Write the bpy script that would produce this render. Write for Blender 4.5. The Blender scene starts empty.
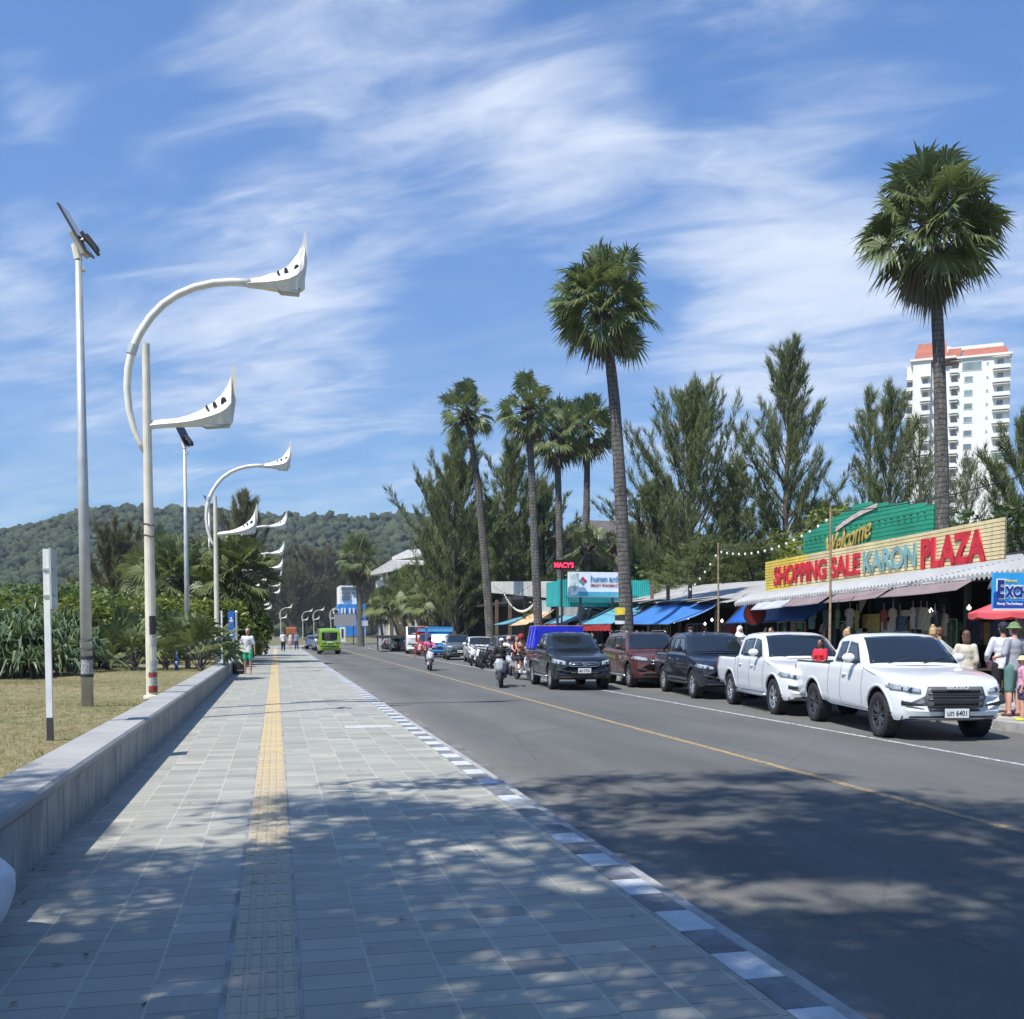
import bpy, bmesh, math, random
import numpy as np
from mathutils import Vector, Matrix, Euler
PI = math.pi
R = math.radians
random.seed(7)
scene = bpy.context.scene
C = scene.collection

# ---------------------------------------------------------------- camera model (for surveying only)
F = 1024.0; PX = 512.0; PY = 682.5; EYE = 1.65
YAW = math.atan(236 / math.hypot(F, 50.5)); PIT = math.atan(50.5 / F)
fw = Vector((math.sin(YAW) * math.cos(PIT), math.cos(YAW) * math.cos(PIT), -math.sin(PIT)))
rt = Vector((math.cos(YAW), -math.sin(YAW), 0)); upv = rt.cross(fw)
def ray(x, y): return fw + rt * ((x - PX) / F) + upv * (-(y - PY) / F)
def gz(x, y, z=0.0):
    d = ray(x, y); t = (z - EYE) / d.z; return Vector((t * d.x, t * d.y, z))
def gx(x, y, X):
    d = ray(x, y); t = X / d.x; return Vector((X, t * d.y, EYE + t * d.z))
def gy(x, y, Y):
    d = ray(x, y); t = Y / d.y; return Vector((t * d.x, Y, EYE + t * d.z))

# ---------------------------------------------------------------- tagging
def tag(o, label=None, cat=None, group=None, kind=None):
    if label: o['label'] = label
    if cat: o['category'] = cat
    if group: o['group'] = group
    if kind: o['kind'] = kind
    return o
def empty(name, loc=(0, 0, 0), rz=0.0, label=None, cat=None, group=None):
    o = bpy.data.objects.new(name, None); C.objects.link(o)
    o.location = loc; o.rotation_euler = (0, 0, rz); o.empty_display_size = .2
    return tag(o, label, cat, group)
def kids(o): return [c for c in list(C.objects) if c.parent == o]
def copy_tree(o, parent=None, swap=None, depth=0):
    c = o.copy(); C.objects.link(c); c.parent = parent
    if swap and c.type == 'MESH':
        for i, s in enumerate(c.material_slots):
            nm_ = s.material.name if s.material else ''
            if nm_ in swap: s.link = 'OBJECT'; s.material = swap[nm_]
    for ch in KID.get(o.name, []):
        cc = copy_tree(ch, c, swap, depth + 1); KID.setdefault(c.name, []).append(cc)
    return c
KID = {}
def reg(o, parent):
    if parent is not None:
        o.parent = parent; KID.setdefault(parent.name, []).append(o)

def link_mesh(name, me, m=None, parent=None, smooth=False):
    o = bpy.data.objects.new(name, me); C.objects.link(o)
    if m is not None:
        for mm in (m if isinstance(m, (list, tuple)) else [m]): me.materials.append(mm)
    if smooth:
        me.polygons.foreach_set('use_smooth', [True] * len(me.polygons))
    reg(o, parent)
    return o
def fast_mesh(name, verts, faces_flat, nper):
    """verts (N,3) array, faces_flat int array, nper vertices per face"""
    me = bpy.data.meshes.new(name)
    n = len(faces_flat) // nper
    me.vertices.add(len(verts)); me.vertices.foreach_set('co', np.asarray(verts, dtype=np.float32).ravel())
    me.loops.add(len(faces_flat)); me.loops.foreach_set('vertex_index', np.asarray(faces_flat, dtype=np.int32))
    me.polygons.add(n)
    me.polygons.foreach_set('loop_start', np.arange(0, n * nper, nper, dtype=np.int32))
    me.update(calc_edges=True)
    return me

class MB:
    def __init__(s): s.v = []; s.f = []; s.mi = []
    def add(s, vs, fs, mi=0):
        b = len(s.v); s.v += [tuple(p) for p in vs]
        for f in fs: s.f.append([b + i for i in f]); s.mi.append(mi)
        return s
    def box(s, c, d, rot=None, mi=0):
        h = [x / 2 for x in d]
        vs = [Vector((a * h[0], b * h[1], e * h[2])) for e in (-1, 1) for b in (-1, 1) for a in (-1, 1)]
        if rot is not None:
            M = Euler(rot).to_matrix() if not isinstance(rot, Matrix) else rot
            vs = [M @ p for p in vs]
        c = Vector(c)
        return s.add([p + c for p in vs], [(0, 2, 3, 1), (4, 5, 7, 6), (0, 1, 5, 4), (2, 6, 7, 3), (1, 3, 7, 5), (0, 4, 6, 2)], mi)
    def b2(s, lo, hi, mi=0):
        return s.box([(a + b) / 2 for a, b in zip(lo, hi)], [abs(b - a) for a, b in zip(lo, hi)], None, mi)
    def tube(s, pts, rad, n=8, mi=0, cap=True, flat=1.0):
        pts = [Vector(p) for p in pts]
        if not isinstance(rad, (list, tuple)): rad = [rad] * len(pts)
        vs = []; u = None
        for i, p in enumerate(pts):
            d = (pts[min(i + 1, len(pts) - 1)] - pts[max(i - 1, 0)])
            if d.length < 1e-9: d = Vector((0, 0, 1))
            d.normalize()
            if u is None:
                u = d.cross(Vector((0, 1, 0)) if abs(d.y) < .9 else Vector((1, 0, 0))).normalized()
            u = (u - d * u.dot(d))
            if u.length < 1e-6: u = d.orthogonal()
            u.normalize(); w = d.cross(u)
            for k in range(n):
                a = 2 * PI * k / n
                vs.append(p + (u * math.cos(a) + w * math.sin(a) * flat) * rad[i])
        fs = []
        for i in range(len(pts) - 1):
            for k in range(n):
                k2 = (k + 1) % n
                fs.append((i * n + k, i * n + k2, (i + 1) * n + k2, (i + 1) * n + k))
        if cap:
            fs.append(tuple(range(n - 1, -1, -1))); fs.append(tuple((len(pts) - 1) * n + k for k in range(n)))
        return s.add(vs, fs, mi)
    def bar(s, p, q, r1, r2=None, n=8, mi=0): return s.tube([p, q], [r1, r2 if r2 is not None else r1], n, mi)
    def lathe(s, prof, n=24, M=None, mi=0, closed=False):
        """prof list of (r, h) around local z"""
        vs = []
        for r, h in prof:
            for k in range(n):
                a = 2 * PI * k / n; vs.append(Vector((r * math.cos(a), r * math.sin(a), h)))
        if M is not None: vs = [M @ p for p in vs]
        fs = []; m = len(prof)
        for i in range(m if closed else m - 1):
            j = (i + 1) % m
            for k in range(n):
                k2 = (k + 1) % n
                fs.append((i * n + k, i * n + k2, j * n + k2, j * n + k))
        if not closed:
            if prof[0][0] > 1e-5: fs.append(tuple(range(n - 1, -1, -1)))
            if prof[-1][0] > 1e-5: fs.append(tuple((m - 1) * n + k for k in range(n)))
        return s.add(vs, fs, mi)
    def sphere(s, c, r, n=12, m=8, mi=0):
        if not isinstance(r, (list, tuple)): r = (r, r, r)
        vs = [Vector((c[0], c[1], c[2] - r[2]))]
        for i in range(1, m):
            t = PI * i / m
            for k in range(n):
                a = 2 * PI * k / n
                vs.append(Vector((c[0] + r[0] * math.sin(t) * math.cos(a), c[1] + r[1] * math.sin(t) * math.sin(a), c[2] - r[2] * math.cos(t))))
        vs.append(Vector((c[0], c[1], c[2] + r[2])))
        fs = []
        for k in range(n): fs.append((0, 1 + (k + 1) % n, 1 + k))
        for i in range(m - 2):
            for k in range(n):
                k2 = (k + 1) % n; a = 1 + i * n
                fs.append((a + k, a + k2, a + n + k2, a + n + k))
        L = len(vs) - 1; a = 1 + (m - 2) * n
        for k in range(n): fs.append((a + k, a + (k + 1) % n, L))
        return s.add(vs, fs, mi)
    def prism(s, poly, fn, t0, t1, mi=0):
        """poly 2D outline; fn(a,b,t)->3D ; extruded t0..t1"""
        n = len(poly)
        vs = [fn(a, b, t0) for a, b in poly] + [fn(a, b, t1) for a, b in poly]
        fs = [tuple(range(n - 1, -1, -1)), tuple(range(n, 2 * n))]
        for i in range(n):
            j = (i + 1) % n; fs.append((i, j, n + j, n + i))
        return s.add(vs, fs, mi)
    def grid(s, fn, nu, nv, mi=0):
        vs = [fn(i / nu, j / nv) for j in range(nv + 1) for i in range(nu + 1)]
        w = nu + 1
        fs = [(j * w + i, j * w + i + 1, (j + 1) * w + i + 1, (j + 1) * w + i) for j in range(nv) for i in range(nu)]
        return s.add(vs, fs, mi)
    def mesh(s, name='m', bevel=0, smooth=False, fixn=False):
        me = bpy.data.meshes.new(name); me.from_pydata([tuple(p) for p in s.v], [], s.f)
        me.polygons.foreach_set('material_index', s.mi)
        if bevel or fixn:
            bm = bmesh.new(); bm.from_mesh(me)
            if fixn: bmesh.ops.recalc_face_normals(bm, faces=bm.faces)
            if bevel:
                es = [e for e in bm.edges if len(e.link_faces) == 2 and e.calc_face_angle(0) > .5]
                bmesh.ops.bevel(bm, geom=es, offset=bevel, segments=2, profile=.6, affect='EDGES', clamp_overlap=True)
            bm.to_mesh(me); bm.free()
        if smooth: me.polygons.foreach_set('use_smooth', [True] * len(me.polygons))
        me.update()
        return me
    def build(s, name, m=None, parent=None, smooth=False, bevel=0, fixn=False):
        return link_mesh(name, s.mesh(name, bevel, smooth, fixn), m, parent)

def eval_mesh(o, name):
    dg = bpy.context.evaluated_depsgraph_get(); dg.update()
    me = bpy.data.meshes.new_from_object(o.evaluated_get(dg)); me.name = name
    old = o.data; bpy.data.objects.remove(o)
    if old.users == 0:
        try: bpy.data.meshes.remove(old)
        except Exception: pass
    return me
def auto_smooth(me, ang=35):
    bm = bmesh.new(); bm.from_mesh(me)
    for f in bm.faces: f.smooth = True
    for e in bm.edges:
        if len(e.link_faces) == 2 and e.calc_face_angle(0) > R(ang): e.smooth = False
    bm.to_mesh(me); bm.free()
def remeshed(mb, name, voxel=.018, sm=3):
    o = bpy.data.objects.new('tmp', mb.mesh('tmp')); C.objects.link(o)
    a = o.modifiers.new('r', 'REMESH'); a.mode = 'VOXEL'; a.voxel_size = voxel
    b = o.modifiers.new('s', 'SMOOTH'); b.iterations = sm; b.factor = .5
    me = eval_mesh(o, name); me.materials.clear()
    me.polygons.foreach_set('use_smooth', [True] * len(me.polygons))
    return me
def text_mesh(txt, size=1.0, depth=.01, bold=0.0, shear=0.0, align='CENTER', sx=1.0, sp=1.0):
    cu = bpy.data.curves.new('t', 'FONT'); cu.body = txt; cu.size = size; cu.extrude = depth
    cu.offset = bold; cu.shear = shear; cu.align_x = align; cu.space_character = sp; cu.resolution_u = 3
    o = bpy.data.objects.new('t', cu); C.objects.link(o)
    dg = bpy.context.evaluated_depsgraph_get(); dg.update()
    me = bpy.data.meshes.new_from_object(o.evaluated_get(dg)); bpy.data.objects.remove(o)
    me.materials.clear()
    if sx != 1.0: me.transform(Matrix.Diagonal((sx, 1, 1, 1)))
    return me
def basis(o, ux, uz):
    """matrix whose local x->ux, y->uz (text up), z->normal, at origin o"""
    ux = Vector(ux).normalized(); uz = Vector(uz).normalized(); n = ux.cross(uz)
    return Matrix(((ux.x, uz.x, n.x, o[0]), (ux.y, uz.y, n.y, o[1]), (ux.z, uz.z, n.z, o[2]), (0, 0, 0, 1)))

# ---------------------------------------------------------------- materials
class NT:
    def __init__(s, mat):
        s.t = mat.node_tree; s.n = s.t.nodes; s.l = s.t.links
    def node(s, typ, **kw):
        n = s.n.new(typ)
        for k, v in kw.items(): setattr(n, k, v)
        return n
    def put(s, sock, v):
        if isinstance(v, bpy.types.NodeSocket): s.l.new(v, sock)
        else: sock.default_value = v
    def m(s, op, a, b=None, c=None, clamp=False):
        n = s.n.new('ShaderNodeMath'); n.operation = op; n.use_clamp = clamp
        s.put(n.inputs[0], a)
        if b is not None: s.put(n.inputs[1], b)
        if c is not None: s.put(n.inputs[2], c)
        return n.outputs[0]
    def mix(s, f, a, b, mode='MIX'):
        n = s.n.new('ShaderNodeMix'); n.data_type = 'RGBA'; n.blend_type = mode
        s.put(n.inputs['Factor'], f)
        s.put(n.inputs[6], (*a, 1) if isinstance(a, tuple) and len(a) == 3 else a)
        s.put(n.inputs[7], (*b, 1) if isinstance(b, tuple) and len(b) == 3 else b)
        return n.outputs[2]
    def noise(s, vec, scale, detail=3, rough=.55, dist=0.0):
        n = s.n.new('ShaderNodeTexNoise'); s.put(n.inputs['Vector'], vec)
        n.inputs['Scale'].default_value = scale; n.inputs['Detail'].default_value = detail
        n.inputs['Roughness'].default_value = rough; n.inputs['Distortion'].default_value = dist
        return n.outputs['Fac']
    def ramp(s, f, a, b):
        n = s.n.new('ShaderNodeMapRange'); s.put(n.inputs[0], f)
        n.inputs[1].default_value = a; n.inputs[2].default_value = b
        n.interpolation_type = 'SMOOTHSTEP'
        return n.outputs[0]
    def white(s, vec, dim='3D'):
        n = s.n.new('ShaderNodeTexWhiteNoise'); n.noise_dimensions = dim
        s.put(n.inputs['Vector'] if dim != '1D' else n.inputs['W'], vec); return n.outputs['Value']
    def comb(s, x, y, z=0.0):
        n = s.n.new('ShaderNodeCombineXYZ'); s.put(n.inputs[0], x); s.put(n.inputs[1], y); s.put(n.inputs[2], z); return n.outputs[0]
    def obj(s): return s.n.new('ShaderNodeTexCoord').outputs['Object']
    def sep(s, v):
        n = s.n.new('ShaderNodeSeparateXYZ'); s.put(n.inputs[0], v); return n.outputs
    def scalev(s, v, sc):
        n = s.n.new('ShaderNodeVectorMath'); n.operation = 'MULTIPLY'; s.put(n.inputs[0], v); n.inputs[1].default_value = sc; return n.outputs[0]
    def bump(s, h, strength=.3, dist=.01):
        n = s.n.new('ShaderNodeBump'); n.inputs['Strength'].default_value = strength; n.inputs['Distance'].default_value = dist
        s.put(n.inputs['Height'], h); return n.outputs[0]
MATS = {}
def newmat(name):
    m = bpy.data.materials.new(name); m.use_nodes = True
    return m, NT(m), m.node_tree.nodes['Principled BSDF']
def mat(name, col, rough=.6, metal=0.0, var=.12, scale=2.5, bump=0.0, bscale=40, coat=0.0, spec=.5, emit=None, dirt=0.0, dirtcol=(.12, .1, .08)):
    if name in MATS: return MATS[name]
    m, t, p = newmat(name)
    v = t.obj(); c = (*col, 1)
    if var:
        n = t.noise(v, scale, 5)
        f = t.ramp(n, .3, .7)
        c = t.mix(f, tuple(x * (1 - var) for x in col), tuple(min(1, x * (1 + var)) for x in col))
    if dirt:
        n2 = t.noise(t.scalev(v, (3, 3, .6)), scale * 1.7, 6, .65)
        c = t.mix(t.m('MULTIPLY', t.ramp(n2, .48, .75), dirt), c, dirtcol)
    t.put(p.inputs['Base Color'], c)
    p.inputs['Roughness'].default_value = rough; p.inputs['Metallic'].default_value = metal
    p.inputs['Specular IOR Level'].default_value = spec
    if coat: p.inputs['Coat Weight'].default_value = coat; p.inputs['Coat Roughness'].default_value = .04
    if bump: t.put(p.inputs['Normal'], t.bump(t.noise(v, bscale, 4), bump, .01))
    if emit:
        p.inputs['Emission Color'].default_value = (*emit[0], 1); p.inputs['Emission Strength'].default_value = emit[1]
    MATS[name] = m
    return m
def leafmat(name, c1, c2, trans=.25, rough=.5, big=.6):
    if name in MATS: return MATS[name]
    m, t, p = newmat(name)
    g = t.n.new('ShaderNodeNewGeometry')
    n = t.noise(t.obj(), big, 3)
    f = t.m('ADD', t.m('MULTIPLY', g.outputs['Random Per Island'], .6), t.m('MULTIPLY', t.ramp(n, .35, .65), .4))
    c = t.mix(f, c1, c2)
    t.put(p.inputs['Base Color'], c); p.inputs['Roughness'].default_value = rough
    p.inputs['Specular IOR Level'].default_value = .35
    if trans:
        tr = t.n.new('ShaderNodeBsdfTranslucent'); t.put(tr.inputs[0], t.mix(.35, c, (.25, .3, .05)))
        mx = t.n.new('ShaderNodeMixShader'); mx.inputs[0].default_value = trans
        t.l.new(p.outputs[0], mx.inputs[1]); t.l.new(tr.outputs[0], mx.inputs[2])
        t.l.new(mx.outputs[0], t.n['Material Output'].inputs[0])
    MATS[name] = m
    return m
# cloud masses as compass spots (image column/row of the survey view, tightness, weight)
SPOTS = [(390, 150, 110, 0.19), (300, 95, 200, 0.14), (545, 190, 260, 0.27), (560, 95, 200, 0.21), (630, 103, 900, 0.18), (500, 110, 200, 0.12), (745, 225, 160, 0.24), (830, 250, 110, 0.24), (690, 190, 400, 0.16), (900, 330, 90, 0.24), (740, 340, 130, 0.20), (640, 430, 60, 0.21), (960, 380, 60, 0.19), (220, 330, 200, 0.18), (330, 370, 200, 0.18), (120, 345, 200, 0.10), (400, 230, 200, 0.10), (340, 5, 160, 0.19), (480, 8, 400, 0.14), (800, 10, 160, 0.20), (700, 5, 200, 0.12), (25, 90, 900, 0.24), (5, 270, 700, 0.21), (60, 360, 200, 0.12), (230, 220, 200, 0.10), (380, 440, 100, 0.12), (860, 130, 120, 0.05), (480, 290, 200, -0.16), (650, 320, 500, -0.22), (560, 300, 300, -0.12), (90, 190, 120, -0.10), (960, 110, 120, -0.10), (100, 20, 160, -0.08), (440, 370, 260, -0.10), (700, 100, 200, -0.08), (160, 60, 200, -0.05), (960, 230, 300, -0.10), (180, 400, 90, 0.10), (60, 330, 90, 0.10), (230, 300, 160, 0.10), (150, 130, 260, 0.06), (330, 260, 260, 0.08), (980, 180, 260, 0.05), (900, 60, 300, 0.06)]
SKYTINT = (.47, .80, 1.14)
SKYLOW = (.34, .55, .76)
CL_ANG = 33
EXPO = 0.72
SH_LIMB = [17, 17, 9]
CL_LO, CL_HI, CL_POW, CL_MAX, CL_AMP = .04, .58, 1.0, .78, .66
# ================================================================ camera, light, sky, air
cam_d = bpy.data.cameras.new('camera'); cam = bpy.data.objects.new('camera', cam_d); C.objects.link(cam)
scene.camera = cam
cam.location = (0, 0, EYE)
cam.rotation_euler = Matrix((rt, upv, -fw)).transposed().to_euler()
cam_d.sensor_width = 36; cam_d.lens = 36.0; cam_d.shift_y = (682.5 - 509.5) / 1024
cam_d.clip_start = .05; cam_d.clip_end = 20000
scene.render.resolution_x = 1024; scene.render.resolution_y = 1019
scene.view_settings.view_transform = 'Standard'; scene.view_settings.look = 'None'
scene.view_settings.exposure = EXPO; scene.view_settings.gamma = 1.0

SUND = Vector((.545, .363, -1)).normalized()
sl = bpy.data.lights.new('sun', 'SUN'); sl.energy = 4.3; sl.angle = R(.53); sl.color = (1, .965, .9)
so = bpy.data.objects.new('sun', sl); C.objects.link(so); so.rotation_euler = SUND.to_track_quat('-Z', 'Y').to_euler()
so.location = (-30, -20, 60)

w = bpy.data.worlds.new('World'); scene.world = w; w.use_nodes = True
class WT(NT):
    def __init__(s, w): s.t = w.node_tree; s.n = s.t.nodes; s.l = s.t.links
t = WT(w)
sky = t.node('ShaderNodeTexSky', sky_type='NISHITA'); sky.sun_disc = False
sky.sun_elevation = math.asin(-SUND.z); sky.sun_rotation = math.atan2(-SUND.x, -SUND.y) % (2 * PI)
sky.altitude = 0; sky.air_density = 1.0; sky.dust_density = .35; sky.ozone_density = 2.2
bg = t.n['Background']; bg.inputs['Strength'].default_value = .1
d = t.n.new('ShaderNodeTexCoord').outputs['Generated']
sx, sy, sz = t.sep(d)[:3]
zz = t.m('ADD', t.m('MAXIMUM', sz, 0.0), .16)
u = t.m('DIVIDE', sx, zz); v = t.m('DIVIDE', sy, zz)
# wispy cirrus on a high flat layer, combed from lower right to upper left
a = R(CL_ANG)
uu = t.m('SUBTRACT', t.m('MULTIPLY', u, math.cos(a)), t.m('MULTIPLY', v, math.sin(a)))
vv = t.m('ADD', t.m('MULTIPLY', u, math.sin(a)), t.m('MULTIPLY', v, math.cos(a)))
n1 = t.noise(t.comb(t.m('MULTIPLY', uu, .8), t.m('MULTIPLY', vv, 1.7), 3.7), 1.9, 8, .56, .35)
n2 = t.noise(t.comb(uu, vv, 9.1), 1.3, 5, .55, .4)
n3 = t.noise(t.comb(t.m('MULTIPLY', uu, .9), t.m('MULTIPLY', vv, 2.2), 1.3), 3.6, 8, .60, .55)
base = t.m('ADD', t.m('MULTIPLY', n1, .6), t.m('MULTIPLY', n3, .45))
def spot(x, y, sharp, amp):
    q = ray(x, y).normalized()
    dt = t.n.new('ShaderNodeVectorMath'); dt.operation = 'DOT_PRODUCT'; t.put(dt.inputs[0], d); dt.inputs[1].default_value = q
    e = t.m('MULTIPLY', t.m('SUBTRACT', dt.outputs['Value'], 1.0), sharp)
    return t.m('MULTIPLY', t.m('EXPONENT', e), amp)
acc = t.m('MULTIPLY', t.m('SUBTRACT', n2, .5), .35)
for (x, y, sh, am) in SPOTS:
    acc = t.m('ADD', acc, spot(x, y, sh * 1.5, am * CL_AMP))
cov = t.m('ADD', t.m('MULTIPLY', t.m('SUBTRACT', base, .5), 1.35), acc)
cl = t.m('POWER', t.ramp(cov, CL_LO, CL_HI), CL_POW)
cl = t.m('MULTIPLY', cl, CL_MAX)
low = t.m('MULTIPLY', t.m('SUBTRACT', 1.0, t.ramp(sz, .0, .42)), t.m('ADD', .05, t.m('MULTIPLY', t.ramp(base, .36, .62), .26)))
cl = t.m('MAXIMUM', cl, low)
skyc = t.mix(1.0, sky.outputs[0], t.mix(t.ramp(sz, .0, .5), SKYLOW, SKYTINT), 'MULTIPLY')
cloudc = t.mix(t.ramp(n3, .3, .7), (5.2, 5.7, 6.6), (6.2, 6.6, 7.2))
t.put(bg.inputs['Color'], t.mix(cl, skyc, cloudc))

# thin sea air
hz = MB().b2((-1500, -120, -9), (1500, 1500, 420)).build('haze', None)
hm = bpy.data.materials.new('air'); hm.use_nodes = True; hn = hm.node_tree
for n_ in list(hn.nodes):
    if n_.type == 'BSDF_PRINCIPLED': hn.nodes.remove(n_)
pv = hn.nodes.new('ShaderNodeVolumePrincipled'); pv.inputs['Density'].default_value = .00019
pv.inputs['Color'].default_value = (.80, .88, 1.0, 1); pv.inputs['Anisotropy'].default_value = .2
hn.links.new(pv.outputs[0], hn.nodes['Material Output'].inputs['Volume'])
hz.data.materials.append(hm); tag(hz, kind='stuff'); hz.display_type = 'WIRE'

# ================================================================ ground
def path(x, s):
    if s <= 105: return Vector((x, s, 0))
    th = min((s - 105) / 170, R(75)); r = 170 - x
    return Vector((170 - r * math.cos(th), 105 + r * math.sin(th), 0))
def strip(x0, x1, s0, s1, z, nx=1, ds=5.0):
    mb = MB(); ns = max(1, int((s1 - s0) / ds))
    mb.grid(lambda a, b: path(x0 + (x1 - x0) * a, s0 + (s1 - s0) * b) + Vector((0, 0, z)), nx, ns)
    return mb
def slab(x0, x1, s0, s1, z0, z1, ds=5.0):
    mb = MB(); ns = max(1, int((s1 - s0) / ds)); vs = []; fs = []
    for i in range(ns + 1):
        s = s0 + (s1 - s0) * i / ns
        for (x, z) in ((x0, z0), (x0, z1), (x1, z1), (x1, z0)): vs.append(path(x, s) + Vector((0, 0, z)))
    for i in range(ns):
        for k in range(4): fs.append((i * 4 + k, i * 4 + (k + 1) % 4, i * 4 + 4 + (k + 1) % 4, i * 4 + 4 + k))
    fs += [(3, 2, 1, 0), tuple(ns * 4 + k for k in range(4))]
    return mb.add(vs, fs)
def S(o): return tag(o, kind='structure')

# far ground, one sheet to the horizon
m, t_, p = newmat('earth'); v = t_.obj()
c = t_.mix(t_.ramp(t_.noise(v, .15, 6), .35, .65), (.09, .10, .035), (.17, .15, .07))
t_.put(p.inputs['Base Color'], c); p.inputs['Roughness'].default_value = .95
S(MB().grid(lambda a, b: Vector((-2500 + 5000 * a, -300 + 5000 * b, -.26)), 8, 8).build('ground', m))

# asphalt
m, t_, p = newmat('asphalt'); v = t_.obj(); X, Y, _ = t_.sep(v)[:3]
big = t_.noise(t_.comb(t_.m('MULTIPLY', X, .8), t_.m('MULTIPLY', Y, .18), 0), 1.0, 5, .6)
fine = t_.noise(v, 55, 3, .75); mid = t_.noise(v, 7, 6, .6)
c = t_.mix(t_.ramp(big, .3, .7), (.090, .092, .096), (.122, .124, .127))
c = t_.mix(t_.m('MULTIPLY', t_.ramp(mid, .45, .75), .35), c, (.075, .077, .08))
edge = t_.m('SUBTRACT', 1.0, t_.ramp(X, 2.35, 3.5))
edge2 = t_.ramp(X, 9.6, 12.2)
ee = t_.m('MULTIPLY', t_.m('ADD', edge, t_.m('MULTIPLY', edge2, .7)), t_.m('ADD', .25, t_.m('MULTIPLY', mid, .8)))
c = t_.mix(t_.m('MULTIPLY', ee, .75), c, (.21, .20, .18))
spk = t_.ramp(t_.noise(v, 105, 2, .9), .60, .72)
c = t_.mix(t_.m('MULTIPLY', spk, .5), c, (.33, .33, .32))
c = t_.mix(t_.m('MULTIPLY', t_.ramp(fine, .35, .65), .35), c, (.05, .05, .053))
# tyre-polished darker wheel tracks
tr = t_.m('MULTIPLY', t_.ramp(t_.m('ABSOLUTE', t_.m('SUBTRACT', t_.m('PINGPONG', t_.m('SUBTRACT', X, 2.9), 1.75), .85)), .55, .15), .16)
c = t_.mix(tr, c, (.05, .05, .055))
crk = t_.n.new('ShaderNodeTexVoronoi'); crk.feature = 'DISTANCE_TO_EDGE'; t_.put(crk.inputs['Vector'], t_.scalev(v, (1, .6, 1))); crk.inputs['Scale'].default_value = .22
c = t_.mix(1.0, c, (1.20, 1.19, 1.08), 'MULTIPLY')
crm = t_.m('SUBTRACT', 1.0, t_.ramp(t_.m('ADD', crk.outputs['Distance'], t_.m('MULTIPLY', t_.m('SUBTRACT', mid, .5), .03)), .0, .004))
c = t_.mix(t_.m('MULTIPLY', crm, .3), c, (.035, .035, .037))
pt = t_.m('MULTIPLY', t_.m('GREATER_THAN', t_.white(t_.comb(t_.m('FLOOR', t_.m('DIVIDE', X, 2.1)), t_.m('FLOOR', t_.m('DIVIDE', Y, 9.0)), 0)), .72), .16)
c = t_.mix(pt, c, (.07, .072, .078))
oil = t_.ramp(t_.noise(t_.comb(t_.m('MULTIPLY', X, 1.1), t_.m('MULTIPLY', Y, .45), 2), 1.9, 7, .7), .60, .74)
c = t_.mix(t_.m('MULTIPLY', oil, .38), c, (.045, .045, .05))
t_.put(p.inputs['Base Color'], c)
p.inputs['Roughness'].default_value = .82; p.inputs['Specular IOR Level'].default_value = .35
t_.put(p.inputs['Normal'], t_.bump(t_.noise(v, 80, 3, .8), .8, .008))
S(strip(2.3, 12.95, -12, 330, -.13, 8, 4).build('road', m))

# painted lines (worn)
def paintmat(name, col, wear):
    m, t_, p = newmat(name); v = t_.obj()
    n = t_.noise(v, 9, 8, .7); n2 = t_.noise(v, 60, 4, .7)
    f = t_.ramp(t_.m('ADD', t_.m('MULTIPLY', n, .6), t_.m('MULTIPLY', n2, .4)), wear, wear + .09)
    c = t_.mix(f, (.13, .13, .13), col)
    t_.put(p.inputs['Base Color'], c); p.inputs['Roughness'].default_value = .7
    return m
my = paintmat('yellow_line', (.40, .27, .10), .445); mw = paintmat('white_line', (.50, .50, .49), .435)
S(strip(6.40, 6.53, -12, 150, -.126, 1, 5).build('center_line', my))
S(strip(9.68, 9.79, -12, 120, -.126, 1, 5).build('edge_line', mw))

# sidewalk paving
m, t_, p = newmat('paving'); v = t_.obj(); X, Y, _ = t_.sep(v)[:3]
U = t_.m('DIVIDE', t_.m('SUBTRACT', X, .095), .335); cu = t_.m('FLOOR', U); fu = t_.m('SUBTRACT', U, cu)
off = t_.m('MULTIPLY', t_.m('MODULO', cu, 2.0), .5)
V = t_.m('ADD', t_.m('DIVIDE', Y, .20), t_.m('MULTIPLY', t_.white(t_.comb(cu, 4.0, 0)), .35)); cv = t_.m('FLOOR', V); fv = t_.m('SUBTRACT', V, cv)
rnd = t_.white(t_.comb(cu, cv, 1.0))
n = t_.noise(v, 1.3, 6, .6); nf = t_.noise(v, 55, 4, .7)
c = t_.mix(rnd, (.235, .245, .250), (.335, .345, .342))
c = t_.mix(t_.m('MULTIPLY', t_.ramp(n, .35, .7), .55), c, (.22, .23, .235))
c = t_.mix(t_.m('MULTIPLY', t_.ramp(t_.noise(v, 5, 7, .7), .55, .8), .45), c, (.40, .40, .385))
c = t_.mix(t_.m('MULTIPLY', nf, .25), c, (.18, .19, .2))
odd = t_.white(t_.comb(cv, cu, 7.0))
c = t_.mix(t_.m('MULTIPLY', t_.m('GREATER_THAN', odd, .93), .35), c, (.15, .16, .17)); c = t_.mix(t_.m('MULTIPLY', t_.m('LESS_THAN', odd, .04), .35), c, (.46, .455, .43))
du = t_.m('MINIMUM', fu, t_.m('SUBTRACT', 1.0, fu)); dv = t_.m('MINIMUM', fv, t_.m('SUBTRACT', 1.0, fv))
seamv = t_.m('SUBTRACT', 1.0, t_.ramp(dv, .008, .035))
wearj = t_.ramp(t_.noise(t_.comb(t_.m('MULTIPLY', X, 3.0), t_.m('MULTIPLY', Y, .9), 0), 1.2, 4, .6), .3, .5)
seamu = t_.m('MULTIPLY', t_.m('SUBTRACT', 1.0, t_.ramp(du, .012, .03)), wearj)
c = t_.mix(t_.m('MULTIPLY', seamv, .75), c, (.085, .09, .095))
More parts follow.
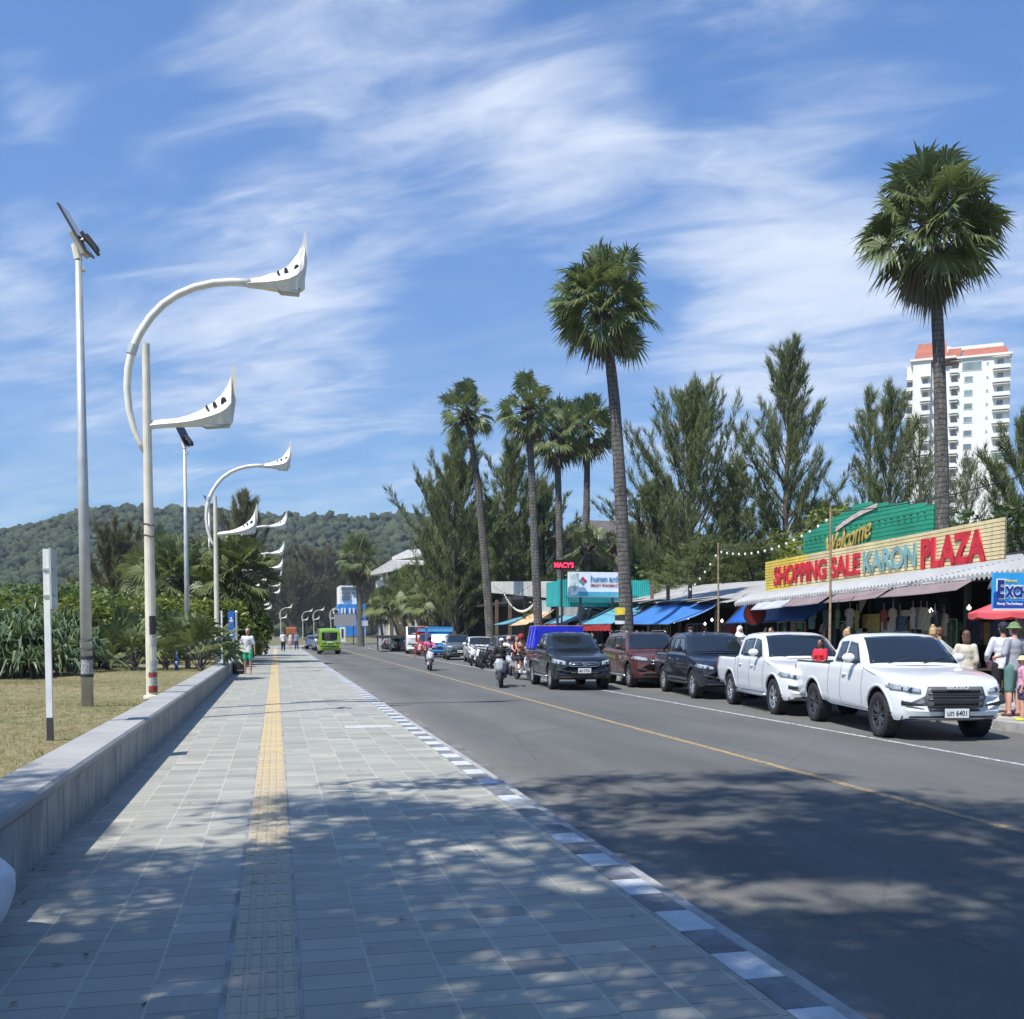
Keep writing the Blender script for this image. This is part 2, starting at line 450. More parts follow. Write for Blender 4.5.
c = t_.mix(t_.m('MULTIPLY', seamu, .48), c, (.43, .42, .40))
st = t_.ramp(t_.noise(t_.comb(t_.m('MULTIPLY', X, .9), t_.m('MULTIPLY', Y, .5), 5.0), 1.6, 8, .68), .56, .8)
c = t_.mix(t_.m('MULTIPLY', st, .4), c, (.13, .13, .125))
c = t_.mix(1.0, c, (1.20, 1.14, .97), 'MULTIPLY')
t_.put(p.inputs['Base Color'], c); p.inputs['Roughness'].default_value = .62; p.inputs['Specular IOR Level'].default_value = .4
h = t_.m('SUBTRACT', t_.m('ADD', t_.m('MULTIPLY', rnd, .35), t_.m('MULTIPLY', nf, .25)), t_.m('MAXIMUM', seamv, t_.m('MULTIPLY', seamu, .4)))
t_.put(p.inputs['Normal'], t_.bump(h, .5, .004))
PAVE = m
S(slab(-2.0, 2.15, -8, 135, -.3, 0.0, 5).build('sidewalk', m))

# painted kerb blocks and lip
md = mat('kerb_dark', (.16, .165, .175), .75, var=.35, scale=4, bump=.3, dirt=.5, dirtcol=(.22, .22, .21))
mwk = mat('kerb_white', (.50, .52, .53), .6, var=.12, scale=3, bump=.2, dirt=.55, dirtcol=(.30, .30, .30))
ml = mat('kerb_concrete', (.33, .33, .32), .8, var=.18, scale=4, bump=.35, dirt=.45)
kb = MB(); s = -2.0; i = 0
while s < 132:
    jit = random.uniform(-.006, .006)
    i += 1
    faded = (8.2 < s < 10.3)
    q = [path(2.152, s + .004), path(2.362 + jit, s + .004), path(2.362 + jit, s + .398), path(2.152, s + .398)]
    mi = (i % 2) if not faded else random.choice([0, 0, 2, 1])
    zt = .002 + random.uniform(0, .004)
    kb.add([a + Vector((0, 0, -.2)) for a in q] + [a + Vector((0, 0, zt)) for a in q],
           [(3, 2, 1, 0), (4, 5, 6, 7), (0, 1, 5, 4), (1, 2, 6, 5), (2, 3, 7, 6), (3, 0, 4, 7)], mi)
    s += .401
S(kb.build('kerb_blocks', [md, mwk, ml], bevel=0))
S(slab(2.366, 2.46, -8, 140, -.3, -.012, 2.5).build('kerb', ml))
S(slab(2.461, 2.80, -8, 140, -.3, -.1265, 2.5).build('gutter', mat('gutter_cement', (.15, .148, .14), .85, var=.25, scale=2, bump=.3, dirt=.5)))

# tactile strip : flat tiles with four raised bars each
m, t_, p = newmat('tactile_yellow'); v = t_.obj(); X, Y, _ = t_.sep(v)[:3]
tile = t_.white(t_.comb(t_.m('FLOOR', t_.m('DIVIDE', Y, .3)), 0.0, 0.0))
fy = t_.m('FRACT', t_.m('DIVIDE', Y, .3)); dy = t_.m('MINIMUM', fy, t_.m('SUBTRACT', 1.0, fy))
n = t_.noise(v, 2.2, 7, .65)
worn = t_.ramp(t_.m('ADD', Y, t_.m('MULTIPLY', n, 10.0)), 24.0, 8.0)
fresh = t_.mix(tile, (.54, .41, .19), (.47, .38, .22)); old = t_.mix(tile, (.42, .36, .27), (.36, .32, .26))
c = t_.mix(worn, fresh, old)
c = t_.mix(t_.m('MULTIPLY', t_.ramp(n, .45, .75), .45), c, (.25, .22, .17))
c = t_.mix(t_.m('MULTIPLY', t_.m('SUBTRACT', 1.0, t_.ramp(dy, .0, .03)), .6), c, (.12, .11, .09))
t_.put(p.inputs['Base Color'], c); p.inputs['Roughness'].default_value = .65
t_.put(p.inputs['Normal'], t_.bump(t_.noise(v, 60, 4), .3, .004))
MT = m
mb = strip(-.235, .08, -8, 112, .004, 1, 2)
s = -1.0
while s < 60:
    for k in range(4):
        xx = -.235 + .315 * (k + .5) / 4
        mb.b2((xx - .024, s + .012, .004), (xx + .024, s + .288, .0085))
    s += .3
S(mb.build('tactile_strip', MT))
mb = MB()
mb.b2((-.262, -8, -.05), (-.2355, 112, .003)); mb.b2((.0805, -8, -.05), (.1, 112, .003))
S(mb.build('tactile_border', mat('border_grout', (.27, .27, .26), .8, var=.3, scale=3)))
# manhole slab in paving
S(MB().b2((1.15, 17.7, -.02), (1.95, 18.15, .007)).build('paving_cover', mat('cover_cement', (.45, .44, .42), .8, var=.12, scale=6, bump=.3), bevel=.003))

# beach side lawn
m, t_, p = newmat('dry_lawn'); v = t_.obj()
a1 = t_.noise(v, .35, 6, .6); a2 = t_.noise(t_.scalev(v, (1, 1, 1)), 2.6, 8, .7); a3 = t_.noise(v, 30, 4, .8)
c = t_.mix(t_.ramp(a1, .38, .62), (.26, .205, .10), (.17, .165, .065))
c = t_.mix(t_.m('MULTIPLY', t_.ramp(a2, .42, .66), .7), c, (.34, .275, .155))
c = t_.mix(t_.m('MULTIPLY', t_.ramp(a3, .4, .7), .5), c, (.11, .115, .045))
t_.put(p.inputs['Base Color'], c); p.inputs['Roughness'].default_value = .95
t_.put(p.inputs['Normal'], t_.bump(t_.m('ADD', a3, a2), .8, .03))
LAWN = m
def lawn_z(x, y): return .30 + .05 * math.sin(x * .7 + 1) * math.sin(y * .33) + .04 * math.sin(y * .8 + x * .3)
S(MB().grid(lambda a, b: Vector((-2.05 - 78 * a ** 1.6, -10 + 200 * b, lawn_z(-2.05 - 78 * a ** 1.6, -10 + 200 * b) * (1 if a > 0.001 else .95))), 60, 160).build('lawn', m, smooth=True))

# right hand pavement and market floor
mpr = mat('right_pavement_cement', (.36, .34, .30), .85, var=.22, scale=1.2, bump=.3, bscale=25, dirt=.5, dirtcol=(.2, .18, .15))
S(slab(12.95, 16.2, -12, 330, -.3, .03, 5).build('pavement', mpr))
S(slab(12.78, 12.948, -12, 330, -.3, .036, 5).build('far_kerb', ml))
S(MB().b2((16.2, 8, -.25), (60, 104, .24)).build('market_floor', mat('floor_cement', (.22, .21, .2), .8, var=.2, scale=1)))

# low retaining wall along the lawn
m, t_, p = newmat('wall_cement'); v = t_.obj(); X, Y, Z = t_.sep(v)[:3]
n = t_.noise(v, 1.4, 7, .65); n2 = t_.noise(t_.comb(t_.m('MULTIPLY', X, 5), t_.m('MULTIPLY', Y, 5.0), t_.m('MULTIPLY', Z, .7)), 1.3, 7, .7); nf = t_.noise(v, 45, 5, .7)
c = t_.mix(t_.ramp(n, .3, .7), (.27, .27, .262), (.38, .375, .355))
side = t_.ramp(Z, .475, .40)
c = t_.mix(t_.m('MULTIPLY', t_.m('MULTIPLY', t_.ramp(n2, .42, .62), side), .62), c, (.12, .115, .10))
c = t_.mix(t_.m('MULTIPLY', t_.m('MULTIPLY', t_.ramp(n, .58, .76), side), .5), c, (.38, .28, .16))
c = t_.mix(t_.m('MULTIPLY', nf, .3), c, (.2, .2, .2))
jt = t_.m('FRACT', t_.m('DIVIDE', Y, 3.1)); jm = t_.m('SUBTRACT', 1.0, t_.ramp(t_.m('MINIMUM', jt, t_.m('SUBTRACT', 1.0, jt)), .0, .004))
c = t_.mix(t_.m('MULTIPLY', jm, .6), c, (.08, .08, .08))
t_.put(p.inputs['Base Color'], c); p.inputs['Roughness'].default_value = .8
t_.put(p.inputs['Normal'], t_.bump(t_.m('SUBTRACT', t_.m('ADD', nf, n), jm), .5, .006))
mb = MB(); prof = [(-1.70, -.1), (-1.69, .40), (-1.665, .44), (-1.665, .485), (-1.69, .512), (-2.09, .52), (-2.11, .50), (-2.11, -.1)]
mb.prism(prof, lambda a, b, t: Vector((a, t, b)), -8, 74)
o = mb.build('retaining_wall', m, fixn=True)
tag(o, 'long low grey cement wall with stained face between lawn and sidewalk', 'wall')
# ================================================================ vegetation
rng = np.random.default_rng(5)
def nrm(a): return a / np.maximum(np.linalg.norm(a, axis=1, keepdims=True), 1e-9)
def blades(name, base, dirs, length, width, parent, m, droop=0.0, quad=False):
    """each blade a thin tapering triangle (or 2-segment strip when drooping)"""
    n = len(base); dirs = nrm(dirs); rnd = nrm(rng.normal(size=(n, 3))); side = nrm(np.cross(dirs, rnd))
    L = np.asarray(length).reshape(-1, 1) * np.ones((n, 1)); W = np.asarray(width).reshape(-1, 1) * np.ones((n, 1))
    if not droop:
        v = np.stack([base - side * W / 2, base + side * W / 2, base + dirs * L], 1).reshape(-1, 3)
        return link_mesh(name, fast_mesh(name, v, np.arange(3 * n), 3), m, parent)
    mid = base + dirs * L * .55; tip = mid + (dirs * .45 + np.array([0, 0, -droop])) * L * .6
    v = np.stack([base - side * W * .35, base + side * W * .35, mid + side * W / 2, mid - side * W / 2, tip + side * W * .06, tip - side * W * .06], 1).reshape(-1, 3)
    i = np.arange(n)[:, None] * 6
    f = (i + np.array([[0, 1, 2, 3, 3, 2, 4, 5]])).ravel()
    return link_mesh(name, fast_mesh(name, v, f, 4), m, parent)

m, t_, p = newmat('palm_bark'); v = t_.obj(); X, Y, Z = t_.sep(v)[:3]
n_ = t_.noise(t_.scalev(v, (1, 1, .35)), 7, 6, .7); rg = t_.m('FRACT', t_.m('ADD', t_.m('MULTIPLY', Z, 6.0), t_.m('MULTIPLY', n_, 1.3)))
rg2 = t_.ramp(t_.m('MINIMUM', rg, t_.m('SUBTRACT', 1.0, rg)), .02, .2); fis = t_.ramp(t_.noise(t_.scalev(v, (9, 9, .7)), 2.2, 6, .7), .42, .6)
c = t_.mix(t_.ramp(n_, .3, .7), (.10, .088, .078), (.22, .205, .185)); c = t_.mix(t_.m('MULTIPLY', t_.m('SUBTRACT', 1.0, rg2), .55), c, (.05, .043, .038)); c = t_.mix(t_.m('MULTIPLY', fis, .35), c, (.055, .048, .042))
t_.put(p.inputs['Base Color'], c); p.inputs['Roughness'].default_value = .92
t_.put(p.inputs['Normal'], t_.bump(t_.m('ADD', rg2, t_.m('SUBTRACT', n_, fis)), .9, .03)); BARK = m; MATS['palm_bark'] = m
BARKD = mat('dark_bark', (.075, .062, .05), .9, var=.4, scale=4, bump=.8, bscale=20)
FAN = leafmat('fan_leaf', (.042, .075, .028), (.22, .255, .115), .25, .40)
FANY = leafmat('fan_leaf_pale', (.055, .085, .025), (.20, .225, .085), .25, .42)
DEAD = leafmat('dead_leaf', (.06, .055, .035), (.19, .165, .11), .1, .8)
NEED = leafmat('needle_leaf', (.070, .100, .040), (.215, .245, .105), .3, .6, .4)
NEEDG = leafmat('needle_leaf_grey', (.085, .085, .042), (.22, .205, .11), .3, .6, .4)
BROAD = leafmat('broad_leaf', (.038, .075, .016), (.14, .205, .045), .3, .45)
BROADD = leafmat('broad_leaf_dark', (.022, .045, .012), (.075, .115, .030), .25, .45)
BROADY = leafmat('broad_leaf_yellow', (.09, .13, .02), (.24, .27, .05), .3, .4)
LONG = leafmat('strap_leaf', (.036, .070, .026), (.165, .225, .115), .22, .35)
FRUIT = mat('palm_fruit', (.035, .022, .02), .6)

def fan_leaves(name, centers, dirs, ups, rad, parent, m, segs=34, spread=260, fold=.28, tipdrop=.25):
    """costapalmate fans: each segment one folded blade"""
    V = []; 
    for c, d, u, r in zip(centers, dirs, ups, rad):
        d = Vector(d).normalized(); u = Vector(u); s = d.cross(u).normalized(); u = s.cross(d).normalized()
        for k in range(segs):
            a = R(-spread / 2 + spread * (k + .5) / segs + random.uniform(-2, 2))
            rr = r * (.74 + .26 * math.cos(a * .7)) * random.uniform(.82, 1.1)
            dr = (d * math.cos(a) + s * math.sin(a)).normalized()
            cup = u * (.16 * abs(math.sin(a))) 
            dr = (dr + cup).normalized()
            wv = (d * -math.sin(a) + s * math.cos(a)).normalized()
            hw_ = .62 * rr * math.sin(R(spread / segs / 2)) * 1.05
            drop = Vector((0, 0, -tipdrop * random.uniform(.3, 1.8)))
            mid = c + dr * rr * .58; tip = c + dr * rr + drop * rr
            up_ = u * hw_ * fold * (1 if k % 2 else -1)
            V += [c, mid - wv * hw_ + up_, tip, mid + wv * hw_ - up_]
    V = np.array([tuple(p) for p in V])
    return link_mesh(name, fast_mesh(name, V, np.arange(len(V)), 4), m, parent)

def trunk_mesh(pts, radii, n=12, wob=.04):
    # resample as a smooth curve
    P = []; Rr = []
    for i in range(len(pts) - 1):
        k = 8
        p0 = pts[max(i - 1, 0)]; p1 = pts[i]; p2 = pts[i + 1]; p3 = pts[min(i + 2, len(pts) - 1)]
        for j in range(k):
            t = j / k
            q = .5 * ((2 * p1) + (p2 - p0) * t + (2 * p0 - 5 * p1 + 4 * p2 - p3) * t * t + (-p0 + 3 * p1 - 3 * p2 + p3) * t ** 3)
            P.append(q); Rr.append((radii[i] * (1 - t) + radii[i + 1] * t) * random.uniform(1 - wob, 1 + wob))
    P.append(pts[-1]); Rr.append(radii[-1])
    return MB().tube(P, Rr, n)

def fan_palm(loc, height, lean, crown_r, tr=(.30, .2), live=34, dead=16, label=None, group=None, mesh_seed=0, leafm=None, fruit=True, bend=None, cat='palm tree', zc=None):
    """palmyra palm: base at loc, trunk top offset by lean"""
    random.seed(100 + mesh_seed)
    root = empty('fan_palm', loc, 0, label, cat, group)
    L = Vector((lean[0], lean[1], height)); b = bend or Vector((0, 0, 0))
    pts = [Vector((0, 0, -.2)), L * .12 + b * .25, L * .4 + b * .8, L * .7 + b, L * .9 + b * .4, L]
    trunk_mesh(pts, [tr[0] * 1.25, tr[0], tr[0] * .93, tr[0] * .8, tr[1], tr[1] * .95]).build('trunk', BARK, root, smooth=True)
    cen = []; dr = []; up_ = []; rad = []; pet = MB()
    nl = live; ga = 2.399963
    for i in range(nl):
        f = i / (nl - 1); el = R(82 - 128 * f + random.uniform(-9, 9)); az = i * ga + random.uniform(-.25, .25)
        d = Vector((math.cos(el) * math.cos(az), math.cos(el) * math.sin(az), math.sin(el)))
        pl = crown_r * random.uniform(.46, .68)
        st = L + Vector((0, 0, random.uniform(-.35, .2) * crown_r * .5))
        sag = Vector((0, 0, -.12 * crown_r * math.cos(el)))
        c = st + d * pl + sag
        pet.tube([st, st + d * pl * .55, c], [.032, .026, .018], 5)
        d2 = (d + Vector((0, 0, -.22 * math.cos(el)))).normalized()
        u = Vector((0, 0, 1)) if abs(d2.z) < .9 else Vector((-math.cos(az), -math.sin(az), 0))
        # many fans hang edge-on or tilt sideways
        s = d2.cross(u).normalized(); tw = random.uniform(-.9, .9); u = (u * math.cos(tw) + s * math.sin(tw)).normalized()
        cen.append(c); dr.append(d2); up_.append(u); rad.append(crown_r * random.uniform(.34, .46))
    cr = fan_leaves('crown', cen, dr, up_, rad, root, leafm or FAN)
    pet.build('petiole', mat('petiole', (.10, .12, .04), .6), cr)
    if dead:
        cen = []; dr = []; up_ = []; rad = []
        for i in range(dead):
            el = R(-38 - 48 * i / dead + random.uniform(-8, 8)); az = i * ga * 1.3
            d = Vector((math.cos(el) * math.cos(az), math.cos(el) * math.sin(az), math.sin(el)))
            st = L + Vector((0, 0, -.22 * crown_r - .3 * crown_r * i / dead))
            cen.append(st + d * crown_r * .20); dr.append(d); up_.append(Vector((math.cos(az + 1), math.sin(az + 1), .3))); rad.append(crown_r * random.uniform(.30, .42))
        fan_leaves('dead_fronds', cen, dr, up_, rad, root, DEAD, 14, 130, .5, .5)
    mb = MB()
    for i in range(26):
        az = i * ga; r = tr[1] * 1.25; z = -.05 - .5 * (i % 9) / 9
        q = L + Vector((math.cos(az) * r, math.sin(az) * r, z)); mb.bar(q, q + Vector((math.cos(az) * .22, math.sin(az) * .22, .2)), .06, .02, 5)
    if fruit:
        for i in range(14):
            az = random.uniform(0, 6.28); q = L + Vector((math.cos(az) * .36, math.sin(az) * .36, random.uniform(-.75, -.3)))
            mb.sphere(q, .12, 7, 5)
    mb.build('leaf_bases', FRUIT, root)
    return root

def leaf_cards(name, pts, size, parent, m, flat=.5):
    """small diamond leaves at points"""
    n = len(pts); a = nrm(rng.normal(size=(n, 3)) * np.array([1, 1, flat])); b = nrm(np.cross(a, nrm(rng.normal(size=(n, 3)))))
    s = (np.asarray(size) * rng.uniform(.7, 1.3, n)).reshape(-1, 1)
    v = np.stack([pts - a * s, pts + b * s * .45, pts + a * s, pts - b * s * .45], 1).reshape(-1, 3)
    return link_mesh(name, fast_mesh(name, v, np.arange(4 * n), 4), m, parent)

def casuarina(loc, H, Rr, label, group=None, seed=0, n_limb=46, per=300, blade=.55, w=.045, m=None, base_h=.10, lean=(0, 0), dens=1.0, taper=1.0, topbare=0.0):
    global rng
    rng = np.random.default_rng(seed + 11); random.seed(seed + 500)
    root = empty('casuarina_tree', loc, 0, label, 'tree', group)
    top = Vector((lean[0], lean[1], H))
    tpt = lambda f: Vector((lean[0] * f ** 1.3, lean[1] * f ** 1.3, H * f)) + Vector((math.sin(f * 7 + seed) * .18, math.cos(f * 6 + seed) * .18, 0)) * f
    tb = MB().tube([tpt(f) - Vector((0, 0, .2 if f == 0 else 0)) for f in np.linspace(0, 1, 14)], [H * .016 * (1 - .93 * f) + .012 for f in np.linspace(0, 1, 14)], 8)
    B = []; D = []; W = []
    for i in range(n_limb):
        f = base_h + (1 - base_h) * ((i + random.random()) / n_limb) ** .95
        az = i * 2.399963 + random.uniform(-.4, .4)
        env = (1 - ((f - base_h) / (1 - base_h)) ** (1.15 * taper)) ** .85
        env *= min(1, .55 + 1.6 * (f - base_h))
        ln = Rr * 1.35 * (env + .10) * random.uniform(.55, 1.25)
        el = R(random.uniform(30, 52) + 22 * f)
        s = tpt(f); d = Vector((math.cos(az) * math.cos(el), math.sin(az) * math.cos(el), math.sin(el)))
        ctl = [s + d * ln * t * 1.12 + Vector((0, 0, .22 * ln * t * t * (1 if f > .3 else .2))) for t in (0, .35, .7, 1.0)]
        r0 = .010 * H * (1 - f) * .5 + .018
        tb.tube(ctl, [r0, r0 * .7, r0 * .45, r0 * .15], 5)
        # twigs with needle sprays along the limb
        nt = max(5, int((7 + 10 * ln / Rr) * dens))
        for j in range(nt):
            t = .22 + .8 * (j + random.random() * .8) / nt
            k = min(int(t / .34), 2); a = (t - k * .34) / .34
            q = ctl[k] + (ctl[k + 1] - ctl[k]) * min(a, 1.15)
            az2 = az + random.uniform(-1.3, 1.3); e2 = el + R(random.uniform(-25, 25))
            e2 += R(12); d2 = Vector((math.cos(az2) * math.cos(e2), math.sin(az2) * math.cos(e2), math.sin(e2)))
            tl = (.10 * Rr + .55) * random.uniform(.6, 1.25) * (1.05 - .45 * t)
            tb.bar(q, q + d2 * tl, .012, .004, 4)
            nb = max(6, int(per * 1.2 * dens * tl / 10))
            u = rng.uniform(0, 1, nb) ** .8
            spread = .105 * (1.2 - u)[:, None] * (tl + .4)
            base = np.array(q) + np.outer(u * tl, np.array(d2)) + rng.normal(size=(nb, 3)) * spread
            dd = np.array(d2) * 1.1 + rng.normal(size=(nb, 3)) * .34 + np.array([.08, .04, .22])
            B.append(base); D.append(dd)
    # leader plume
    nb = int(260 * dens); u = rng.uniform(.80, 1.0, nb)
    base = np.array([tuple(tpt(x)) for x in u]) + rng.normal(size=(nb, 3)) * (.28 * (1.05 - u) / .2)[:, None] * .9
    B.append(base); D.append(np.array([0.1, 0, 1.0]) + rng.normal(size=(nb, 3)) * .4)
    tb.build('trunk', BARKD, root)
    B = np.concatenate(B); D = np.concatenate(D)
    blades('crown', B, D, rng.uniform(.5, 1.1, len(B)) * blade, w * .78, root, m or NEED)
    return root
def rep(src, loc, rz, sc, label, group=None):
    c = copy_tree(src); c.location = loc; c.rotation_euler = (0, 0, rz)
    c.scale = (sc, sc, sc) if not isinstance(sc, tuple) else sc
    c['label'] = label
    if group: c['group'] = group
    return c

def bushy(name, loc, rx, ry, h, n, label, cat, group=None, m=None, size=.12, seed=1, trunk=True, clumps=22):
    """broad-leaved shrub or tree: leaves packed in uneven clumps on short limbs"""
    global rng
    rng = np.random.default_rng(seed); random.seed(seed)
    root = empty(name, loc, 0, label, cat, group); P = []; tb = MB()
    for i in range(clumps):
        a = random.uniform(0, 6.28); q = math.sqrt(random.random()) * .85; z = random.uniform(.15, .95)
        shr = math.sqrt(max(.08, 1 - ((z - .45) / .6) ** 2))
        c = Vector((rx * q * shr * math.cos(a), ry * q * shr * math.sin(a), h * z))
        tb.tube([Vector((random.uniform(-.1, .1) * rx, random.uniform(-.1, .1) * ry, -.05)), c * .5 + Vector((0, 0, .08 * h)), c], [.022 * h + .01, .014 * h, .006], 5)
        k = n // clumps; rc = random.uniform(.2, .36)
        g = nrm(rng.normal(size=(k, 3))) * rng.uniform(.45, 1.0, (k, 1)) ** .5
        P.append(np.array(c) + g * np.array([rx * rc * 1.2, ry * rc * 1.2, h * rc * .75]))
    tb.build('trunk' if trunk else 'stems', BARKD, root)
    P = np.concatenate(P); P = P[P[:, 2] > .02]
    leaf_cards('crown' if trunk else 'foliage', P, size, root, m or BROAD)
    return root

def strap_plant(loc, rad, h, n, label, group, seed=1, m=None):
    """pandanus-like thicket: heads of long arching strap leaves on short stems"""
    global rng
    rng = np.random.default_rng(seed); random.seed(seed)
    root = empty('strap_leaf_bush', loc, 0, label, 'bush', group); tb = MB(); B = []; D = []; Lh = []
    heads = max(3, n // 45)
    for i in range(heads):
        a = random.uniform(0, 6.28); q = math.sqrt(random.random()) * rad * .8; hz = h * random.uniform(.2, .72) * (1.1 - .5 * q / rad)
        c = np.array([q * math.cos(a), q * math.sin(a), hz])
        tb.tube([Vector((c[0] * .6, c[1] * .6, -.1)), Vector(c)], [.05, .035], 6)
        k = 45; el = rng.uniform(-.15, 1.35, k); az = rng.uniform(0, 6.28, k)
        d = np.stack([np.cos(el) * np.cos(az), np.cos(el) * np.sin(az), np.sin(el)], 1)
        B.append(c + d * .03); D.append(d); Lh.append(rng.uniform(.75, 1.25, k) * h * .42)
    tb.build('stems', BARKD, root)
    B = np.concatenate(B); D = np.concatenate(D); Lh = np.concatenate(Lh)
    blades('foliage', B, D, Lh, .085, root, m or LONG, droop=.75)
    return root

def low_palm(loc, r, h, n, label, group, seed=1, m=None, az0=0):
    """young fan palm rising from the ground"""
    random.seed(seed)
    root = empty('young_fan_palm', loc, 0, label, 'palm', group); cen = []; dr = []; up_ = []; rad = []; pet = MB()
    for i in range(n):
        el = R(80 - 62 * i / n + random.uniform(-8, 8)); az = i * 2.4 + az0
        d = Vector((math.cos(el) * math.cos(az), math.cos(el) * math.sin(az), math.sin(el)))
        ln = h * random.uniform(.42, .6)
        c = Vector((0, 0, h * .12)) + d * ln
        pet.tube([Vector((0, 0, 0)), Vector((0, 0, h * .12)) + d * ln * .5, c], [.022, .017, .012], 5)
        cen.append(c); dr.append((d + Vector((0, 0, -.15))).normalized()); s = Vector((-math.sin(az), math.cos(az), 0))
        u = Vector((0, 0, 1)) if el < 1.2 else Vector((-math.cos(az), -math.sin(az), .2)); tw = random.uniform(-.8, .8)
        up_.append((u * math.cos(tw) + s * math.sin(tw))); rad.append(r * random.uniform(.42, .6))
    fan_leaves('crown', cen, dr, up_, rad, root, m or FAN, 16, 200, .3, .2)
    pet.tube([Vector((0, 0, -.1)), Vector((0, 0, h * .3))], [.11, .07], 7)
    pet.build('trunk', BARK, root)
    return root

# ---- five tall palmyra palms on the right side ------------------------------------------------
GP = 'tall fan palms along the market street'
b = gx(629, 640, 12.6); b.z = 0
fan_palm(b, 13.6, (-.92, .4), 2.25, (.26, .175), 66, 4, 'tallest fan palm, grey trunk rising behind the maroon car', GP, 1, bend=Vector((.18, 0, 0)))
p2b = gy(947, 560, 29.5); p2b.z = .24
fan_palm(p2b, 14.45, (-.80, 0), 2.45, (.235, .175), 84, 30, 'fan palm with a thick skirt of dead fronds standing behind the red market signboard', GP, 2, fruit=False, bend=Vector((.12, 0, 0)))
b = gx(492, 640, 12.6); b.z = 0
fan_palm(b, 14.6, (-1.55, 0), 1.95, (.27, .17), 42, 2, 'slim leaning fan palm with dark fruit cluster, leftmost of the tall palms', GP, 3, bend=Vector((.25, 0, 0)))
b = gx(540, 640, 13.4); b.z = 0
fan_palm(b, 13.2, (-.62, 0), 1.95, (.24, .16), 40, 6, 'fan palm with ragged layered crown just right of the fruiting leaning palm', GP, 4)
b = gx(563, 640, 16.0); b.z = 0
fan_palm(b, 13.0, (-.4, 0), 2.2, (.24, .17), 44, 8, 'fan palm with dark trunk, front one of the close pair by the small red sign', GP, 5)
b = gx(584, 640, 18.5); b.z = 0
fan_palm(b, 14.3, (.35, .5), 2.35, (.26, .18), 42, 4, 'fan palm with pale trunk, rear one of the close pair by the red sign', GP, 6)
b = gx(586, 640, 17.2); b.z = 0
fan_palm(b, 6.5, (.1, 0), 1.5, (.3, .22), 24, 10, 'short fan palm with dead skirt above the white pharmacy board', 'short fan palms behind the pharmacy board', 7, fruit=False)
b = gx(612, 640, 18.6); b.z = 0
fan_palm(b, 6.6, (.2, 0), 1.15, (.2, .15), 16, 5, 'small drooping fan palm just left of the tallest trunk', 'short fan palms behind the pharmacy board', 8, fruit=False, leafm=FANY)

# ---- left beach side palms ---------------------------------------------------------------------
GL = 'squat fan palms behind the lawn'
b = gy(240, 650, 57); b.z = .25
fan_palm(b, 4.5, (-.1, 0), 2.6, (.40, .3), 78, 44, 'big squat fan palm with black trunk behind the curved lamp posts', GL, 9, fruit=False, leafm=FANY)
b = gy(190, 650, 60); b.z = .25
fan_palm(b, 4.3, (-.4, 0), 2.9, (.4, .3), 72, 40, 'wide squat fan palm behind the thin solar lamp pole', GL, 10, fruit=False)
b = gy(222, 650, 72); b.z = .25
fan_palm(b, 5.6, (0, 0), 2.9, (.4, .3), 54, 24, 'squat fan palm peering between two larger ones in front', GL, 11, fruit=False)
b = gy(158, 650, 80); b.z = .25
fan_palm(b, 6.2, (0, 0), 3.3, (.4, .3), 34, 8, 'fan palm with upswept crown left of the squat palms', GL, 12, fruit=False)

# ---- far palm and slanting palms in front of the cream building ----------------------------------
b = gy(361, 640, 128); b.z = 0
fan_palm(b, 11.0, (-.3, 0), 3.4, (.4, .3), 40, 22, 'far fan palm beside the white and blue building', 'far palms', 13, fruit=False)
rnd_palms = [(447, 88, 5.2, -2.0), (432, 94, 6.6, -1.6), (418, 98, 6.2, -1.0), (404, 104, 5.6, -.4), (458, 84, 6.4, .4), (440, 92, 7.6, -2.3), (425, 100, 7.4, -1.7), (392, 112, 5.2, -.2), (470, 82, 7.2, -1.2), (384, 118, 6.0, 0), (410, 106, 7.8, -.8)]
src = None
for i, (px, Y, h, ln) in enumerate(rnd_palms):
    b = gy(px, 640, Y); b.z = 0; h *= .8
    lab = ['slanting fan palm nearest the dark bar, crown low', 'slanting fan palm in the clump before the cream building, second from its right', 'middle slanting fan palm of the clump, above the blue truck', 'upright fan palm above the white van',
           'fan palm with straight trunk at the right edge of the clump', 'tallest backward leaning palm of the clump', 'pale crowned palm in the centre of the clump', 'low fan palm left of the white van',
           'fan palm crowding the dark bar roof corner', 'leftmost palm of the clump by the white entrance', 'high crowned palm above the white van roof'][i]
    if i < 3:
        src = src or []
        src.append(fan_palm(b, h, (ln * .9, 0), 2.1, (.15, .11), 28, 6, lab, 'palms clumped before the cream building', 20 + i, fruit=False, leafm=FANY if i != 1 else FAN))
    else:
        s_ = src[i % 3]; rep(s_, b, [0, 1.1, -.6, 2.2][i % 4] if i > 5 else .35 * (i - 3), (1, 1, h / [4.16, 5.28, 4.96][i % 3]), lab)

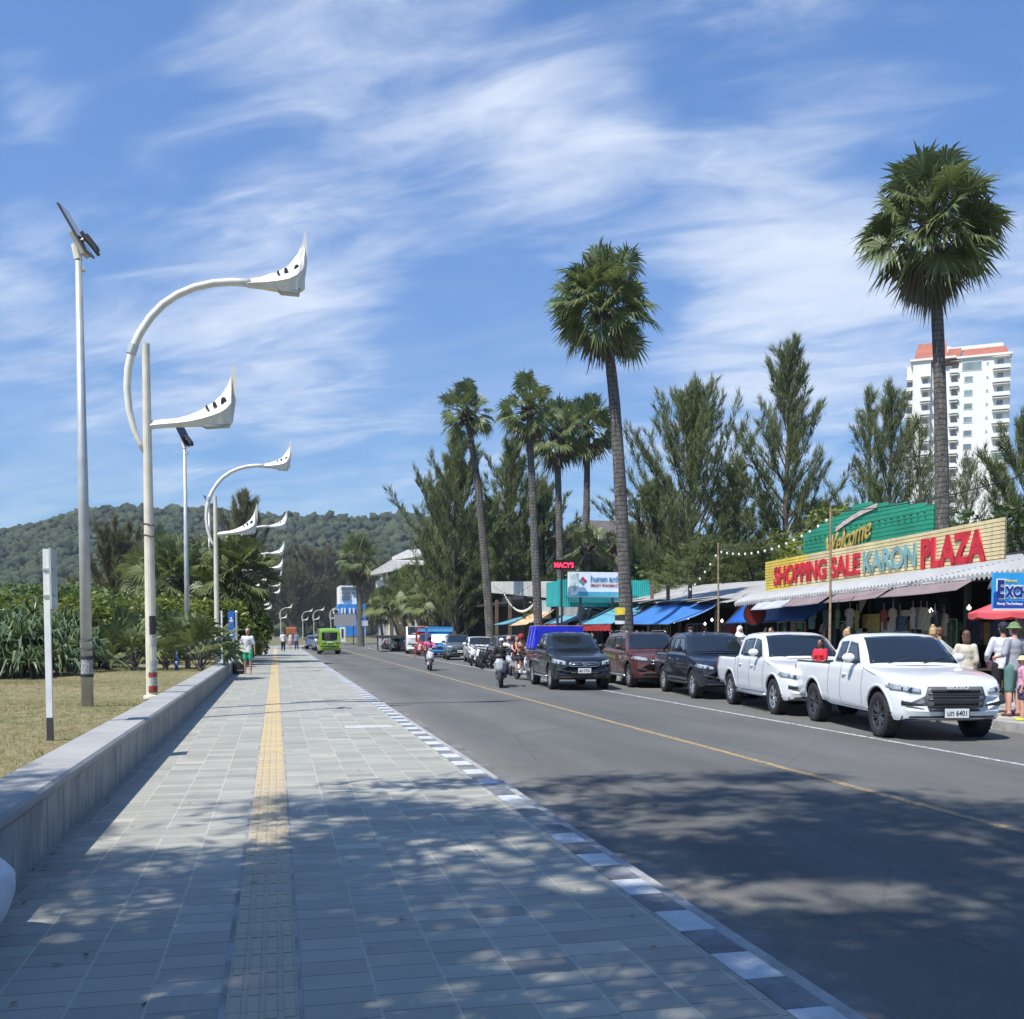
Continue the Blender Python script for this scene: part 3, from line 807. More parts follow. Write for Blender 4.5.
# ---- casuarinas ----------------------------------------------------------------------------------
GC = 'feathery casuarina trees behind the market roofs'
def place(x, Y, z=0):
    q = gy(x, 640, Y); q.z = z; return q
q = place(690, 58); H = (gy(686, 404, 58)).z
c1 = casuarina(q, H, 5.3, 'tall feathery casuarina with many spires right of the tallest palm', GC, 1, 66, 420, .55, .05, base_h=.06)
q = place(785, 56); H = (gy(785, 358, 56)).z
c2 = casuarina(q, H, 3.9, 'tallest casuarina with a sharp single spire above the yellow signboard', GC, 2, 66, 380, .55, .05, base_h=.08, taper=.95)
q = place(886, 52); H = (gy(886, 400, 52)).z
c3 = casuarina(q, H, 3.2, 'narrow casuarina with twin spires left of the white tower', GC, 3, 44, 330, .5, .045, base_h=.1)
q = place(866, 56); H = gy(862, 402, 56).z
casuarina(q, H, 2.4, 'slender casuarina close beside the twin spired one', GC, 4, 36, 300, .5, .045, base_h=.15)
q = place(917, 50); H = gy(917, 430, 50).z
casuarina(q, H, 2.3, 'thin sparse casuarina in front of the white tower left of the palm trunk', GC, 5, 34, 190, .5, .04, base_h=.15, dens=.8)
q = place(965, 50); H = gy(965, 470, 50).z
casuarina(q, H, 3.0, 'low sparse casuarina in front of the white tower right of the palm trunk', GC, 6, 34, 170, .5, .04, base_h=.15, dens=.8)
q = place(1030, 44); H = gy(1030, 425, 44).z
casuarina(q, H, 3.3, 'dark dense casuarina at the right edge behind the signboard end', GC, 7, 50, 460, .55, .055, base_h=.08)
rep(c1, place(655, 66), 2.1, (.95, .95, .72), 'shorter casuarina directly behind the tallest palm trunk')
rep(c2, place(735, 64), 1.2, (1.05, 1.05, .70), 'low dark casuarina filling the gap between the two tallest ones')
rep(c1, place(820, 62), 4.0, (1.0, 1.0, .62), 'low casuarina behind the green gable board')
rep(c3, place(700, 50), 1.0, (1.5, 1.5, .42), 'short bushy casuarina right above the grey stall roofs')
rep(c3, place(755, 48), 3.0, (1.7, 1.7, .40), 'short bushy casuarina left of the yellow signboard')
# left group of casuarinas behind the palms
GD = 'casuarina thicket behind the palms in the middle'
q = place(455, 80); H = gy(455, 452, 80).z
c4 = casuarina(q, H, 4.4, 'large dark casuarina behind the leaning fruiting palm', GD, 8, 60, 440, .7, .07, base_h=.06, taper=1.1, dens=.85)
q = place(512, 84); H = gy(512, 455, 84).z
c5 = casuarina(q, H, 4.4, 'large casuarina between the two left tall palms', GD, 9, 56, 420, .7, .07, base_h=.08, taper=1.1, dens=.85)
q = place(440, 90); H = gy(425, 500, 90).z
c6 = casuarina(q, H, 3.4, 'spreading casuarina at the left end of the thicket with loose outer sprays', GD, 10, 46, 300, .75, .07, base_h=.12, dens=.7)
rep(c4, place(488, 92), 1.7, (1.1, 1.1, .80), 'dense casuarina in the back of the thicket behind the dark bar')
rep(c5, place(545, 86), 2.7, (1.0, 1.0, .82), 'casuarina behind the red light sign palms')
rep(c6, place(570, 92), .7, (.9, .9, .80), 'casuarina low behind the pharmacy board, left of the grey house')
rep(c5, place(475, 100), 4.1, (1.1, 1.1, .68), 'casuarina lowest in the thicket behind the clumped palms')
# street end woods
GE = 'casuarinas closing the far end of the street'
q = place(318, 385); H = gy(318, 566, 385).z / 2
c7 = casuarina(q, H, 6.5, 'broad brownish casuarina over the end of the road', GE, 12, 60, 620, 1.0, .13, NEEDG, .05, taper=1.6); c7.scale = (2, 2, 2)
q = place(292, 370); H = gy(290, 575, 370).z / 2
c8 = casuarina(q, H, 5.5, 'rounded casuarina at the end of the sidewalk', GE, 13, 56, 560, .9, .12, NEEDG, .06, taper=1.5); c8.scale = (2, 2, 2)
rep(c7, place(345, 400), 2.0, (1.8, 1.8, 1.9), 'casuarina behind the white and blue building')
rep(c8, place(305, 395), 1.1, (2.2, 2.2, 2.0), 'casuarina behind the curved far lamps')
rep(c7, place(268, 380), 3.1, (1.9, 1.9, 1.9), 'casuarina left of the sidewalk end behind the fin lamps')
rep(c8, place(333, 375), 4.4, (2.0, 2.0, 1.6), 'low casuarina above the far white cars')
rep(c7, place(372, 380), 5.0, (2.0, 2.0, 1.7), 'casuarina behind the far fan palm')
GF = 'grey green casuarinas in front of the wooded hill'
q = place(245, 105); H = gy(240, 503, 105).z
casuarina(q, H, 3.4, 'thin topped casuarina rising above the hill line behind the second curved lamp', GF, 14, 42, 300, .9, .09, NEEDG, .2, dens=.8)
q = place(118, 120); H = gy(118, 548, 120).z
c9 = casuarina(q, H, 4.6, 'pale rounded casuarina left of the nearest curved lamp post', GF, 15, 50, 480, .9, .11, NEEDG, .06, taper=1.8)
rep(c9, place(140, 128), 1.4, (.9, .9, .82), 'lower pale casuarina right behind the nearest curved lamp post')
rep(c9, place(205, 125), 2.4, (1.1, 1.1, .95), 'pale casuarina over the squat fan palms')
rep(c9, place(172, 135), 3.4, (1.1, 1.1, 1.0), 'pale casuarina behind the thin solar lamp pole')

# ---- shrubs on the beach side --------------------------------------------------------------------
GS = 'strap leaved bushes at the edge of the lawn'
sp = [(8, 34.5, 1.7, 2.2), (38, 34, 1.6, 2.1), (66, 36, 1.5, 1.9), (22, 38.5, 2.0, 2.7), (-14, 35, 1.8, 2.4), (56, 41, 1.9, 2.5), (93, 42, 1.4, 1.6)]
lb = ['strap leaved bush left of the white sign post, front one', 'strap leaved bush directly left of the white sign post', 'strap leaved bush right behind the white sign post', 'tall strap leaved bush in the second row at left',
      'strap leaved bush cut by the left picture edge', 'tall strap leaved bush behind the white sign post', 'smaller strap leaved bush behind the solar pole base']
for i, (px, Y, r_, h_) in enumerate(sp):
    q = gy(px, 640, Y); q.z = .3; strap_plant(q, r_, h_, int(620 * r_ / 1.8), lb[i], GS, 30 + i)
GY = 'young fan palms at the lawn edge'
yp = [(107, 40, 1.6, 2.0, 'young fan palm just right of the solar pole base'), (82, 39, 1.1, 1.3, 'young pale palm sprouting left of the solar pole base'), (133, 38, 1.7, 1.7, 'young spreading palm left of the nearest curved lamp post'),
      (122, 47, 2.2, 2.6, 'larger young palm behind the nearest curved lamp post'), (200, 37, 1.9, 2.1, 'young fan palm with short trunk behind the wall near the thin solar pole'), (165, 40, 1.5, 1.4, 'pale young palm at the blue marker post'), (176, 46, 2.0, 2.4, 'young palm behind the blue marker post'), (216, 50, 1.6, 1.8, 'young palm by the base of the second curved lamp'), (150, 50, 2.2, 2.8, 'young palm half hidden behind the nearest curved lamp post')]
for i, (px, Y, r_, h_, l_) in enumerate(yp):
    q = gy(px, 640, Y); q.z = .28; low_palm(q, r_, h_, 15, l_, GY, 50 + i, FANY if i % 2 else FAN, az0=i)
GB = 'green bushes behind the lawn'
bb = [(30, 52, 5.5, 3.6, 3.4, 'dark green bush tree behind the strap leaved bushes at left', BROAD), (100, 58, 4.6, 3.6, 3.5, 'broad green bush between the white sign and solar pole', BROAD), (-20, 56, 5.0, 4.0, 3.6, 'green bush tree at the left picture edge', BROAD),
      (140, 62, 4.2, 3.0, 3.3, 'green bush behind the nearest curved lamp post', BROAD), (168, 55, 2.6, 2.0, 3.0, 'bright yellow green bush under the squat palms', BROADY), (224, 53, 2.0, 1.6, 2.8, 'yellow green bush behind the second curved lamp', BROADY), (250, 66, 1.3, 1.3, 3.2, 'bright leafy bush right of the black palm trunk', BROAD), (66, 48, 3.4, 2.4, 2.8, 'low olive bush behind the white sign', BROADY),
      (205, 60, 3.4, 2.4, 3.4, 'dark bush under the wide squat palm', BROAD), (180, 66, 3.4, 2.4, 3.6, 'dark bush behind the thin solar pole', BROAD)]
for i, (px, Y, rx, ry, h_, l_, m_) in enumerate(bb):
    q = gy(px, 640, Y); q.z = .2; bushy('bush', q, rx, ry, h_, 5200, l_, 'bush', GB, m_, .15 if i != 4 else .12, 70 + i, trunk=False, clumps=34)
GR = 'dark bushes behind the market buildings'
for i, (px, Y, rx, h_, l_) in enumerate([(640, 70, 5, 7.5, 'dark leafy tree right of the grey house'), (665, 58, 4, 5.6, 'dark leafy tree just right of the tallest trunk over the white fascia'), (600, 60, 4.5, 5.2, 'dark leafy tree over the pharmacy board'), (835, 50, 4.5, 7.4, 'leafy tree with yellowish top behind the green gable board'), (900, 46, 4, 6.4, 'leafy tree behind the right half of the green gable board'), (985, 42, 4, 6.6, 'dark leafy tree behind the signboard right end'), (500, 96, 6, 7, 'dark leafy tree behind the white fascia at left'), (540, 98, 6, 7.2, 'dark leafy tree behind the white fascia near the red sign'), (745, 60, 6, 6.5, 'dark leafy tree behind the grey stall roofs')]):
    q = gy(px, 640, Y); q.z = .1; bushy('leafy_tree', q, rx, rx * .7, h_, 6500, l_, 'tree', GR, BROADD if i != 3 else BROADY, .19, 90 + i, clumps=40)

# ---- shade trees standing left of and behind the viewer --------------------------------------------
for i, (x, y, H, r_, l_) in enumerate([(-6.2, .4, 16, 6.3, 'big shade tree on the lawn left behind the viewer'), (-4.6, -.9, 20, 6.5, 'taller shade tree further behind the viewer'), (-5.2, 2.2, 11.5, 4.6, 'spreading shade tree beside the wall left of the viewer')]):
    rng = np.random.default_rng(200 + i); random.seed(40 + i)
    root = empty('shade_tree', (x, y, .25), 0, l_, 'tree', 'shade trees beside the viewer'); tb = MB(); B = []; D = []
    tb.tube([Vector((0, 0, -.3)), Vector((.5, .3, H * .25)), Vector((.9, .6, H * .5)), Vector((1.2, .8, H * .8))], [.36, .28, .2, .05], 10)
    for k in range(SH_LIMB[i]):
        f = (.34 if i != 1 else .62) + (.6 if i != 1 else .34) * k / SH_LIMB[i]; az = k * 2.4 + random.uniform(-.4, .4)
        s0 = Vector((.9 * f * 1.3, .6 * f * 1.3, H * f)); ln = r_ * random.uniform(.55, 1.1) * (1.15 - .75 * max(0, f - .45))
        e = R(random.uniform(0, 30)); dd = Vector((math.cos(az) * math.cos(e), math.sin(az) * math.cos(e), math.sin(e)))
        end = s0 + dd * ln; tb.tube([s0, s0 + dd * ln * .5 + Vector((0, 0, .4)), end], [.07, .045, .012], 5)
        for j in range(6):
            if random.random() < .12: continue
            tt = .35 + .7 * j / 6; q = s0 + dd * ln * tt + Vector((random.uniform(-.5, .5), random.uniform(-.5, .5), random.uniform(-.3, .5)))
            nb = 150; base = np.array(q) + rng.normal(size=(nb, 3)) * np.array([.46, .22, .16])
            B.append(base); D.append(rng.normal(size=(nb, 3)) + np.array([dd.x * .8, dd.y * .8, -.3]))
    tb.build('trunk', BARKD, root)
    B = np.concatenate(B); D = np.concatenate(D)
    blades('crown', B, D, rng.uniform(.25, .5, len(B)), .085, root, NEED)

# ---- lawn tufts -------------------------------------------------------------------------------------
rng = np.random.default_rng(77)
n = 26000
Yg = 8 + 34 * rng.uniform(0, 1, n) ** .8; Xg = -2.2 - rng.uniform(0, 1, n) * (.30 * Yg + 1.5 - 2.0).clip(.5)
k = 5
cx = np.repeat(Xg, k) + rng.normal(size=n * k) * .025; cy = np.repeat(Yg, k) + rng.normal(size=n * k) * .025
zz_ = .30 + .05 * np.sin(cx * .7 + 1) * np.sin(cy * .33) + .04 * np.sin(cy * .8 + cx * .3)
base = np.stack([cx, cy, zz_ - .01], 1)
o = blades('lawn_grass', base, rng.normal(size=(n * k, 3)) * .45 + np.array([0, 0, .8]), rng.uniform(.025, .065, n * k), .006, None, leafmat('grass_blade', (.13, .14, .04), (.36, .32, .14), .2, .8, .9))
tag(o, 'short dry yellow green grass on the lawn', 'grass', kind='stuff')

# ---- dry leaves blown on the paving and road edge
rng = np.random.default_rng(91); n = 420
X_ = np.where(rng.uniform(0, 1, n) < .45, -1.66 + rng.exponential(.12, n), rng.uniform(-1.6, 3.2, n)); Y_ = 2.5 + 26 * rng.uniform(0, 1, n) ** 1.5
P_ = np.stack([X_, Y_, np.where(X_ > 2.4, -.118, .012)], 1); a_ = rng.uniform(0, 6.28, n); sz_ = rng.uniform(.012, .034, n)[:, None]
u_ = np.stack([np.cos(a_), np.sin(a_), rng.uniform(-.2, .2, n)], 1) * sz_; w_ = np.stack([-np.sin(a_), np.cos(a_), rng.uniform(-.2, .2, n)], 1) * sz_ * .35
o = link_mesh('leaf_litter', fast_mesh('leaf_litter', np.stack([P_ - u_, P_ + w_, P_ + u_, P_ - w_], 1).reshape(-1, 3), np.arange(4 * n), 4), leafmat('dry_litter', (.10, .07, .035), (.30, .22, .11), 0, .9))
tag(o, 'small dry leaves scattered on the sidewalk', 'leaf litter', kind='stuff')

# ================================================================ wooded hill
RID = [(-260, 575), (-120, 560), (0, 541), (40, 531), (80, 521), (125, 513), (165, 516), (200, 515), (235, 518), (262, 521), (300, 524), (335, 524), (352, 527), (372, 522), (400, 520), (430, 522), (480, 528), (560, 540), (640, 556), (720, 575), (840, 600)]
def ridge_y(px):
    for (a, ya), (b, yb) in zip(RID, RID[1:]):
        if a <= px <= b: return ya + (yb - ya) * (px - a) / (b - a)
    return 600
D0, D1 = 430.0, 800.0
from mathutils import noise as mn
def hill_pt(a, b):
    px = -260 + 1100 * a; d = ray(px, 632); d = Vector((d.x, d.y, 0)); d.normalize()
    cosang = d.dot(Vector((fw.x, fw.y, 0)).normalized())
    dist = (D0 + (D1 - D0) * b) 
    top = (632 - ridge_y(px)) / 1024 * D1 * cosang + EYE
    f = b
    if b <= .9: sh = (b / .9) ** 1.25 * .93
    elif b <= 1: sh = .93 + .07 * math.sin((b - .9) / .1 * PI / 2)
    else: sh = 1 - (b - 1) * .8
    zz = top * sh
    zz += (mn.noise(Vector((d.x * dist / 60, d.y * dist / 60, 0))) * 7 - 3) * min(1, b * 3) * max(0, 1 - abs(b - .5) * 1.6) 
    return Vector((d.x * dist, d.y * dist, zz - 3 * (b < .02)))
m, t_, p = newmat('hill_soil'); v = t_.obj()
t_.put(p.inputs['Base Color'], t_.mix(t_.ramp(t_.noise(v, .06, 6), .3, .7), (.018, .035, .014), (.05, .07, .028))); p.inputs['Roughness'].default_value = 1
S(MB().grid(lambda a, b: hill_pt(a, b * 1.4), 160, 44).build('hill', m, smooth=True))
# tree crowns as one wood
rng = np.random.default_rng(3); random.seed(3)
ico = bmesh.new(); bmesh.ops.create_icosphere(ico, subdivisions=2, radius=1.0)
iv = np.array([tuple(v_.co) for v_ in ico.verts]); iff = np.array([[v_.index for v_ in f_.verts] for f_ in ico.faces]); ico.free()
VV = []; FF = []; off_ = 0
NT_ = 11000
for i in range(NT_):
    b_ = random.random() ** .85 * 1.03; a_ = random.random()
    q = hill_pt(a_, b_); r0 = random.choice([1.6, 2.0, 2.5, 3.0, 4.2]) * random.uniform(.8, 1.2) * (.7 + .4 * b_)
    if random.random() < .015: r0 *= 1.6
    n3_ = rng.normal(size=(len(iv), 1)) * .36 + 1
    vv = iv * n3_ * np.array([r0, r0, r0 * random.uniform(.7, 1.0)]) + np.array([q.x, q.y, q.z + r0 * random.uniform(.1, .7)])
    VV.append(vv); FF.append(iff + off_); off_ += len(iv)
m, t_, p = newmat('hill_wood_leaf'); g = t_.n.new('ShaderNodeNewGeometry'); v = t_.obj()
f_ = t_.m('ADD', t_.m('MULTIPLY', g.outputs['Random Per Island'], .65), t_.m('MULTIPLY', t_.ramp(t_.noise(v, .015, 5), .35, .65), .35))
c = t_.mix(f_, (.016, .036, .014), (.074, .098, .036))
c = t_.mix(t_.m('MULTIPLY', t_.ramp(t_.noise(v, .9, 5, .7), .45, .65), .7), c, (.010, .020, .008))
t_.put(p.inputs['Base Color'], c); p.inputs['Roughness'].default_value = .9
t_.put(p.inputs['Normal'], t_.bump(t_.noise(v, 1.3, 5, .75), 1.0, .9))
o = link_mesh('hill_wood', fast_mesh('hill_wood', np.concatenate(VV), np.concatenate(FF).ravel(), 3), m)
tag(o, 'dense tropical wood covering the hill', 'wood', kind='stuff')
# ================================================================ lamps, posts, signs
V3 = Vector
CREAM = mat('lamp_cream_paint', (.62, .58, .47), .45, var=.12, scale=2, dirt=.35, dirtcol=(.35, .26, .14))
LWHITE = mat('lamp_white_paint', (.70, .68, .61), .45, var=.08, scale=2, dirt=.4, dirtcol=(.45, .35, .18))
STEEL = mat('galvanised_steel', (.46, .47, .47), .45, .35, var=.1, scale=4)
DARKM = mat('dark_metal', (.04, .04, .045), .5, .3)
GLASSW = mat('lamp_lens', (.30, .31, .29), .2, 0, var=.05)
RUST = mat('rust_stain', (.32, .2, .08), .8)

def hull(name, top, bot, hw, parent, m, y_n=5):
    """boat-like casing: closed loft between an upper and a lower edge line, hw gives half thickness"""
    mb = MB(); n = len(top); vs = []; fs = []
    for (a, b, h) in zip(top, bot, hw):
        # section: thin crest, wide chine, narrower keel
        t_, k_ = V3((a[0], 0, a[1])), V3((b[0], 0, b[1]))
        ch = t_.lerp(k_, .62)
        for q, wv in ((t_, .18), (t_.lerp(k_, .3), .45), (ch, 1.0), (k_, .62)): vs.append(q + V3((0, h * wv, 0)))
        for q, wv in ((k_, .62), (ch, 1.0), (t_.lerp(k_, .3), .45), (t_, .18)): vs.append(q - V3((0, h * wv, 0)))
    for i in range(n - 1):
        for k in range(8):
            fs.append((i * 8 + k, i * 8 + (k + 1) % 8, i * 8 + 8 + (k + 1) % 8, i * 8 + 8 + k))
    fs += [tuple(range(7, -1, -1)), tuple((n - 1) * 8 + k for k in range(8))]
    mb.add(vs, fs); return mb.build(name, m, parent, fixn=True)
def lamp_px(x, y): return ((x - 144.6 - (y - 347) * .0186) * .0203, EYE + (632 - y) * .0207 - .3)
def make_lamp(label):
    root = empty('street_lamp', (0, 0, 0), 0, label, 'street lamp', 'white fin shaped street lamps along the wall')
    mb = MB(); mb.tube([(0, 0, -.3), (0, 0, 3.2), (0, 0, lamp_px(0, 349)[1])], [.112, .10, .075], 14)
    mb.lathe([(.17, -.02), (.17, .03), (.115, .05)], 14)
    mb.build('post', CREAM, root, smooth=False)
    arc = [(144, 455), (139, 446), (133.5, 432), (129, 414), (127, 394), (128, 374), (132, 355), (139, 339), (149, 323), (161, 309.5), (175, 299), (191, 291), (209, 285.5), (228, 282.8), (246, 282.6)]
    P = [V3((lamp_px(*q)[0], 0, lamp_px(*q)[1])) for q in arc]
    MB().tube(P, [.045, .052, .062, .068, .074, .078, .08, .08, .08, .08, .078, .076, .076, .078, .085], 12).build('curved_arm', LWHITE, root, smooth=True)
    rb = MB(); q = P[6]; d = (P[7] - P[5]).normalized(); rb.tube([q - d * .1, q + d * .1], .097, 12); rb.build('arm_clamp', STEEL, root)
    U = [(243, 279, 286.8), (257.6, 275.7, 287), (271.6, 269.8, 288), (284, 262.5, 288.5), (293, 250, 288), (298, 238, 286), (300.6, 226, 284), (302.4, 243, 282), (302.8, 262, 281.4)]
    tp = []; bt = []; hw = []
    ths = [.09, .12, .17, .21, .22, .15, .10]
    for (x, a, b), h in zip(U[:7], ths):
        tp.append(lamp_px(x, a)); bt.append(lamp_px(x + (0 if x < 296 else 0), b)); hw.append(h)
    head = hull('upper_head', tp, bt, hw, root, LWHITE)
    # sharp fin on top
    fin = [(262, 275), (271.6, 270), (284, 262.7), (293, 250), (298, 238), (300.7, 225.7), (302.3, 243), (302.9, 256), (301.2, 271), (298, 284), (290, 283), (275, 281)]
    MB().prism([lamp_px(*q) for q in fin], lambda a, b, t: V3((a, t, b)), -.045, .045).build('fin', LWHITE, head, fixn=True)
    for cx, cy, rr in ((273.6, 271.5, 1.4), (281.3, 268.8, 2.2), (292.5, 266.6, 3.6)):
        X0, Z0 = lamp_px(cx, cy); r_ = rr * .0212; dd_ = .15 if rr > 3 else .12
        pol = [(X0 - r_ * .8, Z0 - r_)] + [(X0 + r_ * math.cos(a) * .8, Z0 + r_ * math.sin(a)) for a in np.linspace(PI, 0, 7)] + [(X0 + r_ * .8, Z0 - r_)]
        MB().prism(pol, lambda a, b, t: V3((a, t, b)), -dd_, dd_).build('arched_opening', DARKM, head, fixn=True)
    ye = MB(); X0, Z0 = lamp_px(287.5, 267)
    for sgn in (-1, 1): ye.box((X0, sgn * .047, Z0), (.19, .004, .11), (0, -.25, 0))
    ye.build('yellow_stain', mat('aged_yellow', (.62, .47, .22), .6), head)
    ln = MB(); a = lamp_px(272, 286.5); b = lamp_px(296, 285)
    ln.prism([(a[0], a[1]), (b[0], b[1]), (b[0] - .02, b[1] - .13), (a[0] + .09, a[1] - .09)], lambda p_, q_, t: V3((p_, t, q_)), -.13, .13)
    ln.build('lens', GLASSW, head, bevel=.02)
    # lower straight arm whose end sweeps up
    Lw = [(146.6, 424, 432), (160, 422, 430), (175, 420, 428.4), (188, 416, 427.5), (200, 410, 426.6), (210, 402.5, 425.8), (218, 395, 425.2), (224, 385, 424.3), (228, 373, 423.5)]
    tp = [lamp_px(x, a) for x, a, b in Lw]; bt = [lamp_px(x, b) for x, a, b in Lw]
    lo = hull('lower_head', tp, bt, [.07, .08, .09, .12, .16, .19, .21, .2, .17], root, LWHITE)
    fin = [(205, 407), (218, 395), (224, 385), (228, 373), (230.7, 361.5), (232.3, 380), (232.4, 398), (231, 409), (229.3, 422), (215, 422)]
    MB().prism([lamp_px(*q) for q in fin], lambda a, b, t: V3((a, t, b)), -.04, .04).build('fin', LWHITE, lo, fixn=True)
    for cx, cy, rr in ((204, 408.3, 1.3), (211.5, 405.3, 2.0), (220.5, 401.6, 3.3)):
        X0, Z0 = lamp_px(cx, cy); r_ = rr * .0212
        pol = [(X0 - r_ * .8, Z0 - r_)] + [(X0 + r_ * math.cos(a) * .8, Z0 + r_ * math.sin(a)) for a in np.linspace(PI, 0, 7)] + [(X0 + r_ * .8, Z0 - r_)]
        MB().prism(pol, lambda a, b, t: V3((a, t, b)), -.14, .14).build('arched_opening', DARKM, lo, fixn=True)
    ln = MB(); a = lamp_px(199, 426.3); b = lamp_px(227, 423.8)
    ln.prism([(a[0], a[1]), (b[0], b[1]), (b[0] - .02, b[1] - .05), (a[0] + .09, a[1] - .05)], lambda p_, q_, t: V3((p_, t, q_)), -.12, .12)
    ln.build('lens', GLASSW, lo, bevel=.012)
    return root
lamp = make_lamp('nearest white fin street lamp with torn stickers on its cream post')
first_kids = None
lspots = [(-2.52, 22.3), (-2.50, 46.3), (-2.42, 70.6), (-2.42, 94.5), (-2.42, 116), (-2.42, 138), (-2.42, 162), (-2.42, 190)]
lnames = ['second nearest white fin street lamp, standing in front of the squat palms', 'third white fin street lamp behind the big squat palm', 'fourth white fin street lamp along the wall, fin clear of the palm', 'fifth white fin street lamp in the receding row', 'sixth white fin street lamp in the receding row', 'seventh white fin street lamp in the receding row', 'eighth and farthest white fin lamp of the straight row']
for i, (x, y) in enumerate(lspots):
    if i == 0: o = lamp
    else: o = copy_tree(lamp); o['label'] = lnames[i - 1]
    o.location = (x, y, .3 if y < 60 else .1)
fl = [(281, 300, 'far curved lamp left of the orange kiosk roof'), (303, 350, 'far curved lamp over the white cars'), (314, 330, 'far curved lamp with bright fin left of the grey billboard'), (331, 300, 'far curved lamp close to the grey billboard')]
for px, Y, l_ in fl:
    o = copy_tree(lamp); q = gy(px, 640, Y); o.location = (q.x, q.y, 0); o['label'] = l_; o.rotation_euler = (0, 0, -.2)
# stickers only on the near post
def wrap(mb, z0, z1, a0, a1, r, mi=0):
    n = 6; vs = []
    for i in range(n + 1):
        a = a0 + (a1 - a0) * i / n
        vs += [V3((r * math.cos(a), r * math.sin(a), z0)), V3((r * math.cos(a), r * math.sin(a), z1))]
    mb.add(vs, [(2 * i, 2 * i + 2, 2 * i + 3, 2 * i + 1) for i in range(n)], mi)
pap = [mat('black_paper', (.035, .03, .04), .6, var=.5, scale=30), mat('red_paper', (.30, .05, .04), .6, var=.4, scale=20), mat('pale_paper', (.42, .42, .40), .7, var=.3, scale=25)]
for z0_, z1_, a0_, a1_, r0_, m0_ in ((1.30, 1.68, -1.7, .6, .112, 0), (.42, .52, -2.0, .4, .115, 1), (.10, .24, -2.0, .4, .117, 1), (.26, .40, -1.6, .3, .116, 2), (1.05, 1.28, -1.5, .4, .113, 2), (.55, .75, -1.6, .2, .114, 2)):
    st = MB(); wrap(st, z0_, z1_, a0_, a1_, r0_); st.build('sticker', pap[m0_], lamp)
st = MB()
for z in (3.55, 3.32): st.tube([V3((.106 * math.cos(a), .106 * math.sin(a), z + .02 * math.sin(a * 2))) for a in np.linspace(0, 6.2, 12)], .012, 5)
st.build('strap', mat('rusty_strap', (.16, .07, .04), .8), lamp)

def make_solar(label, first=True):
    root = empty('solar_street_lamp', (0, 0, 0), 0, label, 'solar lamp', 'solar street lamps on the lawn')
    MB().tube([(0, 0, -.2), (0, 0, 4), (0, 0, 7.95)], [.105, .085, .055], 14).build('pole', STEEL, root, smooth=True)
    if first:
        st = MB()
        for z, h in ((.86, .06), (.55, .05)): st.lathe([(.114, z), (.116, z), (.116, z + h), (.114, z + h)], 14)
        for z in (1.22, 1.05): st.tube([V3((.113 * math.cos(a), .113 * math.sin(a), z + .03 * math.sin(a))) for a in np.linspace(0, 6.2, 12)], .009, 4)
        wrap(st, .61, .86, -2.4, -.4, .1145, 1)
        st.build('straps', [DARKM, mat('grey_paper', (.3, .3, .31), .7, var=.5, scale=30)], root)
    # panel leaning steeply, its face to the upper right
    M = Euler((R(10), R(61), 0)).to_matrix()
    c = V3((-.03, 0, 8.31))
    pb = MB(); pb.box(c, (.88, .5, .035), M); pb.build('panel_frame', mat('panel_alu', (.10, .10, .11), .4, .6), root)
    pf = MB(); pf.box(c + M @ V3((0, 0, .0195)), (.84, .46, .006), M); pf.build('solar_panel', mat('solar_cells', (.012, .016, .035), .15, coat=.5, var=.3, scale=18), root)
    hb = MB(); hb.box(c + M @ V3((.22, 0, -.06)), (.42, .3, .09), M)
    hb.build('battery_box', mat('box_grey', (.34, .33, .28), .5), root, bevel=.01)
    h2 = MB(); h2.box(V3((.20, -.02, 8.11)), (.42, .22, .06), Euler((0, R(52), 0)).to_matrix()); h2.box(V3((.24, -.02, 8.13)), (.3, .18, .05), Euler((0, R(52), 0)).to_matrix())
    h2.build('lamp_head', DARKM, root, bevel=.012)
    br = MB(); br.tube([(0, 0, 7.83), (-.05, 0, 8.08)], .07, 10); br.tube([(-.05, 0, 8.08), (.1, 0, 8.18)], .035, 8); br.box((.02, .05, 7.68), (.14, .14, .05)); br.build('bracket', LWHITE, root)
    return root
s1 = make_solar('tall solar lamp pole on the lawn with black straps near its foot'); s1.location = (-3.28, 19.4, .3)
s2 = make_solar('thinner looking solar lamp pole farther along the lawn, rising from a young palm', False); s2.location = (-3.30, 41.0, .3); s2.scale = (1, 1, 1.06)
s3 = copy_tree(s2); s3.location = (-3.7, 62, .3); s3['label'] = 'third solar lamp pole hidden among the squat palms'
s2.rotation_euler = (0, 0, -.45)

# white sign post seen edge on
r_ = empty('sign_post', (-2.72, 13.5, .3), 0, 'slim white sign post with narrow board edge on at the wall', 'sign')
mb = MB(); mb.b2((-.035, -.03, -.2), (.035, .03, .30), 1); mb.b2((-.035, -.03, .301), (.035, .03, 2.36), 0)
mb.build('post', [mat('post_white', (.74, .75, .74), .5, dirt=.25), mat('post_black_base', (.05, .05, .055), .6)], r_)
mb = MB(); mb.box((.055, .1, 2.0), (.022, .40, .74), (0, 0, .02)); mb.build('board', mat('board_back', (.42, .47, .44), .5, var=.2, scale=2, dirt=.4), r_)
mb = MB(); mb.b2((-.04, -.045, 2.1), (.1, .045, 2.125)); mb.b2((-.04, -.045, 1.78), (.1, .045, 1.805)); mb.build('clamp', STEEL, r_)

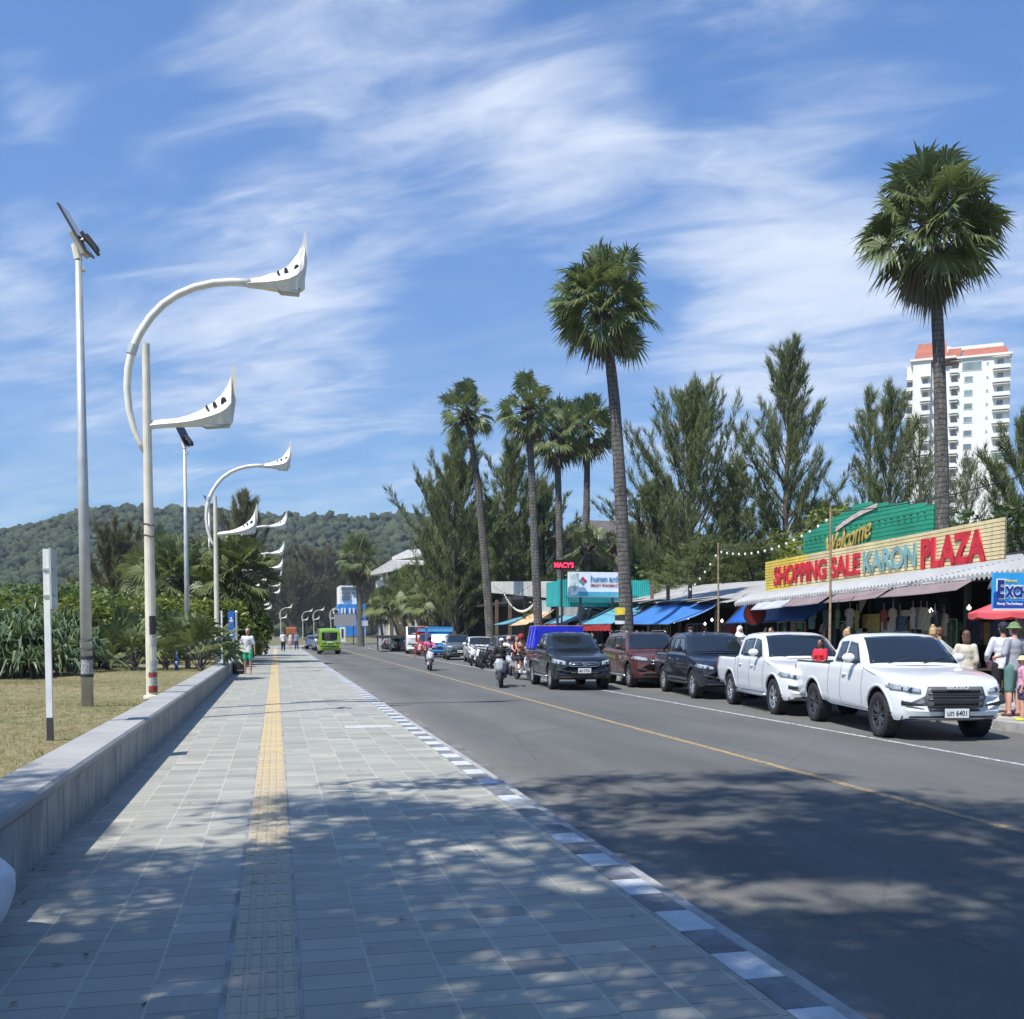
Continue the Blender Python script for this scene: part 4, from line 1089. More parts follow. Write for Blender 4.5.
# blue marker posts and small signs by the wall
BLUE = mat('sign_blue', (.03, .12, .42), .45)
r_ = empty('marker_post', (-3.45, 38, .3), 0, 'narrow blue marker post standing among young palms', 'marker post')
MB().b2((-.06, -.03, -.1), (.06, .03, 1.1)).build('post', BLUE, r_, bevel=.008)
mb = MB()
for z in (.25, .55, .85): mb.b2((-.035, -.034, z), (.035, -.03, z + .07))
mb.build('white_marks', LWHITE, r_)
r_ = empty('bus_stop_sign', (-1.95, 49.5, .5), 0, 'blue and white bus stop sign on a grey post beyond the standing man', 'sign')
MB().bar((.16, 0, -.5), (.16, 0, 2.05), .05, .05, 10).build('post', STEEL, r_); MB().sphere((.16, 0, 2.08), .075, 10, 6).build('post_cap', LWHITE, r_)
MB().b2((-.22, -.012, .85), (.06, .012, 2.12)).build('blue_board', BLUE, r_, bevel=.01)
mb = MB(); mb.b2((-.16, -.017, 1.62), (0, -.0125, 1.72)); mb.b2((-.12, -.017, 1.74), (-.04, -.0125, 1.84)); mb.b2((-.18, -.017, 1.18), (.02, -.0125, 1.22)); mb.b2((-.15, -.017, .98), (-.01, -.0125, 1.1)); mb.build('bus_symbol', LWHITE, r_)
MB().b2((-.02, -.03, -.5), (.02, .03, .86)).build('board_leg', LWHITE, r_)
for i, (x, y, h) in enumerate([(-2.35, 47.5, 2.2), (-2.3, 52.8, 2.0), (-1.9, 56.0, 2.1), (-1.9, 57.3, 2.4), (-1.88, 59.5, 2.0)]):
    o = MB().bar((0, 0, -.3), (0, 0, h), .045, .04, 8).build('post', mat('post_white', (.74, .75, .74), .5)); o.location = (x, y, .4)
    tag(o, ['white thin post left of the bus stop sign', 'white thin post right behind the bus stop sign', 'nearer white post behind the standing man', 'taller white post behind the standing man', 'farther white post behind the standing man'][i], 'post', 'white posts along the wall')

# ================================================================ the plaza market
ALU = mat('awning_sheet_white', (.36, .36, .355), .45, .1, var=.08, scale=1.5, dirt=.4, dirtcol=(.3, .27, .22))
GSHEET = mat('grey_roof_sheet', (.34, .33, .31), .6, .1, var=.18, scale=.8, dirt=.5, dirtcol=(.2, .16, .12))
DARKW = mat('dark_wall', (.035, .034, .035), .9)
WOODP = mat('timber_post', (.13, .09, .06), .8, var=.3)
def corr(p0, p1, p2, p3, n, amp=.03, th=.006):
    """corrugated sheet: p0->p1 along the eave, p3->p2 along the top; waves run up the slope"""
    p0, p1, p2, p3 = map(V3, (p0, p1, p2, p3)); nn = (p1 - p0).cross(p3 - p0).normalized()
    def fn(a, b):
        q = (p0 * (1 - a) + p1 * a) * (1 - b) + (p3 * (1 - a) + p2 * a) * b
        return q + nn * amp * math.sin(a * n * 2 * PI)
    return fn
# main market building shell, open to the pavement
mk = empty('market_building', (17.0, 27, 0), 0, 'open fronted market hall with dark interior under the yellow signboard', 'building')
def P(*a): return V3(a) - V3((17.0, 27, 0))
mb = MB(); lo = lambda a: tuple(P(*a))
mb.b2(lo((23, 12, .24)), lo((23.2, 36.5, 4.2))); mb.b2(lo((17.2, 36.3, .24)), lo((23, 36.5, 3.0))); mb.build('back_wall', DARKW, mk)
MB().grid(lambda a, b: corr(P(16.5, 34.2, 2.98), P(16.5, 14, 3.16), P(24, 14, 4.4), P(24, 36.5, 4.2), 95, .02)(a, b), 760, 2).build('roof', GSHEET, mk)
mb = MB()
for y in (34, 31, 28.0, 25, 22, 19, 16): MB().b2(lo((16.45, y - .06, .0)), lo((16.57, y + .06, 2.98))).build('post', DARKM, mk)
mb = MB()
for y in np.arange(34, 14, -3.0): mb.b2(lo((19.5, y - .06, .24)), lo((19.6, y + .06, 3.4)))
mb.b2(lo((16.4, 14, 2.86)), lo((16.62, 34.2, 2.95))); mb.build('beam', DARKM, mk)
# corrugated front awning
aw = empty('corrugated_awning', (15.0, 27, 2.8), 0, 'long white corrugated awning curving down under the signboard', 'awning')
A = lambda x, y, z: V3((x - 15.0, y - 27, z - 2.8))
def awn(a, b):
    y = 31.9 + (14.5 - 31.9) * a; zt = 2.62 + .30 * min(1, (31.9 - y) / 12.5)
    ang = b * 1.35
    x = 15.0 + 1.75 * (b if b > .12 else b); z = zt + .36 * math.sin(min(1, b * 2.2) * PI / 2) * .75 + .12 * b
    x -= .0
    return A(x, y, z + .035 * math.sin(a * 110 * 2 * PI))
MB().grid(awn, 900, 10).build('sheet', ALU, aw, smooth=True)
mb = MB(); mb.grid(lambda a, b: A(15.0 - .01, 31.9 - 17.4 * a, 2.62 + .30 * min(1, 17.4 * a / 12.5) - .10 * b + .035 * math.sin(a * 110 * 2 * PI)), 900, 1)
mb.build('front_lip', ALU, aw)
mb = MB()
for i in range(7): y = 31.5 - 2.7 * i; mb.bar(A(15.08, y, 2.6 + .25 * min(1, (31.9 - y) / 12.5)), A(16.5, y, 2.95), .02, .02, 6)
mb.build('bracket', DARKM, aw)
# purple grey drop cloths
PURP = mat('drop_cloth_mauve', (.22, .165, .165), .8, var=.12, scale=1.5); PURW = mat('drop_cloth_hem', (.50, .47, .45), .8)
GREYC = mat('drop_cloth_grey', (.40, .42, .46), .8)
for i, (y0, y1, xo, ms, l_) in enumerate([(30.2, 28.0, 14.75, GREYC, 'pale grey drop cloth at the left end of the corrugated awning'), (27.95, 25.75, 14.62, PURP, 'mauve drop cloth second from the left under the awning'), (25.5, 22.95, 14.6, PURP, 'mauve drop cloth in the middle under the awning'), (22.75, 19.8, 14.55, PURP, 'widest mauve drop cloth nearest the picture right under the awning'), (19.2, 17.2, 14.9, mat('drop_cloth_dark', (.12, .12, .12), .8), 'dark rolled drop cloth behind the exchange board')]):
    r_ = empty('drop_cloth', (15.0, (y0 + y1) / 2, 2.6), 0, l_, 'awning cloth', 'drop cloths hanging under the corrugated awning')
    zt = 2.56 + .26 * min(1, (31.9 - y0) / 12.5); zt1 = 2.56 + .26 * min(1, (31.9 - y1) / 12.5)
    f = lambda a, b: V3((.02 + (xo - 15.0 - .02) * b + .015 * math.sin(a * 17 + i), (y0 + (y1 - y0) * a) - (y0 + y1) / 2, (zt + (zt1 - zt) * a) - .25 * b - .02 * math.sin(a * PI) * b - 2.6))
    mb = MB(); mb.grid(f, 14, 4); o = mb.build('cloth', ms, r_, smooth=True); so_ = o.modifiers.new('s', 'SOLIDIFY'); so_.thickness = .006
    mb = MB(); mb.tube([f(a, 0) + V3((-.01, 0, .02)) for a in np.linspace(0, 1, 8)], .022, 6); mb.build('roller', PURW, r_)
# yellow slatted signboard with its letters
sg = empty('signboard', (16.8, 27.2, 0), 0, 'long yellow slatted signboard reading SHOPPING SALE KARON PLAZA', 'signboard')
a0 = V3((17.0, 33.6, 2.89)); a1 = V3((16.6, 20.85, 3.09)); OO = V3((16.8, 27.2, 0))
ux = (a1 - a0).normalized(); H0 = 1.25; uz = V3((0, 0, 1)); Ls = (a1 - a0).length; nrm_ = ux.cross(uz).normalized()
if nrm_.x > 0: nrm_ = -nrm_
YEL = mat('slat_cream_yellow', (.74, .62, .36), .6, var=.14, scale=1.2, dirt=.5, dirtcol=(.42, .30, .14))
YEL2 = mat('slat_bright_yellow', (.76, .58, .10), .6, var=.12, scale=1.2, dirt=.4, dirtcol=(.5, .33, .08))
mb = MB(); ns = 13
for k in range(ns):
    z0 = H0 * k / ns; z1 = z0 + H0 / ns * .80
    for (s0_, s1_, mi) in ((0, 1.75 + .12 * k, 1), (1.75 + .12 * k, Ls, 0)):
        if k > 9 or k < 1: pass
        q = [a0 + ux * s0_ + uz * z0, a0 + ux * s1_ + uz * z0, a0 + ux * s1_ + uz * z1, a0 + ux * s0_ + uz * z1]
        q = [p_ - OO for p_ in q]
        mb.add([p_ - nrm_ * .01 + (nrm_ * .012 if j > 1 else V3((0, 0, 0))) for j, p_ in enumerate(q)] + [p_ + nrm_ * .02 + (nrm_ * .012 if j > 1 else V3((0, 0, 0))) for j, p_ in enumerate(q)], [(3, 2, 1, 0), (4, 5, 6, 7), (0, 1, 5, 4), (2, 3, 7, 6), (1, 2, 6, 5), (3, 0, 4, 7)], mi)
mb.build('slats', [YEL, YEL2], sg)
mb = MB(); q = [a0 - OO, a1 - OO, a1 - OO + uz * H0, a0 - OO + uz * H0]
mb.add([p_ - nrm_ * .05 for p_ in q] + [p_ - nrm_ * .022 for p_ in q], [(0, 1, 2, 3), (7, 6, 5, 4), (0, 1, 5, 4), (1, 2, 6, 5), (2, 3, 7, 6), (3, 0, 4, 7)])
mb.build('backing', mat('backing_dark_yellow', (.20, .17, .09), .8), sg, fixn=True)  # plain dark yellow backing board behind the slats
mb = MB()
for s_ in np.linspace(.3, Ls - .3, 8): q = a0 + ux * s_ - OO; mb.bar(q - nrm_ * .09 + V3((0, 0, -.3)), q - nrm_ * .09 + uz * (H0 - .05), .03, .03, 6); mb.bar(q - nrm_ * .09 + uz * H0 * .8, q - nrm_ * 1.0 + V3((0, 0, .2)), .02, .02, 5)
mb.build('frame', DARKM, sg)
LRED = mat('letter_red', (.46, .018, .03), .6, var=.22, scale=4, dirt=.3, dirtcol=(.25, .03, .03)); LTEAL = mat('letter_grey_teal', (.19, .33, .33), .5, var=.2, scale=3, dirt=.3)
def put_text(parent, name, txt, s0_, s1_, z0, z1, m, bold=.0, depth=.02, off=.05, O=None, A0=None, UX=None, N=None, shear=0.0, rot=0.0):
    me = text_mesh(txt, 1.0, depth, bold, shear, 'LEFT')
    xs = [v_.co.x for v_ in me.vertices]; ys = [v_.co.y for v_ in me.vertices]
    x0, x1, y0, y1 = min(xs), max(xs), min(ys), max(ys)
    sx = (s1_ - s0_) / (x1 - x0); sy = (z1 - z0) / (y1 - y0)
    base = (A0 + UX * s0_ + uz * z0 + N * off) - O
    uy_ = uz; ux_ = UX
    if rot:
        ux_ = (UX * math.cos(rot) + uz * math.sin(rot)); uy_ = (uz * math.cos(rot) - UX * math.sin(rot))
    for v_ in me.vertices:
        a = (v_.co.x - x0) * sx; b = (v_.co.y - y0) * sy; v_.co = base + ux_ * a + uy_ * b + N * v_.co.z
    return link_mesh(name, me, m, parent)
def S_(px):  # distance along the board of a photo column
    q = gx(px, 560, 16.8); return (a0.y - q.y) * Ls / (a0.y - a1.y)
k_ = dict(O=OO, A0=a0, UX=ux, N=nrm_)
put_text(sg, 'letters_shopping', 'SHOPPING', S_(771), S_(826), .34, 1.0, LRED, .035, **k_)
put_text(sg, 'letters_sale', 'SALE', S_(830.5), S_(861.5), .34, 1.0, LRED, .035, **k_)
put_text(sg, 'letters_karon', 'KARON', S_(865), S_(921), .36, 1.0, LTEAL, .04, **k_)
put_text(sg, 'letters_plaza', 'PLAZA', S_(926), S_(994), .26, 1.06, LRED, .045, **k_)
# green gable board with the welcome script
gb = empty('gable_board', (17.7, 28.6, 0), 0, 'green slatted gable board with gold Welcome script above the yellow signboard', 'signboard')
GO = V3((17.7, 28.6, 0)); GRN = mat('slat_green', (.035, .36, .22), .55, var=.15, scale=.8, dirt=.15)
g0 = V3((17.75, 32.3, 4.0)); g1 = V3((17.55, 24.87, 4.0)); gu = (g1 - g0).normalized(); gL = (g1 - g0).length; gn = gu.cross(uz)
if gn.x > 0: gn = -gn
def gtop(s): return 1.02 + (5.64 - 5.02) * min(1, s / (gL * .5)) - (.50 * max(0, (s - gL * .5) / (gL * .5)))
mb = MB(); k = 0; z = 0.0
while z < 1.7:
    z1 = z + .105
    ss = [s for s in np.linspace(0, gL, 61) if gtop(s) > z + .05]
    if ss:
        s0_, s1_ = ss[0], ss[-1]; q = [g0 + gu * s0_ + uz * z, g0 + gu * s1_ + uz * z, g0 + gu * s1_ + uz * z1, g0 + gu * s0_ + uz * z1]; q = [p_ - GO for p_ in q]
        mb.add([p_ - gn * .01 + (gn * .02 if j > 1 else V3((0, 0, 0))) for j, p_ in enumerate(q)] + [p_ + gn * .02 + (gn * .02 if j > 1 else V3((0, 0, 0))) for j, p_ in enumerate(q)], [(3, 2, 1, 0), (4, 5, 6, 7), (0, 1, 5, 4), (2, 3, 7, 6), (1, 2, 6, 5), (3, 0, 4, 7)])
    z += .125
mb.build('slats', GRN, gb)
pol = [(0, 0), (gL, 0), (gL, gtop(gL)), (gL * .5, gtop(gL * .5)), (0, gtop(0))]
MB().prism(pol, lambda a, b, t: g0 + gu * a + uz * b + gn * t - GO, -.06, -.03).build('backing', mat('backing_green', (.02, .15, .10), .8), gb, fixn=True)
GOLD = mat('letter_gold', (.42, .30, .08), .45, var=.3, scale=6)
kg = dict(O=GO, A0=g0, UX=gu, N=gn)
put_text(gb, 'letters_welcome', 'Welcome', 1.75, 4.5, .05, .72, GOLD, .012, shear=.55, rot=.17, off=.09, **kg)
mb = MB(); mb.tube([g0 + gu * (1.5 + 3.3 * t) + uz * (.02 + .35 * t + .08 * math.sin(t * PI)) + gn * .08 - GO for t in np.linspace(0, 1, 9)], [.015, .03, .035, .03, .03, .03, .025, .02, .01], 6); mb.build('flourish', GOLD, gb)
mb = MB(); 
for t_0 in np.linspace(0, 1, 13)[:-1]:
    t1_ = t_0 + 1 / 12
    f = lambda t: g0 + gu * (2.3 + 2.4 * t) + uz * (.98 + .42 * t - .15 * (t - .6) ** 2 * 2) + gn * .08 - GO
    mb.add([f(t_0), f(t1_), f(t1_) + uz * .14, f(t_0) + uz * .14], [(0, 1, 2, 3)])
o = mb.build('ribbon', mat('ribbon_pink', (.55, .42, .40), .6, var=.3, scale=12), gb); o.modifiers.new('s', 'SOLIDIFY').thickness = .02
mb = MB(); 
for s_ in np.linspace(.3, gL - .3, 22): mb.sphere(g0 + gu * s_ + uz * (.72 + .22 * min(1, s_ / 3.5)) + gn * .09 - GO, .035, 6, 4)
mb.build('bulbs', mat('dark_bulb', (.05, .06, .05), .3), gb)

# blue exchange board
eb = empty('exchange_board', (13.3, 17, 0), 0, 'blue money exchange board at the right picture edge', 'sign')
O_ = V3((13.3, 17, 0)); e0 = V3((13.32, 17.0, 2.08)); eu = V3((1, -.05, 0)).normalized(); en = V3((-.05, -1, 0)).normalized()
mb = MB(); mb.prism([(0, 0), (2.4, 0), (2.4, .70), (0, .70)], lambda a, b, t: e0 + eu * a + uz * b + en * t - O_, -.06, 0); mb.build('board', mat('board_sky_blue', (.03, .33, .70), .4, var=.1, scale=3), eb, fixn=True)
mb = MB(); mb.prism([(0, .02), (2.4, .02), (2.4, .16), (0, .16)], lambda a, b, t: e0 + eu * a + uz * b + en * t - O_, .002, .008); mb.prism([(0, .02), (.10, .02), (.10, .36), (0, .32)], lambda a, b, t: e0 + eu * a + uz * b + en * t - O_, .009, .012); mb.build('lower_band', mat('board_navy', (.02, .06, .35), .4), eb, fixn=True)
mb = MB(); mb.prism([(0, -.02), (2.4, -.02), (2.4, .02), (0, .02)], lambda a, b, t: e0 + eu * a + uz * b + en * t - O_, -.02, .014); mb.build('edge_strip', LWHITE, eb, fixn=True)
ke = dict(O=O_, A0=e0, UX=eu, N=en)
LW = mat('letter_white', (.8, .8, .8), .5); LNV = mat('letter_navy', (.015, .03, .22), .4)
put_text(eb, 'letter_outline', 'E', .055, .235, .19, .585, LW, .12, .004, .006, **ke); put_text(eb, 'letter_initial', 'E', .075, .215, .215, .56, LNV, .05, .006, .014, **ke)
put_text(eb, 'letters_outline', 'XCHANGE', .22, 1.30, .20, .47, LW, .10, .004, .006, **ke); put_text(eb, 'letters', 'XCHANGE', .235, 1.285, .225, .445, LNV, .045, .006, .014, **ke)
put_text(eb, 'letters_small', 'Money', .25, .50, .50, .58, mat('letter_yellow', (.7, .6, .2), .5), .02, .004, .006, **ke)
put_text(eb, 'letters_lower', 'Money The Exchange', .07, .62, .07, .135, LW, .02, .003, .011, **ke)
mb = MB(); mb.b2((1.9, .1, -.3), (2.0, .2, 2.1)); mb.b2((1.15, .07, 0), (1.21, .13, 2.05)); mb.build('post', mat('post_blue', (.02, .07, .22), .5), eb)
# pink umbrella
ub = empty('market_umbrella', (15.3, 18.8, .03), 0, 'faded red parasol below the blue exchange board', 'umbrella')
PINK = mat('umbrella_red', (.62, .085, .10), .7, var=.08, scale=2)
mb = MB(); n = 8; vs = [V3((0, 0, 2.37))]; fs = []
for r0, z0 in ((.4, 2.24), (.7, 2.11), (.95, 2.01), (.95, 1.91)):
    for k in range(32):
        a = 2 * PI * k / 32; sc = 1 - .05 * abs(math.sin(a * n / 2)) ** .5 if r0 > .6 else 1
        vs.append(V3((r0 * sc * math.cos(a), r0 * sc * math.sin(a), z0 - (.03 * abs(math.sin(a * 4)) if z0 < 1.95 else 0) + (.02 * (1 - abs(math.sin(a * 4)))))))
for k in range(32):
    fs.append((0, 1 + k, 1 + (k + 1) % 32))
    for j in range(3): fs.append((1 + j * 32 + k, 1 + (j + 1) * 32 + k, 1 + (j + 1) * 32 + (k + 1) % 32, 1 + j * 32 + (k + 1) % 32))
o = mb.add(vs, fs).build('canopy', PINK, ub, fixn=True); o.modifiers.new('s', 'SOLIDIFY').thickness = .006
MB().bar((0, 0, 0), (0, 0, 2.42), .022, .018, 8).build('pole', STEEL, ub)
mb = MB()
for k in range(8): a = 2 * PI * k / 8; mb.bar((0, 0, 2.30), (.92 * math.cos(a), .92 * math.sin(a), 2.01), .008, .006, 4)
mb.build('rib', DARKM, ub); MB().lathe([(.28, 0), (.28, .06), (.1, .12), (.05, .12)], 16).build('base', ml, ub)

# ---- poles, wires and strings of bulbs
BAMB = mat('bamboo_pole', (.27, .19, .11), .7, var=.3, scale=8)
for i, (x, y, h, l_) in enumerate([(13.6, 30.1, 4.42, 'rusty thin pole left of the yellow signboard carrying bulb strings'), (13.6, 23.4, 4.75, 'thin pole in front of the word SALE on the signboard')]):
    o = MB().tube([(0, 0, -.1), (.02, .01, h * .5), (-.02, 0, h)], [.036, .032, .026], 8).build('pole', BAMB); o.location = (x, y, .03); tag(o, l_, 'pole', 'thin poles carrying bulb strings')
BULB = mat('festoon_bulb', (.75, .75, .7), .25, spec=.6)
def festoon(p, q, sag, nb, drop, label, r=.035):
    p, q = V3(p), V3(q); r_ = empty('string_lights', p, 0, label, 'string lights', 'bulb strings over the market front'); mb = MB()
    f = lambda t: (q - p) * t - V3((0, 0, sag * 4 * t * (1 - t)))
    mb.tube([f(t) for t in np.linspace(0, 1, 17)], .012, 4)
    if drop: mb.tube([f(t) - V3((0, 0, drop * (.3 + 1.2 * t * (1 - t) * 2))) for t in np.linspace(0, 1, 17)], .007, 4)
    mb.build('wire', DARKM, r_)
    b0 = None
    for i in range(nb):
        t = (i + .5) / nb; c = f(t) - V3((0, 0, (drop * (.3 + 1.2 * t * (1 - t) * 2) if drop else 0) + r * 1.2))
        if b0 is None:
            mb = MB().sphere((0, 0, 0), (r, r, r * 1.3), 8, 6); b0 = mb.build('bulb', BULB, r_, smooth=True); b0.location = c
        else:
            c_ = b0.copy(); C.objects.link(c_); c_.parent = r_; c_.location = c; KID.setdefault(r_.name, []).append(c_)
festoon((13.6, 30.1, 4.30), (13.6, 23.4, 4.65), .22, 16, .28, 'bulb string sagging between the two thin poles')
festoon((13.6, 30.1, 4.28), (14.3, 34.6, 3.05), .05, 7, .15, 'bulb string running down left from the rusty thin pole')
festoon((13.6, 23.4, 4.65), (15.2, 16.0, 5.15), .25, 0, 0, 'bare cable running right from the thin pole over the signboard')
q1 = gx(540, 575, 13.2); q2 = gx(493, 585, 12.9)
festoon(q1, q2, .75, 0, .3, 'pale cables sagging between two palm trunks before the dark bar')
q1 = gx(503, 601, 14.2); q2 = gx(534, 606, 14.2)
festoon(q1 + V3((0, 0, .7)), q2 + V3((0, 0, .2)), .8, 22, 0, 'curved string of white bulbs hanging in front of the dark bar', .06)
q1 = gy(566, 596, 46.5); q2 = gx(640, 612, 14.3)
festoon(q1, q2, .25, 0, .2, 'white cable loop below the pharmacy board')

# ---- stall row left of the plaza: grey roofs, blue tarps
sr = empty('stall_row', (17, 45, 0), 0, 'row of market stalls under patched grey sheet roofs left of the signboard', 'building')
SO = V3((17, 45, 0)); L_ = lambda x, y, z: V3((x, y, z)) - SO
mb = MB(); mb.grid(lambda a, b: corr(L_(15.6, 57, 3.25), L_(15.9, 34.4, 2.72), L_(21, 34.4, 3.75), L_(21, 57, 4.2), 90, .02)(a, b), 720, 2); mb.build('roof', GSHEET, sr)
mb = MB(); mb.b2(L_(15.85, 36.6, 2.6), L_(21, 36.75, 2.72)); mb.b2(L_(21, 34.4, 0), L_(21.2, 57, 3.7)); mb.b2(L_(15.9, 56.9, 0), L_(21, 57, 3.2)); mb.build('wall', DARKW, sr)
mb = MB()
for y in (35, 38.5, 42, 45.5, 49, 52.5, 56): MB().b2(L_(15.7, y - .05, 0), L_(15.8, y + .05, 2.72)).build('post', DARKM, sr)
mb = MB()
for px, yy in ((652, 588), (668, 590), (690, 587)): q = gx(px, 600, 16.2); mb.b2(q - SO + V3((-.06, -.06, .0)), q - SO + V3((.06, .06, .62)))
mb.build('stub_post', WOODP, sr)
# loose light sheets patched on the roof front
mb = MB()
for i in range(9):
    y = 36 + i * 2.1; mb.box(L_(15.95 + .2 * (i % 3), y, 2.86 + .022 * (y - 34) + .02 * (i % 2)), (1.3, 1.8, .02), (0, -.12, .05 * ((i * 7) % 5 - 2)))
mb.build('patch_sheet', [mat('patch_sheet_pale', (.46, .43, .38), .6, var=.25, scale=1.5, dirt=.5)], sr)
TARP = mat('tarp_blue', (.045, .17, .46), .5, var=.12, scale=1.5, bump=.3, bscale=6); TARPD = mat('tarp_bright_blue', (.015, .10, .42), .45, var=.15, scale=1.2, bump=.3, bscale=6)
TEALC = mat('tarp_teal', (.10, .30, .38), .6, var=.15); REDC = mat('banner_red', (.42, .03, .03), .6, var=.25, scale=6)
def tarp(label, pts, m, name='tarp_awning', cat='awning', group=None, wave=.03, nu=14, hem=None):
    p0, p1, p2, p3 = [V3(p_) for p_ in pts]; c = (p0 + p1 + p2 + p3) / 4; r_ = empty(name, c, 0, label, cat, group)
    nn = (p1 - p0).cross(p3 - p0).normalized()
    f = lambda a, b: ((p0 * (1 - a) + p1 * a) * (1 - b) + (p3 * (1 - a) + p2 * a) * b) - c + nn * wave * math.sin(a * 9 + b * 4) * 1.0 - V3((0, 0, .06 * math.sin(b * PI)))
    o = MB().grid(f, nu, 6).build('cloth', m, r_, smooth=True); o.modifiers.new('s', 'SOLIDIFY').thickness = .006
    mb = MB(); mb.bar(p0 - c, p1 - c, .02, .02, 6); mb.bar(p3 - c, p2 - c, .02, .02, 6); mb.bar(p0 - c, p3 - c, .015, .015, 6); mb.bar(p1 - c, p2 - c, .015, .015, 6); mb.build('frame', DARKM, r_)
    if hem:
        mb = MB(); mb.grid(lambda a, b: (p0 * (1 - a) + p1 * a) - c + V3((-.01, 0, -.28 * b + .02 * math.sin(a * 50) * b)), 40, 1); o = mb.build('valance', hem, r_); o.modifiers.new('s', 'SOLIDIFY').thickness = .005
    return r_
GT = 'blue tarp awnings on the stall row'
tarp('wide blue tarp awning sloping out right of the tallest palm trunk', [(14.1, 41.5, 1.98), (14.1, 35.6, 1.92), (15.9, 34.8, 2.72), (15.9, 41.5, 2.85)], TARP, group=GT)
tarp('blue tarp awning left of the tallest palm trunk', [(14.1, 47.5, 2.0), (14.1, 42.2, 1.98), (15.8, 42.2, 2.8), (15.8, 47.5, 2.85)], TEALC, group=GT, hem=REDC)
tarp('narrow faded blue awning above the red letters banner', [(13.9, 53, 2.05), (13.9, 48.2, 2.1), (15.7, 48.2, 2.8), (15.7, 53, 2.95)], TEALC, group=GT, hem=REDC)
tarp('bright blue tarp hanging under the left end of the corrugated awning', [(15.6, 33.9, 1.95), (15.6, 28.3, 2.0), (16.4, 28.0, 2.75), (16.4, 33.9, 2.75)], TARPD, group=GT)
tarp('striped orange and white stall awning by the helmeted riders', [(13.6, 60.0, 2.0), (13.6, 55.6, 2.05), (15.4, 55.6, 3.0), (15.4, 60, 3.0)], 0 or mat('stripes_orange', (.55, .22, .08), .6), group=None)
# stripes for the orange awning : procedural wave
ms = MATS['stripes_orange']; t_ = NT(ms); p = ms.node_tree.nodes['Principled BSDF']; X, Y, Z = t_.sep(t_.obj())[:3]
st_ = t_.m('GREATER_THAN', t_.m('FRACT', t_.m('MULTIPLY', t_.m('ADD', Y, X), 1.6)), .5)
t_.put(p.inputs['Base Color'], t_.mix(st_, (.60, .20, .05), (.70, .62, .42)))
tarp('pale teal awning edge beside the striped awning', [(13.6, 65, 2.1), (13.6, 60.6, 2.1), (15.2, 60.6, 2.6), (15.2, 65, 2.6)], TEALC)

# red half round lamp sign under awning
r_ = empty('round_sign', (15.3, 31.0, 2.25), 0, 'dark red round sign hanging below the bright blue tarp', 'sign'); mb = MB(); mb.lathe([(.38, -.03), (.38, .03)], 24, Matrix.Rotation(PI / 2, 4, 'X')); mb.build('disc', mat('disc_red', (.16, .02, .015), .5), r_); MB().lathe([(.39, -.035), (.39, .035), (.35, .035), (.35, -.035)], 24, Matrix.Rotation(PI / 2, 4, 'X'), closed=True).build('rim', DARKM, r_)

# market hall with white fascia behind
hl = empty('market_hall', (25, 56, 0), 0, 'long market hall with plain off white fascia behind the stall roofs', 'building')
q0 = gy(630, 590, 54); q1 = gy(802, 590, 54)
mb = MB(); mb.b2((q0.x - 25, -2.0, 3.35), (q1.x - 25, -1.8, 4.28)); mb.build('fascia', mat('fascia_offwhite', (.50, .48, .43), .8, var=.12, scale=.7, dirt=.35), hl)
mb = MB(); mb.b2((q0.x - 25, -1.75, 0), (q1.x - 25, 6, 3.3)); mb.build('wall', DARKW, hl); MB().b2((q0.x - 25.1, -1.7, 4.0), (q1.x - 24.9, 6.2, 4.12)).build('roof', GSHEET, hl)
# dark bar with white fascia at left
br = empty('bar_building', (15, 70, 0), 0, 'dark open bar under a long pale fascia left of the pharmacy board', 'building'); BO = V3((15, 70, 0))
mb = MB()
f0 = gx(491, 590, 15.0); f1 = gx(559, 590, 15.0)
a_ = [V3((15, f0.y, 4.45)), V3((15, f1.y, 3.45)), V3((15, f1.y, 4.40)), V3((15, f0.y, 5.25))]
mb.add([p_ - BO for p_ in a_] + [p_ - BO + V3((.25, 0, 0)) for p_ in a_], [(0, 1, 2, 3), (7, 6, 5, 4), (0, 4, 5, 1), (1, 5, 6, 2), (2, 6, 7, 3), (3, 7, 4, 0)]); mb.build('fascia', mat('fascia_offwhite', (.5, .48, .43), .8), br, fixn=True)
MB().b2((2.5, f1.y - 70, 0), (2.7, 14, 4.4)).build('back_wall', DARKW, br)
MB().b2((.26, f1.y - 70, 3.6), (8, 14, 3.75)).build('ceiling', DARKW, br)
mb = MB()
for y in np.arange(f1.y, f0.y, 4.2): mb.b2((.05, y - 70 - .1, 0), (.25, y - 70 + .1, 3.9))
mb.build('column', WOODP, br)
mb = MB(); q = gx(538, 610, 15.0); mb.b2((.1, q.y - 70 - 2.2, 2.4), (.2, q.y - 70 - .3, 3.5)); mb.build('glass_panel', mat('panel_pale', (.42, .5, .52), .3), br)
mb = MB(); mb.grid(lambda a, b: V3((-.05 + .02 * math.sin(a * 90), f1.y - 70 + (-4.8) * a, 2.5 + 1.4 * b)), 90, 1); o = mb.build('corrugated_panel', GSHEET, br); o.modifiers.new('s', 'SOLIDIFY').thickness = .01
bx = empty('roadside_shop', (14.6, 86, 0), 0, 'small shop with purple banner and glass front left of the dark bar', 'building')
mb = MB(); mb.b2((0, -3.5, 0), (.3, 6, 3.0)); mb.b2((.3, -3.5, 0), (6, -3.3, 4.8)); mb.build('wall', mat('shop_dark_glass', (.03, .05, .06), .15), bx)
MB().b2((-.2, -3.6, 3.1), (0.1, 6, 3.8)).build('sign_panel', mat('shop_sign_pale', (.42, .45, .42), .6, var=.3, scale=3), bx)
